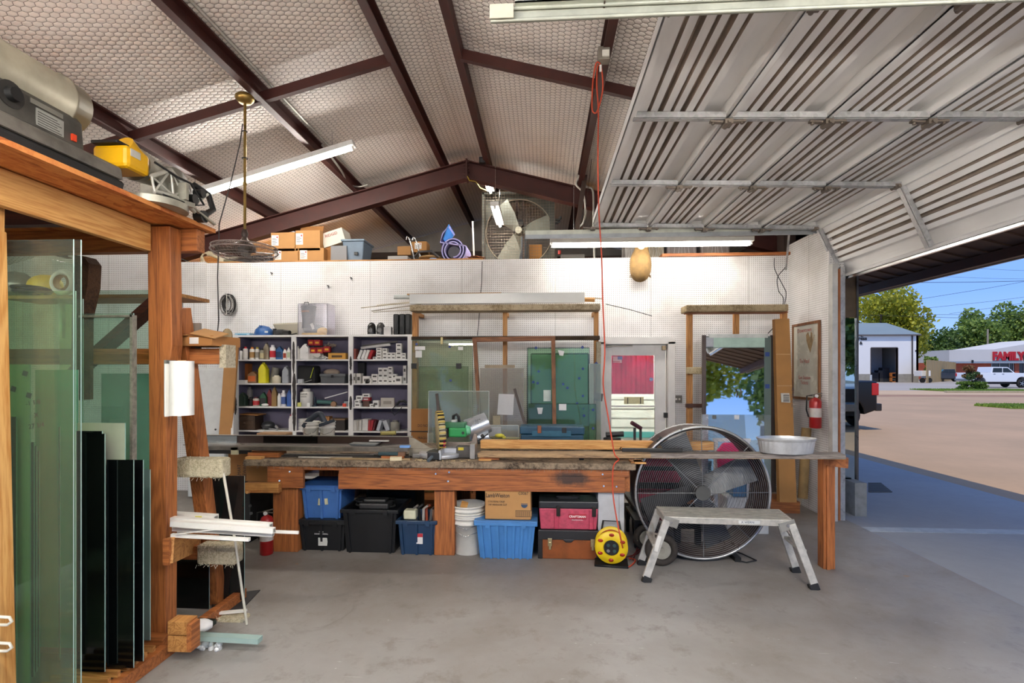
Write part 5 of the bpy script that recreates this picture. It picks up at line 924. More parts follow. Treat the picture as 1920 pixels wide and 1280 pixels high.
O('closer_arm', MB().cyl(Q(1137, 649, 6.66), Q(1186, 648, 6.66), .008).cyl(Q(1137, 649, 6.66), Q(1147, 649, 6.66), .014), P('#b5b0a2', .4, .6), D_, w=True); O('latch_block', fr4(1242, 1249, 648, 656, 6.64, 6.68), P('#b9a27c', .5), D_, w=True)
O('door_latch', fr4(1246, 1254, 774, 783, 6.62, 6.68), BLACK, D_, w=True); O('door_gap', fr4(1249, 1252, 642, 900, 6.695, 6.70), BLACK, D_, w=True)
# what stands outside that door: a pale sided trailer in daylight, and a lamp added in place of that daylight
t = T('siding_wall', 'white clapboard siding with a teal band seen through the door glass', 'siding', (1.2, 8.4, 0))
m = MB()
for i in range(14): m.prism([(8.4, .1 + i * .15), (8.42, .1 + i * .15), (8.42, .25 + i * .15), (8.415, .25 + i * .15)], 'X', .3, 2.6)
O('boards', m, P('#e8eeec', .4, 0, .08), t, w=True); O('teal_band', MB().box(.3, 2.6, 8.39, 8.4, QZ(820, 8.4, 1190), QZ(809, 8.4, 1190)), P('#3fa3a6', .5, 0, 0), t, w=True)
fixture((.6, 7.55, 2.9), (2.4, 7.55, 2.9), 'added strip light in the passage behind the half glazed door', 'strip lights', 2, st=2)
# outlet, rod, cable coil, wires on the wall
t = T('outlet_box', 'grey metal outlet box on the pegboard right of the door', 'outlet', Q(1271, 755, 6.62)); O('plate', fr4(1263, 1279, 741, 755, 6.63, 6.65), P('#77736c', .5, .5), t, w=True, bev=.002)
for u in (1268, 1274): O('socket', MB().cyl(Q(u, 748, 6.622), Q(u, 748, 6.63), .013, n=10), P('#cfcac0', .5), t, w=True)
O('rod', MB().tube([Q(1136, 570, 6.3), Q(1180, 580, 6.5), Q(1222, 592, 6.62)], .005, 6), P('#4a4a48', .5), label='thin dark rod poking out from pegboard above the white door', cat='rod')
t = T('cable_coil', 'coil of grey and black cable hanging on the pegboard at left', 'cable', Q(427, 596, 6.58)); zc = .18
for i in range(11): O('loop', MB().torus((random.uniform(-.02, .02), random.uniform(-.04, .03), zc + random.uniform(-.02, .02)), random.uniform(.07, .105), .007, 'Y', 26, 5, .85, 1.25), P(('#1c1b1b', '#8d8a86', '#2f2b29')[i % 3], .5), t)
O('hook', MB().tube([(0, .06, .3), (0, -.05, .3), (0, -.06, .33)], .005, 5), GALV, t); O('tie', MB().tube([(.02, -.06, .04), (.03, -.07, .3)], .006, 5), P('#c9c5bd', .5), t)
for i, (p, lab) in enumerate((([(1452, 484), (1453, 505), (1468, 535), (1474, 550), (1470, 575), (1462, 600), (1440, 625)], 'black wire wandering down the right corner of the pegboard, left strand'), ([(1474, 484), (1473, 500), (1458, 520), (1460, 545), (1469, 560), (1465, 590), (1463, 600)], 'black wire wandering down the right corner of the pegboard, right strand'))):
    O('wire', MB().tube(sm([Q(u, v, 6.55) for u, v in p]), .005, 5), BLACK, label=lab, cat='wire')
O('wire', MB().tube([Q(904, 490, 6.62), Q(903, 530, 6.63), Q(901, 553, 6.63)], .005, 5).tube([Q(899, 584, 6.62), Q(897, 610, 6.6), Q(895, 629, 6.55)], .005, 5), BLACK, label='black wire running down the seam above the centre rack', cat='wire')
for i, (u, v) in enumerate(((509, 511), (658, 520), (615, 535))): O('peg_hook', MB().bar(Q(u - 1.5, v, 6.63), Q(u + 1.5, v + 1, 6.63), .02, .012).bar(Q(u, v, 6.63), Q(u, v + 4, 6.64), .008, .008), BLACK, label='tiny black hook on the upper pegboard, %s of three' % ('left', 'right', 'middle')[i], cat='hook')
# mounted deer neck
t = T('deer_mount', 'tan mounted deer shoulder hanging from the wall top behind the light', 'mount', Q(1200, 528, 6.55))
m = MB(); pr = [(0, .0), (.06, .008), (.105, .05), (.13, .12), (.137, .2), (.132, .28), (.11, .35), (.085, .4), (.08, .46), (.085, .52), (.08, .57), (.05, .61), (0, .62)]
n = 22; vs = []
for r, z in pr:
    for i in range(n):
        a = 2 * PI * i / n; k = 1 + (.05 * math.sin(5 * a + z * 9) if z < .25 else 0); vs.append((r * k * math.cos(a) + (z * .0 if z < .3 else (z - .3) * .12), r * .7 * math.sin(a) - .02, z + .012 * math.sin(4 * a) * (z < .06)))
m.add(vs, [(j * n + i, j * n + (i + 1) % n, (j + 1) * n + (i + 1) % n, (j + 1) * n + i) for j in range(len(pr) - 1) for i in range(n)], True)
O('neck', m, P('#86693e', .9, 0, .4, 14), t, sub=1); O('throat_patch', MB().sph((.0, -.085, .42), .045, .02, .035), P('#e0d6c2', .9), t); O('muzzle', MB().sph((.02, -.09, .5), .05, .06, .06), P('#8a7050', .9), t)
O('backboard', MB().cyl((0, .06, .25), (0, .075, .25), .1, n=18), OAK['Z'], t)
fr = MB()
for i in range(40): a = 2 * PI * i / 40; q = Vector((.115 * math.cos(a), -.075 * abs(math.sin(a)), .06 + .03 * random.random())); fr.tube([q, q + Vector((.02 * math.cos(a), 0, -.02))], .003, 3)
O('ragged_hem', fr, P('#6b4f2c', .9), t)
# ================================================================ RIGHT RACK, MIRROR, LEANING THINGS
RR = T('wall_glass_rack', 'timber rack with carpeted rail beside the whiteboard corner', 'rack', (QX(1380, 6.3), 6.3, 0))
def rr(name, mb, mat, **k): return O(name, mb, mat, RR, w=True, **k)
rr('top_rail', fr4(1287, 1479, 570, 584, 6.05, 6.3), FUZZ('#b39f7c', '#7a6645', 50), bev=.01); rr('under_rail', fr4(1289, 1478, 584, 587, 6.15, 6.3), OAK['X'])
for u0, u1, vb in ((1288, 1298, 835), (1376, 1385, 627), (1465, 1475, 640)): rr('upright', MB().box(QX(u0, 6.32), QX(u1, 6.32), 6.3, 6.36, (0 if vb > 700 else .9), QZ(584, 6.32)), LUM['Z'])
rr('cross_pad', fr4(1290, 1322, 688, 701, 6.2, 6.3), FUZZ('#c9b993', '#8d7c58', 50), bev=.01); rr('foot_board', MB().box(QX(1285, 6.2), QX(1480, 6.2), 5.95, 6.33, 0, .13), OAK['X'])
rr('lower_rail', fr4(1287, 1325, 757, 764, 6.25, 6.3), DKW['X'])
mt = T('mirror', 'tall dark framed mirror leaning on the rack near the whiteboard', 'mirror', (QX(1385, 6.05), 6.05, .13))
def lean(u0, u1, v0, v1, dy, th, m=None):   # box on the leaning plane (Y 6.2 at v=625 .. 6.0 at v=925)
    Y = lambda v: 6.2 - .16 * (v - 625) / 300; m = m or MB(); vs = []
    for v in (v1, v0):
        y = Y(v) - dy; vs += [Q(u0, v, y), Q(u1, v, y), Q(u1, v, y) + Vector((0, th, 0)), Q(u0, v, y) + Vector((0, th, 0))]
    return m.add(vs, [(3, 2, 1, 0), (4, 5, 6, 7), (0, 1, 5, 4), (1, 2, 6, 5), (2, 3, 7, 6), (3, 0, 4, 7)])
O('mirror_glass', lean(1323, 1437, 652, 920, 0, .006), MIR, mt, w=True); O('frame_edge', lean(1317, 1324, 628, 922, .005, .03), P('#4a3c36', .4, .3), mt, w=True); O('frame_edge', lean(1446, 1455, 628, 922, .005, .03), P('#3a302c', .4, .3), mt, w=True)
O('edge_glass', lean(1433, 1447, 632, 922, .002, .02), GLASS('#a9bdb5', .4), mt, w=True); O('backing_panel', lean(1320, 1453, 630, 921, -.012, .012), P('#6f7a76', .6), mt, w=True)
O('top_glass', lean(1338, 1434, 632, 651, .006, .01), P('#bcd6c6', .15, 0, .15), mt, w=True); O('top_clip', lean(1330, 1440, 626, 633, .01, .03), P('#d8dad2', .4, .3), mt, w=True); O('protector', lean(1321, 1338, 632, 650, .004, .01), P('#b9bcc0', .3), mt, w=True)
for v in (660, 720): O('tape_patch', lean(1435, 1443, v, v + 8, .01, .004), P('#2b4a8c', .5), mt, w=True)
O('hook', MB().tube([Q(1386, 744, 6.1), Q(1390, 735, 6.08), Q(1388, 728, 6.08)], .008, 6), P('#8a7c66', .4, .6), mt, w=True)
o = O('acrylic_sheet', MB().box(QX(1318, 5.75), QX(1445, 5.75), 5.75, 5.756, .002, QZ(775, 5.75)), GLASS('#e6ebea', .10), label='clear acrylic sheet standing on the floor before the tall mirror', cat='acrylic sheet')
O('label_sticker', fr4(1377, 1386, 778, 786, 5.745, 5.748), WHITE, o).location = -o.location
O('corner_post', MB().box(QX(1317, 5.7), QX(1328, 5.7), 5.7, 5.73, 0.0, QZ(775, 5.7)), P('#b9bcbf', .25, .6), label='polished metal post standing left of the clear acrylic sheet', cat='post')
t = T('cardboard_box', 'very tall narrow cardboard carton leaning in the whiteboard corner', 'box', Q(1475, 930, 5.9))
m = MB(); a, b, c, d = Q(1453, 598, 6.15), Q(1480, 597, 6.15), Q(1494, 932, 5.92), Q(1462, 932, 5.92); dd = Vector((0, .07, 0)); d.z = c.z = .131
O('carton', m.add([d, c, c + dd, d + dd, a, b, b + dd, a + dd], [(3, 2, 1, 0), (4, 5, 6, 7), (0, 1, 5, 4), (1, 2, 6, 5), (2, 3, 7, 6), (3, 0, 4, 7)]), P('#b07f48', .8, 0, .15, 4), t, w=True)
for v in (664, 723, 850): k = (v - 598) / 334; q0 = Q(1453 + 9 * k + .5, v, 6.145 - .23 * k); q1 = Q(1480 + 14 * k - .5, v, 6.145 - .23 * k); O('seam_tape', MB().bar(q0, q1, .004, .012), P('#c49a66', .6), t, w=True)
O('shipping_label', MB().prism([tuple(Q(u, v, 6).xz) for u, v in ((1466, 737), (1482, 737), (1484, 755), (1467, 754))], 'Y', 6.025, 6.03), P('#dcd6c8', .6), t, w=True)
for k in range(4): O('print_line', fr4(1469, 1480, 740 + k * 3.5, 741.5 + k * 3.5, 6.02, 6.024), INK, t, w=True)
TX('27 1/2 x 3/4 x 54', t, .045, Q(1487, 745, 6.03), P('#3a4a5a', .6, 0, 0), rot=(PI / 2, -PI / 2, 0), w=True, sx=.7)
O('cardboard_tube', MB().cyl(Q(1512, 802, 6.0), Q(1505, 934, 5.93), .05, n=16), P('#8d7248', .8, 0, .3), label='stubby brown cardboard tube standing right of the tall carton', cat='tube')
# whiteboard and extinguisher on the right wall
WX = 3.085
A, B_, C_, D2 = UX(1490, 614, WX), UX(1537, 604, WX), UX(1537, 747, WX), UX(1490, 742, WX); y0, y1 = B_.y, A.y; z1, z0 = (A.z + B_.z) / 2, (C_.z + D2.z) / 2
t = T('whiteboard', 'wood framed whiteboard with faint red writing on the right pegboard wall', 'whiteboard', (WX, (y0 + y1) / 2, z0))
O('board', MB().box(WX - .01, WX, y0, y1, z0, z1), P('#dcdbcb', .25, 0, .06), t, w=True)
O('frame', MB().box(WX - .022, WX, y0 - .025, y0, z0 - .03, z1 + .03).box(WX - .022, WX, y1, y1 + .025, z0 - .03, z1 + .03).box(WX - .022, WX, y0, y1, z0 - .03, z0).box(WX - .022, WX, y0, y1, z1, z1 + .03), WOOD('#8a5a34', '#5e3a20', 'Z'), t, w=True)
RM = P('#b5655c', .6, 0, 0); ym = (y0 + y1) / 2
for s_, fz_, sz_ in (('Downtown', .93, .07), ('To Haul', .5, .07), ('Get Station', .27, .06), ('Tickets', .2, .06)): TX(s_, t, sz_, (WX - .0115, ym + .03, z0 + (z1 - z0) * fz_), RM, rot=(PI / 2, 0, -PI / 2), w=True, sx=1.0)
mm = MB(); cz = z0 + (z1 - z0) * .78; cy = y0 + (y1 - y0) * .32; HND = [(.09, 0), (.1, .07), (.05, .1), (.0, .02), (-.02, .1), (-.05, .08), (-.06, .0), (-.1, .06), (-.05, -.05), (.0, -.14), (.05, -.07)]
mm.prism([(cy + p * .9, cz + q) for p, q in HND], 'X', WX - .013, WX - .0105); O('turkey_cutout', mm, P('#b59a70', .8, 0, .4, 20), t, w=True)
q = UX(1527, 802, 2.98); extinguisher((2.99, q.y, q.z), .06, .40, 'red fire extinguisher hanging on the right wall below the whiteboard')
# ================================================================ OUTSIDE DOORWAY PANEL
YP = 6.15; PX0, PX1 = QX(1560, YP), QX(1608, YP)
t = T('mirror_glass_panel', 'tall narrow mirrored glass panel in steel edging outside the doorway', 'glass panel', ((PX0 + PX1) / 2, YP, 0))
O('mirror_glass', MB().box(PX0 + .015, PX1 - .022, YP + .0, YP + .02, QZ(945, YP), QZ(600, YP)), P('#b9c4c4', .015, 1, 0), t, w=True); O('upper_panel', MB().box(PX0 + .015, PX1 - .022, YP, YP + .02, QZ(599, YP), QZ(505, YP)), P('#6d5a42', .4, .3), t, w=True)
O('steel_edge', MB().box(PX1 - .022, PX1, YP - .02, YP + .03, 0, QZ(505, YP)), P('#6f6a66', .3, .7), t, w=True); O('steel_edge', MB().box(PX0, PX0 + .015, YP - .02, YP + .03, 0, QZ(505, YP)), P('#a9a59e', .4, .6), t, w=True)
O('kick_panel', MB().box(PX0 + .015, PX1 - .022, YP - .0, YP + .02, 0, QZ(946, YP)), P('#c9cdce', .5), t, w=True)
S('wall_outside', MB().box(3.27, PX1 - .06, YP + .05, 10, 0, roof(PX1) - .03), P('#b0a89c', .6))
a, b = G(1603, 966), G(1629, 968); t = O('concrete_block', MB().box(a.x, b.x, a.y, a.y + .2, -.01, QZ(897, a.y)), P('#8f8f8c', .85, 0, .3, 12), label='grey concrete block on the paving against the mirrored panel', cat='block')
g = MB(); c0, c1, c2, c3_ = G(1629, 905), G(1652, 905), G(1672, 921), G(1629, 921)
g.prism([tuple(p.xy) for p in (c0, c1, c2, c3_)], 'Z', -.0095, -.003); o = O('drain_grate', g, P('#3d3a38', .6, .4), label='dark drain grate in the paving beside the concrete block', cat='grate')
gb = MB()
for i in range(9): gb.bar(c0.lerp(c3_, i / 8) + Vector((0, 0, -.002)), c1.lerp(c2, i / 8) + Vector((0, 0, -.002)), .02, .01)
O('grate_bars', gb, P('#5a5754', .5, .5), o).location = -o.location
S('trim_5', MB().box(3.27, 12, 5.35, 5.5, -.012, -.006), P('#aeb4b8', .7))
# ================================================================ ON THE BENCH
BZ = .8255
t = T('steel_channel', 'long steel and brown channel lying along the left half of bench', 'channel', (QX(560, 4.6), 4.62, .95))
xa, xb = QX(357, 4.62), QX(770, 4.62); z0, z1 = QZ(836, 4.6), QZ(822, 4.6)
O('web', MB().box(xa, xb, 4.66, 4.67, z0, z1), P('#4b3a33', .3, .5, .4, 2), t, w=True)
for u0, u1, c in ((357, 440, '#8a8f8d'), (490, 592, '#26211f')): O('reflective_band', MB().box(QX(u0, 4.62), QX(u1, 4.62), 4.655, 4.66, z0, z1 - .004), P(c, .15, .8, .2), t, w=True)
O('flange', MB().box(xa, xb, 4.52, 4.66, z0 - .008, z0).box(xa, xb, 4.66, 4.70, z1 - .002, z1 + .004), P('#b3aea6', .3, .7, .25, 3), t, w=True)
O('steel_channel', MB().box(QX(358, 4.5), QX(768, 4.5), 4.44, 4.5, QZ(847, 4.5), QZ(839, 4.5)), P('#8b8378', .35, .6, .6, 5), label='second pale streaked channel lying in front of the brown one', cat='channel', bev=.002)
O('dark_trim', MB().box(QX(357, 4.48), QX(470, 4.48), 4.46, 4.5, QZ(855, 4.48), QZ(848, 4.48)), P('#2a2726', .4, .3), label='black trim length taped at its end, left of the bench', cat='trim')
O('tape_wrap', MB().box(QX(434, 4.45), QX(447, 4.45), 4.44, 4.455, QZ(857, 4.45), QZ(843, 4.45)), P('#d3cda8', .6), label='cream tape wrapped round the black trim end', cat='tape')
zz = BZ + .001
O('timber_wedge', MB().box(QX(470, 4.5), QX(527, 4.5), 4.45, 4.6, zz, zz + .045), OAK['X'], label='brown timber offcut at the bench left corner', cat='timber', bev=.003)
O('timber_offcut', MB().box(QX(462, 4.38), QX(492, 4.38), 4.36, 4.42, zz, zz + .02), PINE['X'], label='small light pine scrap at the bench left corner edge', cat='timber')
for i, (u0, v0, u1, v1, y, w_, h, c, r) in enumerate(((530, 856, 770, 860, 4.52, .05, .014, '#3a3531', 'dark flat'), (525, 852, 700, 855, 4.56, .02, .02, '#b3a897', 'pale narrow'), (560, 858, 660, 860, 4.46, .015, .012, '#d2cabb', 'whitish short'), (620, 862, 770, 863, 4.41, .04, .012, '#a78c66', 'tan wooden'), (640, 853, 765, 852, 4.6, .03, .02, '#6b5a4a', 'brown'))):
    a = Q(u0, v0, y); b_ = Q(u1, v1, y); a.z = b_.z = zz + h / 2 + .001; O('trim_strip', MB().bar(a, b_, w_, h), P(c, .6, 0, .4, 12), label='%s trim strip on the carpet left of the chop saw' % r, cat='trim strip', group='trim strips on the bench')
t = T('chisel', 'teal and brown handled scraper lying left of the chop saw', 'scraper', (QX(735, 4.4), 4.43, zz + .03)); O('handle', MB().bar((-.13, 0, .02), (.05, 0, .02), .03, .03), P('#243f44', .5), t, bev=.006); O('ferrule', MB().bar((.05, 0, .02), (.11, 0, .02), .035, .034), P('#6b4a34', .6), t); O('blade', MB().bar((-.2, 0, .015), (-.13, 0, .018), .02, .005), CHROME, t); O('rest', MB().box(-.1, .1, -.02, .02, -.03, .003), OAK['X'], t)
O('tray', MB().taper(.22, .1, .26, .13, .02), P('#b5b8b6', .35, .6), at=(QX(685, 4.58), 4.57, z0 + .001), label='grey shallow metal tray on the channel flange', cat='tray', bev=.002)
O('putty_knife', MB().bar((-.08, 0, 0), (.1, 0, 0), .03, .01), P('#d8d4cc', .4, .3), at=(QX(705, 4.56), 4.62, z0 + .035), label='small pale brush lying across the grey tray', cat='brush')
O('blue_clip', MB().obox((0, 0, .01), (.09, .04, .02)), P('#6f9cd6', .4), at=(QX(762, 4.5), 4.46, z0 + .001 - .002), label='light blue tape piece at the right end of the channel', cat='tape')
for i in range(16): pass
m = MB()
for i in range(60): m.obox((random.uniform(-.25, .25), random.uniform(-.05, .05), .003), (random.uniform(.006, .02), random.uniform(.004, .01), .004), (0, 0, random.uniform(0, 3)))
O('wood_shavings', m, P('#cbb489', .8), at=(QX(830, 4.4), 4.40, zz), label='pale wood shavings scattered on the carpet round the chop saw', cat='shavings', kind='stuff')
O('wood_scrap', MB().obox((0, 0, .015), (.1, .05, .03), (0, 0, .2)), P('#e0d2ae', .7), at=(QX(742, 4.38), 4.39, zz), label='cream wood chip at bench edge left of the chop saw', cat='wood scrap')
# chop saw
Y0 = 4.56; sx = QX(822, Y0); K = T('miter_saw', 'green motored chop saw with striped blade guard in the bench middle', 'saw', (sx, Y0, zz))
AL = P('#c3c5c8', .35, .5, .2, 10); SG = P('#8f8c86', .45, .5, .25, 10)
def k(px): return px * Y0 / F
O('turntable', MB().lathe([(k(40), 0.01), (k(41), .02), (k(41), .045), (k(38), .05), (0, .05)], (k(4), .02, 0), n=36), AL, K); O('base_plate', MB().prism([(-k(55), .12), (-k(48), -.04), (k(38), -.04), (k(75), -.05), (k(82), .14)], 'Z', 0, .035), SG, K, bev=.004)
O('front_arm', MB().box(-k(12), k(10), -.2, .02, .012, .07), BLACK, K, bev=.004); O('arm_cover', MB().box(-k(13), k(8), -.205, -.08, .07, .078), P('#55524f', .4, .5), K); O('arm_side', MB().box(k(8), k(13), -.19, -.05, .01, .09), AL, K, bev=.003)
O('lock_knob', MB().cyl((-k(8), -.25, .012), (-k(3), -.19, .04), .014, n=12), P('#59646c', .4), K)
O('left_fence', MB().prism([(-k(58), .03), (-k(60), .17), (-k(50), .16), (-k(14), .06), (-k(14), .03)], 'Y', .06, .08).box(-k(58), -k(10), .03, .1, .0, .07), P('#a39a88', .6, .2, .3), K)
O('right_fence', MB().box(k(12), k(72), .06, .08, .05, .13).prism([(k(50), .12), (k(72), .12), (k(72), .2), (k(66), .21), (k(62), .14)], 'Y', .05, .08), P('#9a8a7c', .5, .3, .3), K, bev=.003)
sd = O('right_support', MB().box(k(36), k(66), -.06, .02, .005, .11), P('#55514c', .4, .5), K, bev=.006); O('support_foot', MB().box(k(62), k(72), -.08, .1, .0, .13), P('#a9a69f', .35, .6), K, bev=.004)
O('warning_label', MB().box(k(40), k(50), -.063, -.06, .075, .1), P('#d6c23a', .5, 0, 0), K)
O('bed', MB().box(k(8), k(40), -.05, .06, .05, .09), AL, K, bev=.003)
# blade guard: a disc seen nearly edge-on with striped rim
g = T('x', None, None); bpy.data.objects.remove(g)
gm = MB().lathe([(0, -.03), (.16, -.03), (.17, -.02), (.17, .02), (.16, .03), (0, .03)], (0, 0, 0), 'X', 40)
ang = math.radians(18); Mx = Matrix.Translation((k(2), .04, .235)) @ Euler((0, -.05, ang)).to_matrix().to_4x4(); gm.xf(Mx)
O('blade_guard', gm, P('#b9ac84', .5, .1, .2), K)
st = MB(); st2 = MB()
for i in range(44):
    a = 2 * PI * i / 44; c = Vector((0, .171 * math.cos(a), .171 * math.sin(a))); (st if i % 2 else st2).obox(c, (.058, .008, .0245), (a - PI / 2 + PI, 0, 0))
    st_ = None
for mm, c, nm in ((st, '#1a1815', 'black_stripe'), (st2, '#cfb45a', 'yellow_stripe')): mm.xf(Mx); O(nm, mm, P(c, .5, 0, .1), K, kind='stuff')
O('lower_guard', MB().lathe([(0, .01), (.125, .012), (.14, .02), (.125, .05), (0, .055)], (0, 0, 0), 'X', 24).xf(Matrix.Translation((k(7), -.03, .17)) @ Euler((0, 0, ang)).to_matrix().to_4x4() @ Matrix.Scale(.62, 4)), P('#c22a55', .4), K)
O('motor', MB().box(k(20), k(54), -.03, .1, .185, .27), P('#1f8a45', .35, 0, .1), K, bev=.014); O('motor_top', MB().box(k(10), k(52), -.02, .1, .262, .315), P('#2f6b46', .4, 0, .2), K, bev=.012); O('motor_cap', MB().cyl((k(52), .03, .24), (k(60), .03, .24), .05, .035, 14), P('#6fbf92', .4), K); O('vent', MB().box(k(8), k(18), -.025, .06, .17, .26), P('#3c3a38', .5), K, bev=.008)
O('brush_cap', MB().cyl((k(48), -.036, .225), (k(48), -.028, .225), .013, n=12), BLACK, K)
O('handle', MB().tube([(k(26), .06, .31), (k(27), .05, .37), (k(33), .045, .385), (k(37), .05, .36), (k(38), .06, .31)], .014, 8), BLACK, K); O('trigger_housing', MB().box(k(24), k(34), .02, .08, .3, .335), P('#c9c7c2', .4), K, bev=.004)
O('duct', MB().cyl((k(45), .35, .2), (k(85), .4, .28), .11, .1, 20).cyl((k(50), .34, .13), (k(88), .36, .14), .06, .07, 16), P('#c3cad2', .3, .7, .2, 6), label='silver galvanised duct behind the green motor', parent=K)
O('clamp_rod', MB().tube([(k(70), .1, .13), (k(92), .12, .2)], .006, 6).cyl((k(80), .1, .17), (k(84), .1, .19), .02, n=10), BLACK, K)
# buckets with vacuum parts
for i, (u, lab) in enumerate(((583, 'white bucket on the bench before the bookcase, left one'), (614, 'white bucket on the bench before the bookcase, right one'))): bucket((QX(u, 5.2), 5.2, zz), .078, .255, lab, group='white buckets on the bench')
O('vacuum_hose', MB().tube(sm([Q(570, 800, 5.15), Q(578, 790, 5.15), Q(590, 780, 5.15), Q(600, 776, 5.15), Q(606, 786, 5.15), Q(611, 797, 5.15)]), .03, 10).bar(Q(600, 797, 5.1), Q(626, 788, 5.1), .04, .03), P('#2c3540', .45), label='black vacuum attachment lying over the two white buckets', cat='vacuum part')
O('cardboard_box', MB().box(QX(490, 5.4), QX(545, 5.4), 5.3, 5.45, zz, QZ(813, 5.4)), P('#a98563', .8), label='tan paper wrapped block behind the channel before bookcase left bay', cat='box', bev=.01)
O('clamp', MB().cyl(Q(716, 812, 5.2), Q(742, 811, 5.2), .02, n=12).tube([Q(712, 824, 5.2), Q(714, 814, 5.2), Q(714, 808, 5.2)], .005, 5).tube([Q(736, 824, 5.2), Q(737, 808, 5.2)], .005, 5).box(QX(708, 5.2), QX(745, 5.2), 5.15, 5.25, zz, zz + .02), P('#a39a5a', .5), label='caulk tube cradle with wire ends on the bench right of buckets', cat='caulk gun')
# lumber
t = O('lumber', MB().bar(Q(902, 832, 4.72), Q(1336, 835, 4.62), .09, .075), PINE['X'], label='thick yellow pine board lying on the long plank behind', cat='lumber', bev=.005)
pa, pb = Q(899, 851, 4.48), Q(1578, 854, 4.16)
t = T('long_plank', 'very long weathered plank reaching from the bench to its own leg at right', 'plank', (pa + pb) / 2)
mid = pa.lerp(pb, .5); O('plank', MB().bar(pa, pb, .15, .036), WOOD('#a98a63', '#6f5840', 'X'), t, w=True, bev=.004); O('worn_half', MB().bar(mid + Vector((0, -.003, .003)), pb + Vector((-.003, -.003, .003)), .146, .034), WOOD('#8b8179', '#5c534c', 'X'), t, w=True)
q = G(1555, 1067); O('leg', MB().box(QX(1544, q.y), QX(1566, q.y), q.y, q.y + .09, 0, pb.z - .019), OAK['Z'], t, w=True, bev=.003); O('leg_batten', MB().box(QX(1549, q.y), QX(1556, q.y), q.y - .012, q.y, 0, pb.z - .1), OAK['Z'], t, w=True)
O('cross_block', MB().bar((QX(1562, q.y), q.y + .04, pb.z - .07), (QX(1588, q.y), q.y - .02, pb.z - .075), .09, .075), OAK['X'], t, w=True, bev=.003)
for u0, u1, v0, v1, y, lab, mt_ in ((900, 936, 852, 862, 4.42, 'brown block under the left end of the long plank', OAK['X']), (897, 921, 861, 868, 4.40, 'yellow pine scrap at the chop saw right foot', PINE['X']), (1183, 1207, 868, 879, 4.36, 'stacked pine block at the bench right corner under plank', LUM['X']), (1190, 1212, 876, 883, 4.33, 'thin light pine scrap poking off the bench right corner', PINE['X'])):
    a, b_ = Q(u0, v1, y), Q(u1, v0, y); O('timber_block', MB().box(a.x, b_.x, y, y + .12, max(a.z, zz), max(b_.z, zz + .015)), mt_, label=lab, cat='timber', bev=.003)
t = T('jumbled_tools', 'dark jumble of cords and tools under the long plank', 'tools', (QX(1030, 4.55), 4.62, zz)); m = MB()
for i in range(26): x = random.uniform(-.48, .52); m.tube([(x, random.uniform(-.06, .1), .012), (x + random.uniform(-.15, .15), random.uniform(-.06, .1), random.uniform(.012, .045)), (x + random.uniform(-.3, .3), random.uniform(-.06, .1), .012)], .008, 5)
O('cords', m, RUBBER, t); O('socket_part', MB().box(.26, .3, -.12, -.09, 0, .015), BLACK, t); O('pen', MB().cyl((-.56, -.1, .008), (-.45, -.1, .008), .006), P('#6a5a9a', .5), t)
t = T('black_level', 'black bar with end hook lying on the long plank', 'bar', Q(1222, 846, 4.33)); O('bar', MB().bar(Q(1166, 843, 4.34), Q(1279, 844, 4.3), .03, .03), BLACK, t, w=True, bev=.004); O('hook', MB().tube([Q(1166, 843, 4.34), Q(1162, 841, 4.34), Q(1165, 838, 4.34)], .005, 6), BLACK, t, w=True)
# tool box, pads, sander, cart, pan
t = T('tool_box', 'navy blue plastic tool box with copper latch behind the pine lumber', 'tool box', (QX(1035, 5.15), 5.2, zz)); a = QX(975, 5.15) - t.location.x; b_ = -a; zt_ = QZ(797, 5.15) - zz
NB = P('#1f4a63', .35, 0, .25, 6); O('body', MB().box(a + .01, b_ - .01, -.1, .13, 0, zt_ * .62), NB, t, bev=.01); O('lid', MB().box(a, b_, -.11, .14, zt_ * .64, zt_ * .97).box(a * .8, b_ * .8, -.1, .12, zt_ * .9, zt_ * 1.0), NB, t, bev=.012); O('front_recess', MB().box(a * .62, b_ * .58, -.118, -.1, zt_ * .55, zt_ * .8), P('#2b6078', .4), t, bev=.004)
O('latch', MB().box(a * .45, a * .33, -.128, -.11, zt_ * .7, zt_ * 1.03), P('#a4684c', .35, .8), t, bev=.003); O('latch', MB().box(b_ * .3, b_ * .44, -.128, -.11, zt_ * .72, zt_ * .95), BLACK, t, bev=.003)
m = MB()
for i in range(14): m.torus((random.uniform(-.08, .1), random.uniform(-.03, .03), .05 + .012 * i * .6), random.uniform(.05, .09), .007, 'Z', 18, 5, 1, .6)
O('cord_pile', m, P('#8d8a66', .5), at=(QX(942, 5.1), 5.12, zz - .03), label='grey green cord pile behind the pine lumber by the saw', cat='cord'); O('yellow_grip', MB().sph((0, 0, .0), .05, .03, .02, 10, 6).bar((0, 0, 0), (.06, 0, -.02), .03, .02), P('#c9c03a', .5), at=(QX(937, 5.1), 5.08, zz + .135), label='yellow grip on top of the grey green cord pile', cat='grip')
O('white_case', MB().box(0, .14, 0, .1, 0, .19), P('#c3c7ca', .5), at=(QX(913, 5.3), 5.36, zz), label='pale grey carton between saw duct and cord pile', cat='box', bev=.004)
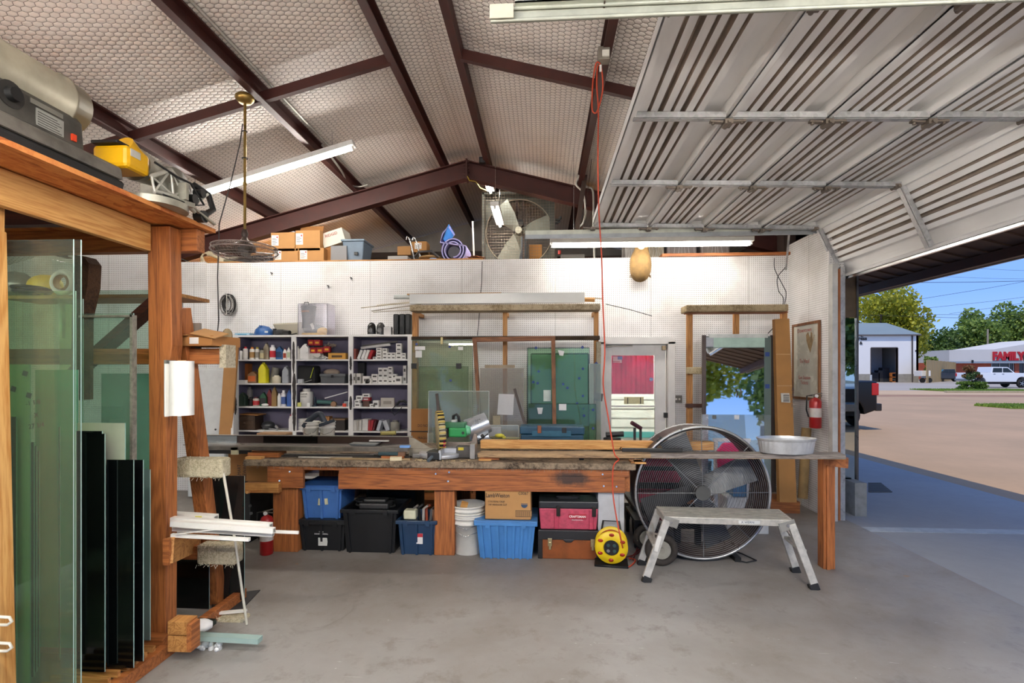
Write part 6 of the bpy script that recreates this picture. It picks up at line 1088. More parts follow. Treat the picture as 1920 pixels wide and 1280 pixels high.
t = T('orbital_sander', 'black pad sander lying on a white cloth near the yard door', 'sander', (QX(1153, 5.1), 5.1, zz)); O('cloth', MB().sph((.0, 0, .05), .15, .09, .06, 12, 6), P('#d8d6d2', .9, 0, .15), t); O('pad', MB().cyl((-.03, -.02, .1), (-.03, -.02, .12), .085, n=20), BLACK, t); O('motor', MB().cyl((-.09, -.02, .15), (.08, -.02, .16), .028, n=14).box(-.08, -.04, -.04, .0, .12, .17), BLACK, t); O('hose_end', MB().cyl((.0, -.05, .05), (.13, -.07, .06), .016, .024, 12), P('#7a6450', .5), t); O('disc', MB().lathe([(.02, 0), (.1, .0), (.08, .05), (.02, .06)], (-.1, -.05, .03), n=18), P('#3a3836', .6), t)
t = T('hand_cart', 'dark hand cart handle with maroon grip standing before the yard door', 'cart', G(1196, 985)); Yc = t.location.y
for u in (1190, 1201): O('post', MB().bar((QX(u, 5.6), 5.6, .05), (QX(u, 5.6), 5.6, QZ(800, 5.6)), .025, .02, up=(0, 1, 0)), BLACK, t, w=True)
O('grip', MB().tube([Q(1184, 792, 5.55), Q(1194, 798, 5.58), Q(1202, 803, 5.6)], .022, 8), P('#4a1f2a', .5), t, w=True); O('deck', MB().box(QX(1172, 5.5), QX(1205, 5.5), 5.0, 5.7, .26, .3), P('#252322', .5), t, w=True)
for y in (5.1, 5.6): O('castor', MB().cyl((QX(1178, 5.4), y, .09), (QX(1178, 5.4) + .04, y, .09), .09, n=18), RUBBER, t, w=True)
O('deck_leg', MB().box(QX(1174, 5.5), QX(1178, 5.5), 5.05, 5.1, .0, .27), BLACK, t, w=True)
pn = Q(1475, 851, 4.2); pl_z = pa.lerp(pb, (pn.x - pa.x) / (pb.x - pa.x)).z + .0185
t = T('dishpan', 'round galvanised steel pan sitting on the long plank at right', 'pan', (pn.x, 4.21, pl_z + .004)); R_ = 50 * 4.2 / F; m = MB(); n = 64; pr = [(.0, .003), (.9, .0), (.92, .004), (.98, .095), (1.03, .11), (1.04, .118), (1.0, .118), (.96, .1), (.89, .01), (0, .008)]; vs = []
for r, z in pr:
    for i in range(n): a = 2 * PI * i / n; f_ = 1 + (.008 if i % 2 else -.008) * (.01 < z < .1); vs.append((R_ * r * f_ * math.cos(a), R_ * .62 * r * f_ * math.sin(a), z))
m.add(vs, [(j * n + i, j * n + (i + 1) % n, (j + 1) * n + (i + 1) % n, (j + 1) * n + i) for j in range(len(pr) - 1) for i in range(n)]); O('bowl', m, P('#c9cbcb', .35, .5, .3, 8), t)
O('dirt_inside', MB().cyl((0, 0, .0095), (0, 0, .011), R_ * .5, n=24), P('#5f564e', .8), t)
# ================================================================ DRUM FAN
YD = 4.38; cx = QX(1317, YD); R_ = 121 * YD / F; zc = R_ + .03
t = T('drum_fan', 'huge industrial drum fan with wire grille standing behind the work platform', 'drum fan', (cx, YD, 0))
def dl(name, prof_, mat, n=64): return O(name, MB().lathe(prof_, (0, 0, zc), 'Y', n), mat, t)
dl('drum', [(R_ * .995, .0), (R_ * .955, .03), (R_ * .94, .2), (R_ * .955, .36), (R_ * .975, .36), (R_ * .965, .2), (R_ * .98, .03), (R_ * 1.0, -.004)], P('#4a3a34', .45, .5, .3, 5))
O('rim', MB().torus((0, .0, zc), R_, .012, 'Y', 72, 8).torus((0, .36, zc), R_ * .97, .01, 'Y', 72, 6), P('#b5b6b6', .3, .8, .2), t)
gm = MB(); 
for i in range(30): gm.torus((0, -.012 + .0 * i, zc), .075 + (R_ - .08) * i / 30, .0013, 'Y', 64, 4)
O('grille', gm, P('#9fa1a3', .3, .8, .1), t)
for i in range(8): a = PI * 2 * i / 8 + .02; O('grille_spoke', MB().tube([(.06 * math.cos(a), -.008, zc + .06 * math.sin(a)), (R_ * math.cos(a), .0, zc + R_ * math.sin(a))], .004, 5), P('#8a8c8e', .3, .8), t)
gm = MB()
for i in range(16): gm.torus((0, .35, zc), .12 + (R_ - .13) * i / 16, .0012, 'Y', 48, 4)
O('rear_grille', gm, P('#5f6163', .3, .8, .1), t)
O('hub_plate', MB().cyl((0, -.02, zc), (0, -.012, zc), .062, n=28), P('#4c4c4a', .6), t, bev=.002); O('hub', MB().cyl((0, .05, zc), (0, .18, zc), .06, n=20), P('#4a4846', .5, .5), t); O('motor', MB().cyl((0, .2, zc - .02), (0, .42, zc - .02), .085, n=20), P('#1f1f1f', .6), t)
BLD = P('#5c5d5e', .45, .6, .2, 6)
for a0 in (24, 116, 203, 291):
    a = math.radians(a0); m = MB(); u = Vector((math.cos(a), 0, math.sin(a))); v = Vector((-math.sin(a), 0, math.cos(a))); vs = []
    for r in (.05, .2, .35, .49):
        hw = .07 + .05 * r / .5; tw = .05 - .03 * r / .5
        vs += [u * r - v * hw + Vector((0, .12 - tw, zc)), u * r + v * hw + Vector((0, .12 + tw, zc)), u * r + v * hw + Vector((0, .124 + tw, zc)), u * r - v * hw + Vector((0, .124 - tw, zc))]
    m.add(vs, [(4 * j + i, 4 * j + (i + 1) % 4, 4 * j + 4 + (i + 1) % 4, 4 * j + 4 + i) for j in range(3) for i in range(4)] + [(0, 1, 2, 3), (15, 14, 13, 12)]); O('fan_blade', m, BLD, t)
for s_ in (-.16, .02): O('motor_mount', MB().box(s_, s_ + .05, .26, .30, .06, zc - .1), BLACK, t)
O('mount_plate', MB().box(-.17, .08, .25, .27, .2, .42), P('#2b2928', .5, .4), t, bev=.004)
for s_ in (-1, 1): O('foot', MB().bar((s_ * .3, .02, .02), (s_ * .3, .36, .02), .05, .035), BLACK, t)
for x in (.1, -.12): O('switch_box', MB().box(x, x + .06, .24, .26, .42, .46), P('#3c3a38', .5), t)
O('carry_grip', MB().tube([(-.36, .05, zc + .42), (-.34, .02, zc + .46), (-.30, .04, zc + .44)], .012, 6), BLACK, t)
O('power_cable', MB().tube([(.3, .3, .02), (.4, .2, .01), (.46, .05, .008), (.36, .0, .008), (.3, .03, .012)], .006, 6), RUBBER, t)
t = T('compressor_cart', 'maroon tool chest on wheels glimpsed through the drum fan grille', 'tool chest', (QX(1243, 5.2), 5.35, 0))
MRN = P('#8f1f3a', .4, 0, .2); O('chest', MB().box(-.28, .22, -.2, .2, .42, .76), MRN, t, bev=.01)
O('drawer_gap', MB().box(-.285, .225, -.21, -.2, .62, .66).box(-.285, .225, -.21, -.2, .44, .5), BLACK, t); O('lower_chest', MB().box(-.26, .2, -.2, .2, .12, .40), MRN, t, bev=.01)
for x in (-.2, .14): O('castor', MB().cyl((x - .02, -.1, .06), (x + .02, -.1, .06), .06, n=16), RUBBER, t)
O('grip_light', MB().box(.2, .23, -.22, -.2, .5, .7), P('#d8a9b8', .4), t)
O('towel', MB().prism([(-.12, .5), (.16, .5), (.14, .86), (.1, .9), (-.08, .9), (-.14, .82)], 'Y', -.03, .03), P('#cc2a66', .8, 0, .2), at=(QX(1375, 5.1), 5.15, 0), label='bright pink cloth hanging behind the drum fan grille', cat='cloth', bev=.02)
O('rail_stand', MB().bar((-.16, 0, .92), (.2, 0, .92), .03, .03).box(-.15, -.12, -.02, .02, 0, .91).box(.16, .19, -.02, .02, 0, .91).box(-.15, .19, -.02, .02, .0, .03), P('#d8dadb', .4), at=(QX(1375, 5.1), 5.2, 0), label='white rail stand carrying the pink cloth behind the drum fan', cat='stand')
O('blue_tub', MB().taper(.26, .2, .3, .24, .2), P('#3f86b8', .4), at=(QX(1400, 5.2), 5.3, .36), label='light blue tub glimpsed low through the drum fan', cat='tub'); O('white_box', MB().cb(.4, .3, .355), P('#d3d3d1', .6), at=(QX(1400, 5.2), 5.32, 0), label='white box carrying the blue tub behind the drum fan', cat='box', bev=.006)
for i, (u, v, r, y, lab) in enumerate(((1240, 1050, .135, 4.28, 'pneumatic cart wheel leaning behind the platform left legs'), (1213, 1036, .12, 4.62, 'second dark cart wheel deeper in beside the drum fan'))):
    tw = T('cart_wheel', lab, 'wheel', (QX(u, y), y, 0), group='cart wheels'); O('tyre', MB().torus((0, 0, r), r * .78, r * .22, 'Y', 30, 10), P('#3a332d', .8, 0, .5, 25), tw); O('hub', MB().cyl((0, -.02, r), (0, .02, r), r * .55, n=22).cyl((0, -.035, r), (0, .03, r), r * .18, n=14), P('#b0ab9c', .5, .3, .3), tw)
O('dolly', MB().box(-.1, .06, -.2, .3, .22, .25).box(-.1, -.07, -.2, -.17, 0, .22).box(.03, .06, -.2, -.17, 0, .22).box(-.1, -.07, .27, .3, 0, .22), BLACK, at=(QX(1205, 4.85), 4.9, 0), label='black slatted dolly between bench end and drum fan', cat='dolly')
# ================================================================ WORK PLATFORM
H_ = .48; FL, BL, FR, BR = G(1245, 968, H_), G(1230, 948.5, H_), G(1489, 975, H_), G(1461, 954, H_)
t = T('work_platform', 'folding aluminium work platform standing on the floor at right front', 'work platform', ((FL + BR) / 2).xy.to_3d())
WT_ = P('#c9c5bb', .45, .35, .35, 18); m = MB().add([FL, FR, BR, BL] + [p - Vector((0, 0, .05)) for p in (FL, FR, BR, BL)], [(0, 1, 2, 3), (7, 6, 5, 4), (0, 4, 5, 1), (1, 5, 6, 2), (2, 6, 7, 3), (3, 7, 4, 0)])
O('deck', m, WT_, t, w=True, bev=.004); gv = MB()
for i in range(1, 8): a = FL.lerp(BL, i / 8); b_ = FR.lerp(BR, i / 8); gv.bar(a + Vector((.02, 0, .001)), b_ + Vector((-.02, 0, .001)), .006, .003)
O('tread_line', gv, P('#99958b', .5, .3), t, w=True)
f0, f1 = G(1211, 1090), G(1202, 1058); f2, f3 = G(1527, 1104), G(1492, 1072)
for top, ft, s_ in ((FL, f0, -1), (BL, f1, -1), (FR, f2, 1), (BR, f3, 1)):
    tp_ = top + Vector((.02 * -s_, 0, -.03)); ft_ = ft + Vector((0, 0, .03)); lg = O('leg', MB().bar(tp_, ft_, .055, .025, up=(0, 1, 0)), WT_, t, w=True, bev=.003)
    o = O('rubber_foot', MB().bar(ft + Vector((0, 0, .0)) + (ft_ - tp_).normalized() * -.04, ft + (ft_ - tp_).normalized() * .01, .066, .045, up=(0, 1, 0)), BLACK, lg, w=True, bev=.003); o.location = -wl(lg) + wl(lg) - Vector((0, 0, 0)) + (Vector((0, 0, 0)))
for a, b_, c, d in ((FL, f0, BL, f1), (FR, f2, BR, f3)): O('rung', MB().bar(a.lerp(b_, .45), c.lerp(d, .45), .05, .02), WT_, t, w=True, bev=.002); O('rung_brace', MB().bar(a.lerp(b_, .28), c.lerp(d, .45), .012, .012).bar(c.lerp(d, .28), a.lerp(b_, .45), .012, .012), WT_, t, w=True)
for p, s_ in ((FL, 1), (FR, -1)): O('hinge_plate', MB().obox(p + Vector((s_ * .05, -.006, -.04)), (.12, .006, .07), (0, s_ * .3, 0)), P('#a9a79f', .4, .6, .3), t, w=True, bev=.002); O('rivet', MB().cyl(p + Vector((s_ * .05, -.014, -.04)), p + Vector((s_ * .05, -.008, -.04)), .012, n=10), CHROME, t, w=True)
lp = FL.lerp(FR, .66) + Vector((0, -.002, -.025)); O('brand_label', MB().obox(lp, (.155, .002, .024), (0, 0, math.atan2(FR.y - FL.y, FR.x - FL.x))), P('#e6e6e2', .5), t, w=True); TX('X WERNER', t, .024, lp + Vector((0, -.002, 0)), P('#2a3f55', .5, 0, 0), w=True)
O('leg_label', MB().obox(f0.lerp(FL, .6) + Vector((.0, -.032, 0)), (.03, .002, .12), (0, .25, 0)), P('#dedbd2', .5), t, w=True)
# ================================================================ CEILING FAN, HANGING CORDS
YF2 = 4.43; fx = QX(459, YF2); t = T('ceiling_fan', 'caged bronze fan hanging on a long brass rod from the roof', 'fan', (fx, YF2, QZ(165, YF2)))
BR_ = P('#a08448', .3, .8, .2); BZ_ = P('#4f433d', .4, .6, .25); zt_ = QZ(152, YF2); zf = QZ(452, YF2)
O('canopy', MB().lathe([(.02, 0), (.05, .005), (.078, .035), (.08, .06), (.06, .08)], (fx, YF2, QZ(178, YF2)), n=24), BR_, t, w=True); O('rod', MB().cyl((fx, YF2, zf), (fx + .002, YF2, zt_ - .06), .012, n=12).cyl((fx, YF2, QZ(336, YF2)), (fx, YF2, QZ(330, YF2)), .017, n=12), BR_, t, w=True)
O('motor_dome', MB().lathe([(.02, .1), (.03, .07), (.06, .045), (.088, .02), (.092, -.02), (.06, -.04)], (fx, YF2, zf - .02), n=28), P('#6b5f58', .35, .5, .2), t, w=True); O('coupler', MB().lathe([(.022, 0), (.03, .03), (.018, .07)], (fx, YF2, zf + .07), n=14), BZ_, t, w=True)
zr = QZ(464, YF2); Rf = 59 * YF2 / F; m = MB(); m.torus((fx, YF2, zr), Rf, .006, 'Z', 48, 6).torus((fx, YF2, zr + .035), Rf * .985, .005, 'Z', 48, 6)
for i in range(48):
    a = 2 * PI * i / 48; f_ = lambda r, z: Vector((fx + Rf * r * math.cos(a), YF2 + Rf * r * math.sin(a), z)); m.tube([f_(.3, zr + .055), f_(.7, zr + .05), f_(.98, zr + .035), f_(1, zr), f_(.9, zr - .04), f_(.6, zr - .065), f_(.2, zr - .078)], .0012, 3)
for r, z in ((.9, -.04), (.75, -.055), (.6, -.065), (.45, -.072), (.3, -.076), (.2, -.078), (.6, .052), (.8, .045)): m.torus((fx, YF2, zr + z), Rf * r, .002, 'Z', 40, 4)
O('cage', m, P('#a3968e', .35, .5, .1), t, w=True); O('hub_cap', MB().cyl((fx, YF2, zr - .082), (fx, YF2, zr - .07), .055, n=20), BZ_, t, w=True)
for i in range(4):
    a = i * PI / 2 + .5; O('blade', MB().obox((fx + .13 * math.cos(a), YF2 + .13 * math.sin(a), zr), (.2, .1, .006), (0.3, 0, a)), P('#7a6e66', .4, .5), t, w=True, bev=.002)
O('chain_tie', MB().torus((fx, YF2, QZ(232, YF2)), .02, .004, 'Z', 14, 5).torus((fx, YF2, QZ(284, YF2)), .022, .005, 'Z', 14, 5), BLACK, t, w=True)
O('hanging_cord', MB().tube([Q(455, 232, 4.40), Q(450, 270, 4.38), Q(432, 345, 4.36), Q(411, 420, 4.36), Q(408, 520, 4.36), Q(410, 600, 4.36), Q(408, 622, 4.36)], .005, 6).cyl(Q(408, 622, 4.36), Q(407, 634, 4.36), .013, n=8), P('#3a3634', .5), label='dark cord with plug hanging straight down from the fan rod', cat='cord')
# orange cord and its box
OR = P('#c9492a', .5, 0, .1); t = T('junction_box', 'grey outlet box on a steel arm under the right purlin', 'outlet', Q(1133, 108, 4.0)); O('box', MB().box(*[QX(q, 4.0) for q in (1121, 1143)], 3.97, 4.05, QZ(121, 4.0), QZ(97, 4.0)), P('#8a8378', .5, .4), t, w=True, bev=.004); O('outlet_face', MB().box(*[QX(q, 4.0) for q in (1128, 1141)], 3.955, 3.97, QZ(118, 4.0), QZ(106, 4.0)), P('#d8d4c8', .5), t, w=True)
O('steel_arm', MB().bar((QX(1134, 4.05), 4.06, QZ(108, 4.05)), (QX(1135, 4.05), 4.06, roof(QX(1135, 4.05), .1)), .05, .05, up=(0, 1, 0)), REDIRON, t, w=True); O('plug_tag', MB().obox(Q(1126, 128, 3.95), (.016, .01, .05)), WHITE, t, w=True)
pts = [(1126, 120), (1118, 118), (1112, 150), (1110, 195), (1112, 210), (1120, 208), (1130, 170), (1128, 130), (1121, 124), (1119, 160), (1122, 210), (1121, 300), (1123, 400), (1128, 480), (1130, 560), (1134, 660), (1131, 720), (1140, 780), (1147, 822), (1152, 850), (1158, 858)]
pts3 = [Q(u, v, 3.98 + (.0 if v < 250 else .25 * min(1, (v - 250) / 500))) for u, v in pts] + [Q(1160, 862, 4.27), Q(1150, 875, 4.26), Q(1149, 920, 4.27), Q(1155, 965, 4.2), Q(1164, 1010, 4.12), G(1172, 1052) + Vector((0, .0, .02)), G(1176, 1066) + Vector((0, 0, .01)), G(1192, 1052) + Vector((0, 0, .01)), G(1175, 1048) + Vector((0, 0, .01))]
sm_ = []
for i in range(len(pts3) - 1):
    p0, p1, p2, p3 = pts3[max(0, i - 1)], pts3[i], pts3[i + 1], pts3[min(len(pts3) - 1, i + 2)]
    for s_ in (0, .25, .5, .75): sm_.append(.5 * ((2 * p1) + (-p0 + p2) * s_ + (2 * p0 - 5 * p1 + 4 * p2 - p3) * s_ * s_ + (-p0 + 3 * p1 - 3 * p2 + p3) * s_ ** 3))
O('extension_cord', MB().tube(sm_, .006, 6), OR, label='orange extension cord dropping from the roof box down past the bench', cat='cord')
m = MB()
for k_ in range(3): m.tube([G(1175 + 6 * k_, 1046 + 3 * k_) + Vector((0, 0, .01)), G(1195, 1040 - 6 * k_) + Vector((0, 0, .01)), G(1205 + 5 * k_, 1030 - 4 * k_) + Vector((0, 0, .01)), G(1188, 1012 + 3 * k_) + Vector((0, 0, .01))], .005, 5)
O('loose_cord', m, P('#7d2a22', .6), label='loose dark red cord ends on the floor behind the yellow reel', cat='cord')
# electrical bits on the rafter and conduits
COND = P('#a9a79f', .4, .6, .2)
O('conduit', MB().tube(sm([Q(1085, 328, 6.85), Q(1084, 335, 6.86), Q(1100, 350, 6.88), Q(1112, 360, 6.88), Q(1113, 430, 6.88), Q(1115, 492, 6.86)]), .014, 8), COND, label='bent grey conduit running down the rafter right end into the loft', cat='conduit')
O('conduit', MB().tube(sm([Q(1090, 326, 6.8), Q(1080, 345, 6.8), Q(1093, 362, 6.8), Q(1098, 395, 6.8), Q(1093, 418, 6.8), Q(1082, 427, 6.8)]), .012, 8), P('#d8d5ca', .4), label='white looping cable beside the punched steel strap', cat='cable')
O('punched_strap', MB().bar(Q(1082, 430, 6.7), Q(1097, 328, 6.75), .06, .02, up=(0, 1, 0)), P('#5f5048', .5, .5), label='punched steel strap slanting up from the track to the roof', cat='strap')
O('conduit', MB().tube(sm([Q(604, 272, 5.6), Q(640, 320, 6.2), Q(652, 344, 6.85), Q(672, 350, 6.88), Q(690, 346, 6.88)]), .012, 8), COND, label='grey conduit leading from the strip light to the rafter', cat='conduit')
O('conduit', MB().tube([(RX - 1.46, -1, roof(RX - 1.42) - .03), (RX - 1.46, 6.8, roof(RX - 1.46) - .03)], .013, 6), P('#c9c6bd', .4, .5), label='long pale conduit beside the second purlin left of the ridge', cat='conduit')
O('floodlight', MB().box(*[QX(q, 6.9) for q in (899, 911)], 6.84, 6.92, QZ(306, 6.9), QZ(296, 6.9)).cyl(Q(905, 300, 6.8), Q(905, 300, 6.84), .03), BLACK, label='small black sensor box on the rafter by the roof peak', cat='sensor')
O('sagging_cable', MB().tube([Q(876, 330, 6.88), Q(880, 338, 6.9), Q(892, 340, 7.0), Q(900, 352, 7.2), Q(912, 357, 7.3)], .008, 6), P('#b9a240', .5), label='yellow cord sagging from the roof peak to the strip light', cat='cord')
# ================================================================ LOFT OVER THE BACK WALL
LY, LZ = 6.9, WT + .022
def lf_(u, Y=LY): return (QX(u, Y), Y, LZ)
def lp(px, Y=LY): return px * Y / F
O('loft_ledge', MB().box(-5.2, 3.05, 6.82, 7.6, WT - .03, LZ - .001), LUM['X'], kind='structure').name = 'floor_loft_edge'
def lbox(u0, u1, vt, vb, lab, c='#b98a55', d=.4, Y=LY, side=None, label_=None, cat='box', z=None):
    a, b = Q(u0, vb, Y), Q(u1, vt, Y); zb = LZ if z is None else z; h = b.z - max(a.z, zb) if z is None else b.z - zb
    t = T('cardboard_box', lab, cat, ((a.x + b.x) / 2, Y, zb), group='cardboard boxes on the loft' if c == '#b98a55' else None); w_ = b.x - a.x
    O('carton', MB().box(-w_ / 2, w_ / 2, 0, d, 0, b.z - zb - .002), P(c, .8, 0, .12, 4), t, bev=.002)
    O('seam_tape', MB().box(-w_ / 2, w_ / 2, d / 2 - .025, d / 2 + .025, b.z - zb - .002, b.z - zb - .001), P('#a3763f', .5), t)
    if label_:
        x0 = -w_ / 2 + label_ * w_; O('shipping_label', MB().box(x0, x0 + .1, -.003, 0, (b.z - zb) * .3, (b.z - zb) * .85), WHITE, t)
        for k in range(5): O('print_line', MB().box(x0 + .01, x0 + .06 + .02 * (k % 2), -.005, -.003, (b.z - zb) * (.38 + .07 * k), (b.z - zb) * (.4 + .07 * k)), INK, t)
        O('print_mark', MB().box(x0 + .072, x0 + .09, -.005, -.003, (b.z - zb) * .7, (b.z - zb) * .78), P('#b0302a', .6, 0, 0), t)
    return t
zm_ = QZ(465, LY)
lbox(512, 559, 465, 493, 'lower left labelled carton in the loft stack', label_=.05); lbox(560, 607, 464, 493, 'lower right labelled carton in the loft stack', label_=.06)
lbox(508, 553, 435, 465, 'upper left labelled carton in the loft stack', label_=.03, z=zm_ + .002); t = lbox(554, 600, 431, 464, 'upper right labelled carton with open flaps in the loft stack', label_=.02, z=zm_ + .006)
O('flap', MB().obox((0, .12, .30), (.33, .006, .16), (-.35, 0, 0)).obox((-.1, .3, .29), (.3, .006, .1), (.5, 0, 0)), CARD2, t)
t = T('white_box', 'white printed tool carton tilted on the loft boxes', 'box', Q(624, 452, 7.0)); O('carton', MB().obox((0, .15, .05), (.32, .3, .2), (0, -.3, 0)), P('#d9d4c6', .6, 0, .1), t, bev=.002); TX('RIDGID', t, .055, (-.02, -.006, .09), P('#9a3326', .5, 0, 0), rot=(PI / 2, -.3, 0)); O('support_box', MB().box(-.14, .12, .02, .3, LZ - Q(624, 452, 7.0).z, -.06), CARD2, t)
lbox(620, 650, 460, 493, 'plain grey steel cabinet box right of the loft cartons', c='#8a8b8d', d=.3)
t = T('storage_tote', 'grey blue plastic tote at the loft edge by the mat roll side', 'tote', lf_(661)); w_ = lp(42); O('tub', MB().taper(w_ * .8, .3, w_, .38, lp(44), 0, .2, 0), P('#6b7f92', .4), t, bev=.015); O('rim', MB().cb(w_ * 1.1, .42, .03, 0, .2, lp(43)), P('#738799', .4), t, bev=.01); O('grip', MB().box(.02, .07, .0, .02, .12, .16), BLACK, t)
carton((QX(436, 6.86), 6.9, LZ), lp(42), lp(13), .2, '#c9c5ae', 'cream flat carton under the ceiling fan on the loft edge', '#6b6a5a'); carton((QX(486, 6.9), 6.98, LZ), lp(52), lp(17), .25, '#1a1a1b', 'black flat case beside the loft cartons', cat='case')
t = T('desk_lamp', 'pair of cream lamp arms sticking up at the loft left end', 'lamp', lf_(378)); O('arm', MB().tube([(0, 0, 0), (0, 0, .13), (.03, 0, .17), (.1, 0, .18)], .012, 8).tube([(0, 0, .12), (.05, 0, .02)], .02, 8), P('#cfc4a4', .5), t); O('lamp_head', MB().cyl((.12, 0, .17), (.27, -.02, .09), .035, .02, 12).cyl((.09, 0, .16), (.12, 0, .17), .034, n=12), P('#cfc4a4', .5), t); O('wire', MB().tube([(-.35, 0, .12), (-.2, 0, .06), (-.1, 0, .01)], .004, 4), P('#6f9aa3', .5), t)
t = T('bent_tube_chair', 'chrome bent tube chair frame with tan seat lying on the loft', 'chair', lf_(785, 7.0)); cz_ = lambda v: QZ(v, 7.0) - LZ; cx_ = lambda u: QX(u, 7.0) - t.location.x
for o_ in (0, 7): O('frame_tube', MB().tube([(cx_(u + o_), .0 + o_ * .02, max(cz_(v - o_ * .6), .014)) for u, v in ((762, 446), (763, 441), (767, 442), (771, 455), (774, 470), (777, 484), (784, 487), (792, 488))], .012, 8), CHROME, t)
O('seat', MB().sph((cx_(805), .1, cz_(480)), .17, .2, .035), P('#a08055', .7), t); O('seat_edge', MB().tube([(cx_(780), -.05, cz_(481)), (cx_(788), -.1, cz_(473)), (cx_(812), -.1, cz_(472)), (cx_(824), -.05, cz_(482))], .018, 8), P('#2a2a2c', .4), t)
lbox(745, 770, 461, 475, 'small brown carton left of the chrome chair frame', c='#a67a48', d=.2, Y=7.25, z=QZ(475, 7.25)); lbox(772, 800, 452, 470, 'tilting brown carton with white label behind chrome chair frame', c='#b07f48', d=.2, Y=7.3, label_=.2, z=QZ(470, 7.3))
O('support', MB().box(-.3, .45, 0, .4, 0, QZ(475, 7.25) - LZ - .002), P('#2a221d', .8), at=(QX(770, 7.25), 7.3, LZ), label='dark crate carrying the brown cartons on the loft', cat='crate')
lbox(727, 764, 479, 493, 'low grey bin at the loft edge left of chrome chair', c='#a5a5a3', d=.2)
# rolled foam mat
t = T('foam_mat_roll', 'rolled blue and lilac foam mat standing on the loft edge', 'mat roll', lf_(850, 7.0)); zc_ = .19; pts = []; 
for i in range(70): a = -PI * .5 + i / 69 * 4.6 * PI; r = .095 + .095 * (i / 69); pts.append((r * .95 * math.cos(a), zc_ + r * math.sin(a)))
pts = [(x, max(z, .004 + (.19 - math.hypot(x, z - zc_)) * .6)) for x, z in pts]; e = pts[-1]; pts += [(-.185, .3), (-.15, .42), (-.06, .53)]
pts = [p for p in pts]; m = MB(); n_ = len(pts); vs = []
for i, p in enumerate(pts):
    q = Vector(pts[min(i + 1, n_ - 1)]) - Vector(pts[max(i - 1, 0)]); q.normalize(); nx, nz = -q.y * .008, q.x * .008
    for y in (0, .45): vs += [(p[0] + nx, y, p[1] + nz), (p[0] - nx, y, p[1] - nz)]
fs = []
for i in range(n_ - 1): a = 4 * i; b = a + 4; fs += [(a, b, b + 2, a + 2), (a + 1, a + 3, b + 3, b + 1), (a, a + 1, b + 1, b), (a + 2, b + 2, b + 3, a + 3)]
m.add(vs, fs, False); O('foam', m, P('#9a97c9', .6, 0, .1), t); O('blue_face', MB().obox((-.1, .2, .44), (.012, .42, .22), (0, .36, 0)), P('#2f70b8', .6), t); O('core', MB().cyl((0.0, .05, .17), (0, .3, .17), .085, n=20), P('#4d4d55', .7), t)
O('rag', MB().sph((0, 0, .03), .07, .05, .03, 8, 5), P('#7aa5cf', .9), at=lf_(812, 6.88), label='light blue rag by the mat roll foot', cat='rag')
m = MB()
for i in range(10): m.obox((random.uniform(-.1, .1), random.uniform(-.04, .04), .01 + .006 * i), (.16, .08, .005), (random.uniform(-.4, .4), random.uniform(-.4, .4), random.uniform(0, 3)))
O('cork_scraps', m, P('#6b3f22', .8), at=lf_(889, 6.9), label='rust brown scraps heaped right of the mat roll', cat='scraps'); O('pole', MB().bar(Q(889, 487, 7.0), Q(886, 415, 7.0), .02, .02), WHITE, label='white pole standing behind the rust brown scraps', cat='pole')
# exhaust fan
YE = 7.5; x0, x1, z0, z1 = QX(904, YE), QX(1040, YE), LZ, QZ(359, YE); xc, zc_, Rr = QX(972, YE), QZ(430, YE), lp(64, YE); t = T('exhaust_fan', 'large square belt exhaust fan with wire guard standing on the loft', 'exhaust fan', ((x0 + x1) / 2, YE, LZ))
GY = P('#5d5f58', .5, .4, .3); m = MB(); n_ = 48; vs = []
for i in range(n_):
    a = 2 * PI * i / n_; c, s_ = math.cos(a), math.sin(a); k_ = max(abs(c), abs(s_)); sx_, sz_ = c / k_, s_ / k_; vs += [(xc + Rr * c, YE + .2, zc_ + Rr * s_), ((x0 + x1) / 2 + sx_ * (x1 - x0) / 2, YE + .2, (z0 + z1) / 2 + sz_ * (z1 - z0) / 2), (xc + Rr * c, YE + .3, zc_ + Rr * s_)]
m.add(vs, [f for i in range(n_) for j in [(i + 1) % n_] for f in ((3 * i, 3 * j, 3 * j + 1, 3 * i + 1), (3 * i, 3 * i + 2, 3 * j + 2, 3 * j))]); O('orifice_panel', m, GY, t, w=True)
O('housing', MB().box(x0, x0 + .03, YE, YE + .4, z0, z1).box(x1 - .07, x1, YE, YE + .4, z0, z1).box(x0, x1, YE, YE + .4, z1 - .03, z1).box(x0, x1, YE, YE + .4, z0, z0 + .03), P('#4b4c46', .5, .4), t, w=True)
m = MB(); nx = 26
for i in range(nx + 1): x = x0 + (x1 - x0) * i / nx; m.box(x - .0012, x + .0012, YE - .004, YE, z0, z1)
for i in range(29): z = z0 + (z1 - z0) * i / 28; m.box(x0, x1, YE - .007, YE - .004, z - .0012, z + .0012)
O('wire_guard', m, P('#8a7d6c', .4, .5), t, w=True); O('rim', MB().torus((xc, YE + .19, zc_), Rr, .008, 'Y', 48, 5), P('#b5a692', .4, .5), t, w=True)
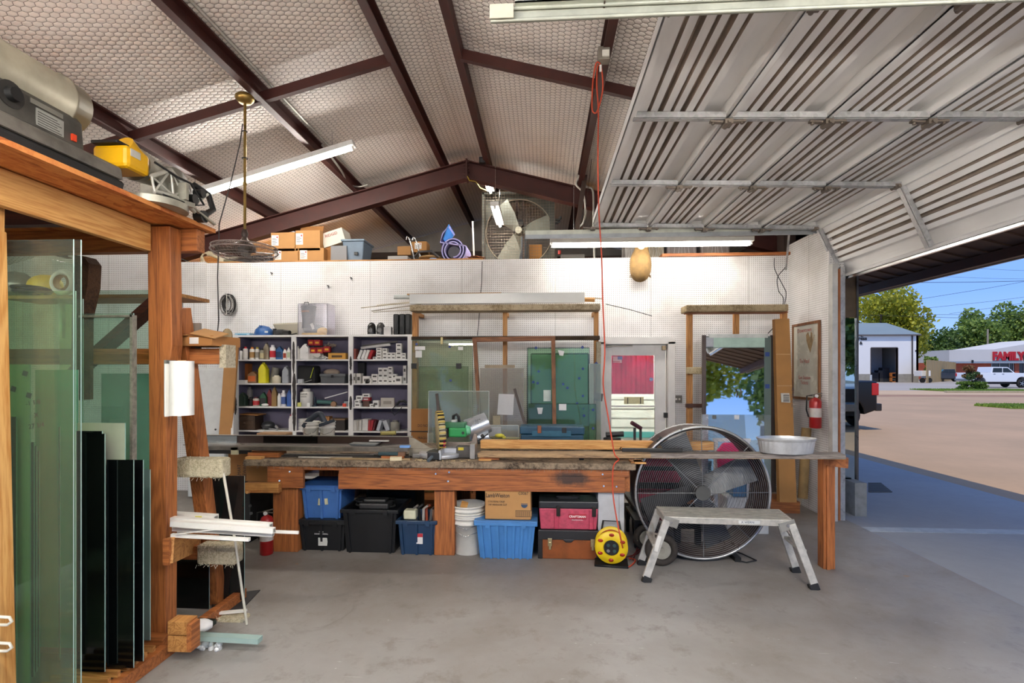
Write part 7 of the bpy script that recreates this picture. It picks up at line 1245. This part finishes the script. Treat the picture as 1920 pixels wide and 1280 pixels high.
for a0 in (128, 12, 250):
    a = math.radians(a0); u = Vector((math.cos(a), 0, math.sin(a))); v = Vector((-math.sin(a), 0, math.cos(a))); c = Vector((xc, YE + .12, zc_)); vs = []
    for r, hw in ((.06, .05), (.25, .12), (Rr * .96, .16)): vs += [c + u * r - v * hw - Vector((0, .04, 0)), c + u * r + v * hw + Vector((0, .04, 0)), c + u * r + v * hw + Vector((0, .045, 0)), c + u * r - v * hw - Vector((0, .035, 0))]
    O('fan_blade', MB().add(vs, [(4 * j + i, 4 * j + (i + 1) % 4, 4 * j + 4 + (i + 1) % 4, 4 * j + 4 + i) for j in range(2) for i in range(4)] + [(0, 1, 2, 3), (11, 10, 9, 8)]), P('#8f9286', .45, .4, .2), t, w=True)
O('hub', MB().cyl((xc, YE + .02, zc_), (xc, YE + .18, zc_), .05, n=16), P('#b9b6a2', .4, .4), t, w=True); O('pulley', MB().cyl((xc + .01, YE + .1, zc_ + .12), (xc + .01, YE + .18, zc_ + .12), .06, n=16), BLACK, t, w=True)
O('mount_bar', MB().box(xc - .05, xc - .02, YE + .22, YE + .26, z0, z1).box(xc + .05, xc + .08, YE + .22, YE + .26, z0, z1), P('#43302a', .5, .3), t, w=True); O('shutter_bar', (lambda m: [m.box(x0 + .1, xc, YE + .38, YE + .39, z0 + .1 + i * .08, z0 + .112 + i * .08) for i in range(8)] and m)(MB()), P('#6a6660', .5), t, w=True, kind='stuff')
# right part of the loft
O('pipe', MB().cyl((QX(981, 8.2), 8.2, LZ), (QX(981, 8.2), 8.2, QZ(445, 8.2)), .07, n=14), P('#8fa3b5', .5), label='blue grey pipe stub seen low through the exhaust fan', cat='pipe')
lbox(992, 1016, 458, 484, 'orange brown open carton seen through the exhaust fan', c='#c78a45', d=.2, Y=7.98); O('rag', MB().sph((0, 0, .05), .1, .06, .05, 8, 6), P('#6f8fd0', .9), at=lf_(990, 7.97), label='blue rag beside the orange carton behind the exhaust fan', cat='rag')
t = T('wall_bracket', 'black hooked bracket sticking out right of the exhaust fan', 'bracket', Q(1045, 412, 7.5)); O('hook', MB().tube([(-.03, 0, 0), (.03, 0, 0), (.05, 0, .02), (.05, 0, .05)], .014, 8).tube([(-.03, 0, -.05), (.0, 0, -.05), (.04, 0, -.02)], .014, 8), BLACK, t)
lbox(1052, 1096, 476, 490, 'grey flat case with red cap at the loft edge below the light', c='#5d5a55', d=.2); O('red_cap', MB().cyl((0, 0, 0), (0, 0, .05), .02), P('#a8281f', .5), at=(QX(1049, 6.95), 6.95, LZ + lp(14)), label='small red cap on the grey flat case', cat='cap')
GP = P('#9a938e', .2, .1, .35, 3)
for i, (u0, u1, c, lab) in enumerate(((1172, 1196, '#b9b6b0', 'pale carton behind the deer mount at loft edge'), (1216, 1245, '#a89f8c', 'cream patterned carton right of the deer mount'), (1250, 1306, '#8d8482', 'plastic wrapped marbled slab right behind the strip light, left one'), (1313, 1368, '#948a84', 'plastic wrapped marbled slab right behind the strip light, right one'))):
    Y = 7.0; a = QX(u0, Y); b = QX(u1, Y); o = T('wrapped_box', lab, 'box', ((a + b) / 2, Y, LZ)); ht = QZ(437 if i > 1 else 455, Y) - LZ
    O('panel', MB().box(a, b, Y, Y + .3, LZ, LZ + ht), P(c, .25, .1, .4, 3), o, w=True, bev=.006); m = MB()
    for k_ in range(7): xx = a + (b - a) * (k_ + .5) / 7; m.tube([(xx, Y - .003, LZ + .01), (xx + .03 * math.sin(k_), Y - .004, LZ + ht * .5), (xx - .03, Y - .003, LZ + ht)], .003, 4)
    O('film_crease', m, P('#d5d2cf', .15), o, w=True)
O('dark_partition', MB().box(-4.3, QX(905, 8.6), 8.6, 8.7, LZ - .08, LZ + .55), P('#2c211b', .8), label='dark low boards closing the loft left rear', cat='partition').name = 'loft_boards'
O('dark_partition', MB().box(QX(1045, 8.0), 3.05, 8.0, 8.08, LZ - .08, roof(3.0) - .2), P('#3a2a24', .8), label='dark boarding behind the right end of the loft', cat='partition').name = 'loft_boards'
O('dusty_covers', MB().box(-.5, .9, 0, .5, 0, .22), P('#17120f', .8), at=(QX(700, 7.5), 7.5, LZ), label='dark heap under covers on the loft right of the grey tote', cat='covers', bev=.05)
# ================================================================ OUTSIDE
def foliage(name, parent, c, rad, n, s, cols, seed, squash=.75, lobes=9):
    rr = random.Random(seed); vs = []; fs = []; L = []
    for i in range(lobes):
        a = rr.uniform(0, 2 * PI); k_ = rr.uniform(.25, .7); L.append((c[0] + rad[0] * k_ * math.cos(a), c[1] + rad[1] * k_ * math.sin(a), c[2] + rad[2] * rr.uniform(-.6, .62), rr.uniform(.35, .55)))
    for i in range(n):
        l = rr.choice(L); d = Vector((rr.gauss(0, 1), rr.gauss(0, 1), rr.gauss(0, 1))).normalized() * (rr.random() ** .4)
        p = Vector((l[0] + d.x * rad[0] * l[3], l[1] + d.y * rad[1] * l[3], l[2] + d.z * rad[2] * l[3] * squash)); q = Vector((rr.gauss(0, 1), rr.gauss(0, 1), rr.gauss(0, 1))).normalized(); a = q.orthogonal().normalized() * s * rr.uniform(.5, 1.1); b = q.cross(a).normalized() * s * rr.uniform(.4, .8)
        k_ = len(vs); vs += [p - a, p - b, p + a, p + b]; fs.append((k_, k_ + 1, k_ + 2, k_ + 3))
    m = MB().add(vs, fs); return O(name, m, leafmat(*cols), parent, w=parent is not None)
def leafmat(a, b):
    k_ = ('leaf', a, b)
    if k_ in MC: return MC[k_]
    t = NT('leaves'); g = t.n('NewGeometry'); n1 = t.noise(t.co(), .6, 4, .6); f = t.math('ADD', t.math('MULTIPLY', n1, .7), t.math('MULTIPLY', g.outputs['Random Per Island'], .4))
    t.base(t.ramp(f, [(.3, lin(a)), (.75, lin(b))]), .6); tr = t.n('BsdfTranslucent'); tr.inputs[0].default_value = lin(b); mx = t.n('MixShader'); mx.inputs[0].default_value = .3
    t.l(t.b.outputs[0], mx.inputs[1]); t.l(tr.outputs[0], mx.inputs[2]); t.l(mx.outputs[0], t.out.inputs[0]); MC[k_] = t.m; return t.m
def tree(u0, u1, vt, vb, Y, cols, lab, seed, n=5200, s=.3, at_=None, group='trees beyond the road', lobes=12):
    if at_: x, Y, r, zt_, zb_ = at_
    else: x = QX((u0 + u1) / 2, Y); r = (QX(u1, Y) - QX(u0, Y)) / 2; um = (u0 + u1) / 2; zt_, zb_ = QZ(vt, Y, um), QZ(vb, Y, um)
    t = T('tree', lab, 'tree', (x, Y, 0), group=group); rb = MB(); rb.cyl((0, 0, 0), (0, 0, zb_ + (zt_ - zb_) * .35), r * .06, r * .035, 10)
    for i in range(6): a = i * 1.05; rb.tube([(0, 0, zb_ * .8), (r * .25 * math.cos(a), r * .25 * math.sin(a), zb_ + (zt_ - zb_) * .3), (r * .5 * math.cos(a), r * .5 * math.sin(a), zb_ + (zt_ - zb_) * .6)], r * .02, 5)
    O('trunk', rb, P('#5a4636', .9, 0, .3), t); foliage('foliage', t, (x, Y, (zt_ + zb_) / 2), (r, r * .8, (zt_ - zb_) / 2), n, s, cols, seed, .9, lobes)
YG, GN, DG = ('#647020', '#b8b434'), ('#465e2a', '#8da54e'), ('#364c24', '#6c8842')
tree(1560, 1738, 528, 690, 96, YG, 'yellow green tree rising behind the white metal building', 1, 7000, .42, lobes=16); tree(1700, 1795, 600, 715, 124, DG, 'dark green bushy tree between the building and the store', 2, 5000, .42)
tree(1783, 1880, 574, 712, 124, GN, 'broad green tree left of the utility pole behind the store', 3, 5500, .5, lobes=14); tree(1850, 1975, 560, 712, 128, GN, 'tall green tree behind the store sign, rightmost in view', 4, 5500, .5, lobes=14); tree(1640, 1745, 585, 690, 112, ('#3f5220', '#7d8c34'), 'mid green tree low behind the metal building roof', 5, 3500, .42)
tree(1735, 1760, 664, 712, 84, GN, 'low shrubby tree at the tan fence by the building', 6, 1500, .22, group='small trees'); tree(0, 0, 0, 0, 0, GN, 'tree beyond the lot past the store', 7, 2500, .6, at_=(170, 118, 10, 14, 3)); tree(0, 0, 0, 0, 0, DG, 'tree behind the shop, seen only in mirrors, left', 8, 5000, .22, at_=(12.5, -13, 3.6, 7.5, 1.3)); tree(0, 0, 0, 0, 0, GN, 'tree behind the shop, seen only in mirrors, middle', 9, 5000, .22, at_=(18.5, -16, 4.5, 8.8, 1.0)); tree(0, 0, 0, 0, 0, YG, 'tree behind the shop, seen only in mirrors, right', 10, 5000, .22, at_=(8, -19, 4.2, 8, 1.8)); tree(0, 0, 0, 0, 0, DG, 'tree behind the shop, far left in mirrors', 11, 2500, .35, at_=(-3, -24, 4.2, 7, 1.8))
# white metal building
YB = 78; t = T('metal_building', 'white metal garage building with grey hip roof across the road', 'building', (QX(1640, YB), YB + 6, 0)); xw, xe = QX(1530, YB), QX(1722, YB); ze = QZ(627, YB, 1650); d0, d1, dzt = QX(1633, YB), QX(1683, YB), QZ(652, YB, 1650)
WB = P('#e6e4e2', .6, 0, .06, .3); O('wall', MB().box(xw, d0, YB, YB + .3, 0, ze).box(d1, xe, YB, YB + .3, 0, ze).box(d0, d1, YB, YB + .3, dzt, ze).box(xw, xw + .3, YB, YB + 14, 0, ze).box(xe - .3, xe, YB, YB + 14, 0, ze).box(xw, xe, YB + 13.7, YB + 14, 0, ze), WB, t, w=True)
[O('block_base', MB().box(a_, b_, YB - .06, YB, 0, QZ(701, YB, 1650)), P('#9a958a', .8, 0, .2, 2), t, w=True) for a_, b_ in ((xw, d0 - .1), (d1 + .05, xe))]; O('interior', MB().box(d0 - 1, d1 + 1, YB + 5, YB + 5.1, 0, ze), P('#c9c8cf', .7), t, w=True)
xr0, xr1 = QX(1530, YB) + 2, QX(1679, YB + 2); zr_ = QZ(603, YB + 2, 1650); 
O('roof', MB().add([(xw - .3, YB - .3, ze), (xe + .2, YB - .3, ze), (xe + .2, YB + 14.3, ze), (xw - .3, YB + 14.3, ze), (xr0, YB + 4, zr_), (xr1, YB + 4, zr_), (xr1, YB + 10, zr_), (xr0, YB + 10, zr_)], [(0, 1, 5, 4), (1, 2, 6, 5), (2, 3, 7, 6), (3, 0, 4, 7), (4, 5, 6, 7), (0, 3, 2, 1)]), P('#7f8c90', .5, .2, .08, .4), t, w=True)
O('gutter', MB().box(xw - .3, xe + .2, YB - .35, YB - .2, ze - .18, ze), P('#5d5450', .6), t, w=True); O('downpipe', MB().box(QX(1709, YB), QX(1711, YB), YB - .12, YB, 0, ze), P('#4c4544', .6), t, w=True); O('door_jamb', MB().box(d0 - .08, d0, YB - .03, YB + .4, 0, dzt).box(d1, d1 + .08, YB - .03, YB + .4, 0, dzt).box(d0, d1, YB - .03, YB + .02, dzt, dzt + .1), P('#4f4540', .6), t, w=True)
for s_, u, v, z_ in (('C', 1616, 627.5 + 2.5, .5), ('xpress', 1612, 634.5, .75), ('&', 1614, 643, .6)): TX(s_, t, z_, (QX(u, YB), YB - .05, QZ(v, YB, u)), INK, w=True, ext=.02, bold=.02)
O('sign', MB().box(QX(1643, YB), QX(1660, YB), YB + 4.9, YB + 5, QZ(658, YB, 1650), QZ(654, YB, 1650)), WHITE, t, w=True); O('wall_lamp', MB().box(QX(1716, YB), QX(1717, YB), YB - .1, YB, QZ(659, YB, 1715), QZ(656, YB, 1715)), BLACK, t, w=True)
for i, (u0, u1, vt, c, lab) in enumerate(((1634, 1650, 698, '#22252a', 'dark crate inside the garage building, left'), (1647, 1656, 694, '#3b3a3a', 'grey barrel shape inside the garage building'), (1655, 1668, 689, '#20262e', 'black machine inside the garage building'), (1668, 1682, 700, '#54575a', 'grey bin inside the garage building, right'))): O('crate', MB().box(QX(u0, YB + 2), QX(u1, YB + 2), YB + 2, YB + 3, 0, QZ(vt, YB + 2, 1655)), P(c, .6), label=lab, cat='crate', bev=.05)
O('pallet_rack', MB().box(QX(1672, YB + 1), QX(1681, YB + 1), YB + 1, YB + 1.5, 0, .12).box(QX(1672, YB + 1), QX(1673, YB + 1), YB + 1, YB + 1.5, .0, 1.3).box(QX(1672, YB + 1), QX(1681, YB + 1), YB + 1, YB + 1.5, .7, .8).box(QX(1672, YB + 1), QX(1681, YB + 1), YB + 1, YB + 1.5, 1.3, 1.4), P('#c9783a', .6), label='orange rack in the garage building doorway', cat='rack'); O('bollard', MB().cyl((QX(1633, YB - 1), YB - 1, 0), (QX(1633, YB - 1), YB - 1, 1.1), .14), P('#b9c0c4', .5), label='grey bollard at the left of the garage building doorway', cat='bollard')
# fence, trailer, store
m = MB(); fa, fb = (QX(1737, 74), 74), (QX(1776, 100), 98)
for i in range(26): a = Vector((fa[0] + (fb[0] - fa[0]) * i / 26, fa[1] + (fb[1] - fa[1]) * i / 26, 0)); b = Vector((fa[0] + (fb[0] - fa[0]) * (i + .88) / 26, fa[1] + (fb[1] - fa[1]) * (i + .88) / 26, 0)); m.bar(a + Vector((0, 0, 1.6)), b + Vector((0, 0, 1.6)), .06, 3.2 + .05 * (i % 3))
O('fence', m, P('#b3945e', .7, 0, .15, .6), label='tall tan corrugated fence beside the store', cat='fence'); t = T('utility_trailer', 'small white parked trailer at the building corner', 'trailer', (QX(1729, 76), 76, 0)); O('body', MB().box(-.6, .6, -.8, .8, .9, 1.7), WHITE, t, bev=.05); O('wheel', MB().cyl((-.45, -.8, .35), (-.45, -.6, .35), .35), RUBBER, t); O('wheel', MB().cyl((.45, -.8, .35), (.45, -.6, .35), .35), RUBBER, t)
YS = 100; t = T('store_building', 'brick and grey store with large red letters at the right edge', 'building', (QX(1850, YS), YS + 8, 0)); a, b, c = QX(1775, YS), QX(1858, YS), QX(1985, YS); zf0, zf1 = QZ(679, YS, 1850), QZ(656, YS, 1820)
O('fascia', MB().prism([(a, zf0), (c, zf0), (c, QZ(634, YS, 1985)), (b, zf1 + .1), (a, zf1)], 'Y', YS - .6, YS + 12), P('#c9c7c6', .6, 0, .05, .3), t, w=True); O('trim', MB().box(a - .1, c, YS - .75, YS - .6, zf0 - .2, zf0 + .15), P('#8f9aa8', .5), t, w=True)
O('brick_wall', MB().box(a, b, YS, YS + 11, 0, zf0), P('#b5573a', .8, 0, .2, 2), t, w=True); O('brick_pier', MB().box(QX(1902, YS), QX(1910, YS), YS - .1, YS + .3, 0, zf0).box(QX(1940, YS), c, YS - .1, YS + .3, 0, zf0), P('#a8553c', .8, 0, .2, 2), t, w=True)
O('shop_window', MB().box(b, c, YS + .1, YS + .2, .4, zf0), P('#2a2529', .08), t, w=True); O('window_sill', MB().box(b, c, YS, YS + .3, 0, .45), P('#a8553c', .8), t, w=True)
for u in (1859, 1874, 1892, 1900, 1920): O('mullion', MB().box(QX(u, YS), QX(u + 1, YS), YS, YS + .12, 0, zf0), P('#b9bcc0', .5), t, w=True)
RD = P('#b31522', .5, 0, 0); TX('FAMILY', t, 2.05, (QX(1884, YS), YS - .72, QZ(668.3, YS, 1884)), RD, w=True, ext=.06, sx=.82, bold=.11)
O('sign_underline', MB().box(QX(1859, YS), QX(1906, YS), YS - .68, YS - .62, QZ(676.2, YS, 1884), QZ(675.2, YS, 1884)), P('#77757a', .5), t, w=True); cxs = QX(1925, YS); czs = QZ(668, YS, 1925)
O('round_sign', MB().cyl((cxs, YS - .8, czs), (cxs, YS - .62, czs), 1.25, n=36), RD, t, w=True); O('sign_ring', MB().torus((cxs, YS - .82, czs), 1.25, .07, 'Y', 36, 6), P('#4a4a52', .5), t, w=True); O('sign_figure', MB().sph((cxs - .65, YS - .82, czs + .25), .35, .05, .42).sph((cxs - .7, YS - .82, czs - .3), .42, .05, .35), WHITE, t, w=True)
O('wall_lamp', MB().box(QX(1815, YS), QX(1818, YS), YS - .9, YS - .75, zf0 - .1, zf0 + .4), BLACK, t, w=True)
t = T('utility_pole', 'grey utility pole with transformer standing behind the store', 'utility pole', (QX(1852, 116), 116, 0)); O('pole', MB().cyl((0, 0, 0), (0, 0, QZ(617, 116, 1852)), .2, .16, 10), P('#9a8f80', .8), t); O('transformer', MB().cyl((.55, -.1, QZ(655, 116, 1852)), (.55, -.1, QZ(646, 116, 1852)), .3, n=12), P('#b3b9bd', .5), t)
for i, (u0, v0, u1, v1, Y, r) in enumerate(((1664, 529.6, 1990, 525, 42, .022), (1722, 561, 1990, 515, 60, .024), (1726, 578.5, 1990, 548, 66, .022), (1607, 590, 1990, 598.5, 60, .024), (1733, 589.5, 1990, 588, 80, .028), (1780, 588, 1990, 556, 80, .026), (1785, 500, 1990, 509, 64, .016), (1735, 517, 1990, 524, 70, .016))):
    m = MB(); m.tube([Q(u0, v0, Y), Q((u0 + u1) / 2, (v0 + v1) / 2 + 1.5, Y), Q(u1, v1, Y)], r, 4); O('power_line', m, BLACK, label='power line across the sky, %s counting downward' % ('third', 'fourth', 'fifth', 'seventh', 'sixth, flatter one', 'sixth, slanting one', 'topmost faint one', 'second faint one')[i], cat='power line', group='overhead lines')
# vehicles
def pickup(loc, rz, c, lab, wheelc='#9fa3a6', hi=0, glass='#10161d'):
    t = T('pickup_truck', lab, 'truck', loc, rz); PB = P(c, .15, .2, 0); z0 = .55 + hi
    def arch(xc_, r): return [(xc_ + r * math.cos(a), .42 + hi + r * math.sin(a)) for a in [PI - PI * i / 10 for i in range(11)]]
    pr = [(-2.85, z0)] + arch(-2.0, .5) + arch(1.85, .5) + [(2.85, z0), (2.9, z0 + .35), (2.85, 1.18 + hi), (2.7, 1.26 + hi), (1.1, 1.33 + hi), (-.95, 1.33 + hi), (-2.85, 1.33 + hi)]
    O('body', MB().prism(pr, 'Y', -.98, .98), PB, t, bev=.04); O('cab', MB().prism([(-.95, 1.3 + hi), (1.35, 1.3 + hi), (.65, 1.88 + hi), (-.8, 1.9 + hi)], 'Y', -.86, .86), PB, t, bev=.05)
    O('side_glass', MB().prism([(-.8, 1.36 + hi), (.1, 1.36 + hi), (.1, 1.8 + hi), (-.72, 1.8 + hi)], 'Y', -.872, .872).prism([(.18, 1.36 + hi), (1.1, 1.36 + hi), (.6, 1.8 + hi), (.18, 1.8 + hi)], 'Y', -.872, .872), P(glass, .05), t); O('windscreen', MB().add([(1.36, -.78, 1.33 + hi), (1.36, .78, 1.33 + hi), (.70, .72, 1.86 + hi), (.70, -.72, 1.86 + hi)], [(0, 1, 2, 3)]), P('#3f7fb3', .05), t)
    for x in (-2.0, 1.85):
        for s_ in (-1, 1): wq_ = O('wheel', MB().lathe([(.2, -.12), (.38, -.12), (.41, -.08), (.41, .08), (.38, .12), (.2, .12)], (x, s_ * .88, .41), 'Y', 26), RUBBER, t); O('rim', MB().cyl((x, s_ * .9, .41), (x, s_ * 1.0, .41), .25, n=10), P(wheelc, .3, .7, .2), wq_); O('spoke', (lambda m: [m.bar((x, s_ * 1.005, .41), (x + .24 * math.cos(a), s_ * 1.005, .41 + .24 * math.sin(a)), .05, .01, up=(0, 1, 0)) for a in [i * PI * 2 / 5 for i in range(5)]] and m)(MB()), P('#c9cccf', .25, .8), wq_)
    for s_ in (-1, 1): O('tail_light', MB().box(-2.88, -2.7, s_ * .9 - .1, s_ * .9 + .1, .95 + hi, 1.28 + hi), P('#b8201c', .2, 0, 0), t, bev=.02); O('head_light', MB().box(2.76, 2.9, s_ * .8 - .14, s_ * .8 + .14, .95 + hi, 1.12 + hi), P('#c9d0d5', .1, .5, 0), t, bev=.02); O('door_handle', MB().box(.0, .18, s_ * .99 - .01, s_ * .99 + .01, 1.18 + hi, 1.22 + hi).box(-.8, -.62, s_ * .99 - .01, s_ * .99 + .01, 1.18 + hi, 1.22 + hi), BLACK, t)
    O('grille', MB().box(2.86, 2.92, -.6, .6, .75 + hi, 1.12 + hi), P('#1b1c1e', .3, .4), t); O('bumper', MB().box(2.85, 3.0, -.95, .95, .5 + hi, .72 + hi).box(-3.02, -2.85, -.9, .9, .52 + hi, .72 + hi), P('#8a8c8f', .2, .8, .1) if c != '#0d0f14' else P('#2b2724', .4), t, bev=.02); O('bed_cover', MB().box(-2.8, -1.0, -.9, .9, 1.33 + hi, 1.345 + hi), BLACK, t); O('hitch', MB().box(-3.1, -3.0, -.05, .05, .45, .55), BLACK, t); O('chassis', MB().box(-2.6, 2.6, -.6, .6, .35, .6 + hi), BLACK, t)
    return t
xr = QX(1663, 14.4); pickup((xr - 3.05, 15.45, 0), PI, '#0d0f14', 'black pickup truck parked outside with its tail by the doorway', wheelc='#9aa0a3')
q = QX(1833, 53); pickup((q + 2.3, 54, 0), 0, '#e6e7ea', 'white pickup truck parked before the store at right', wheelc='#26282b', hi=.14); q = QX(1782, 84); pickup((q, 85, 0), PI, '#3a3c42', 'dark grey pickup truck parked left of the shrub', wheelc='#2b2c2e', hi=.05)
pickup((8.3, -5.2, 0), PI / 2, '#c3d0d6', 'silver pickup truck behind the shop, seen in the mirrored panel')
# shrubs and grass
YI = 47; t = T('shrub', 'reddish crape myrtle shrub with low green bushes on the island', 'shrub', (QX(1822, YI), YI, 0)); O('stem', (lambda m: [m.tube([(0, 0, 0), (.5 * math.cos(a), .3 * math.sin(a), 1.6)], .03, 5) for a in [i * 1.1 for i in range(6)]] and m)(MB()), P('#5a4230', .9), t)
foliage('flower_foliage', t, (QX(1820, YI), YI, QZ(697, YI, 1820)), (.95, .7, .62), 1400, .09, ('#6b3a2a', '#8f6a3c'), 21, lobes=7); foliage('leaf_foliage', t, (QX(1822, YI), YI, .95), (.8, .7, .7), 1300, .09, ('#2a3d22', '#5d7a44'), 22, lobes=6)
for i, (u, w_, lab) in enumerate(((1806, .75, 'rounded low green bush at the left foot of the reddish shrub'), (1843, .6, 'rounded low green bush at the right foot of the reddish shrub'), (1826, .7, 'rounded low green bush in the middle under the reddish shrub'))): o = foliage('bush', None, (QX(u, YI - 1), YI - 1, .36), (w_, .5, .42), 900, .07, ('#33501c', '#7f9a38'), 30 + i, lobes=6); tag(o, lab, 'bush', 'low bushes on the island')
def grass(x0, x1, y0, y1, n, lab, seed):
    rr = random.Random(seed); vs = []; fs = []
    for i in range(n):
        x, y = rr.uniform(x0, x1), rr.uniform(y0, y1); k_ = len(vs); h = rr.uniform(.06, .16); vs += [(x - .06, y, 0), (x + .06, y, 0), (x + rr.uniform(-.05, .05), y + rr.uniform(-.03, .03), h)]; fs.append((k_, k_ + 1, k_ + 2))
    O('grass', MB().add(vs, fs), leafmat('#4c6524', '#8ea845'), label=lab, cat='grass', kind='stuff'); S('turf', MB().box(x0, x1, y0, y1, -.05, .01), m_ground('#5d6b35', '#86904f', 1))
grass(QX(1772, 43), QX(1980, 43), 41, 47, 6000, 'green grass on the island beneath the shrub and white truck', 1); grass(QX(1850, 24.5), QX(1990, 24.5), 23.2, 25.2, 3000, 'strip of green grass at the right edge beside the road', 2)
S('kerb', MB().box(QX(1770, 41), QX(1990, 41), 40.7, 41, 0, .12), P('#b3a78a', .8))
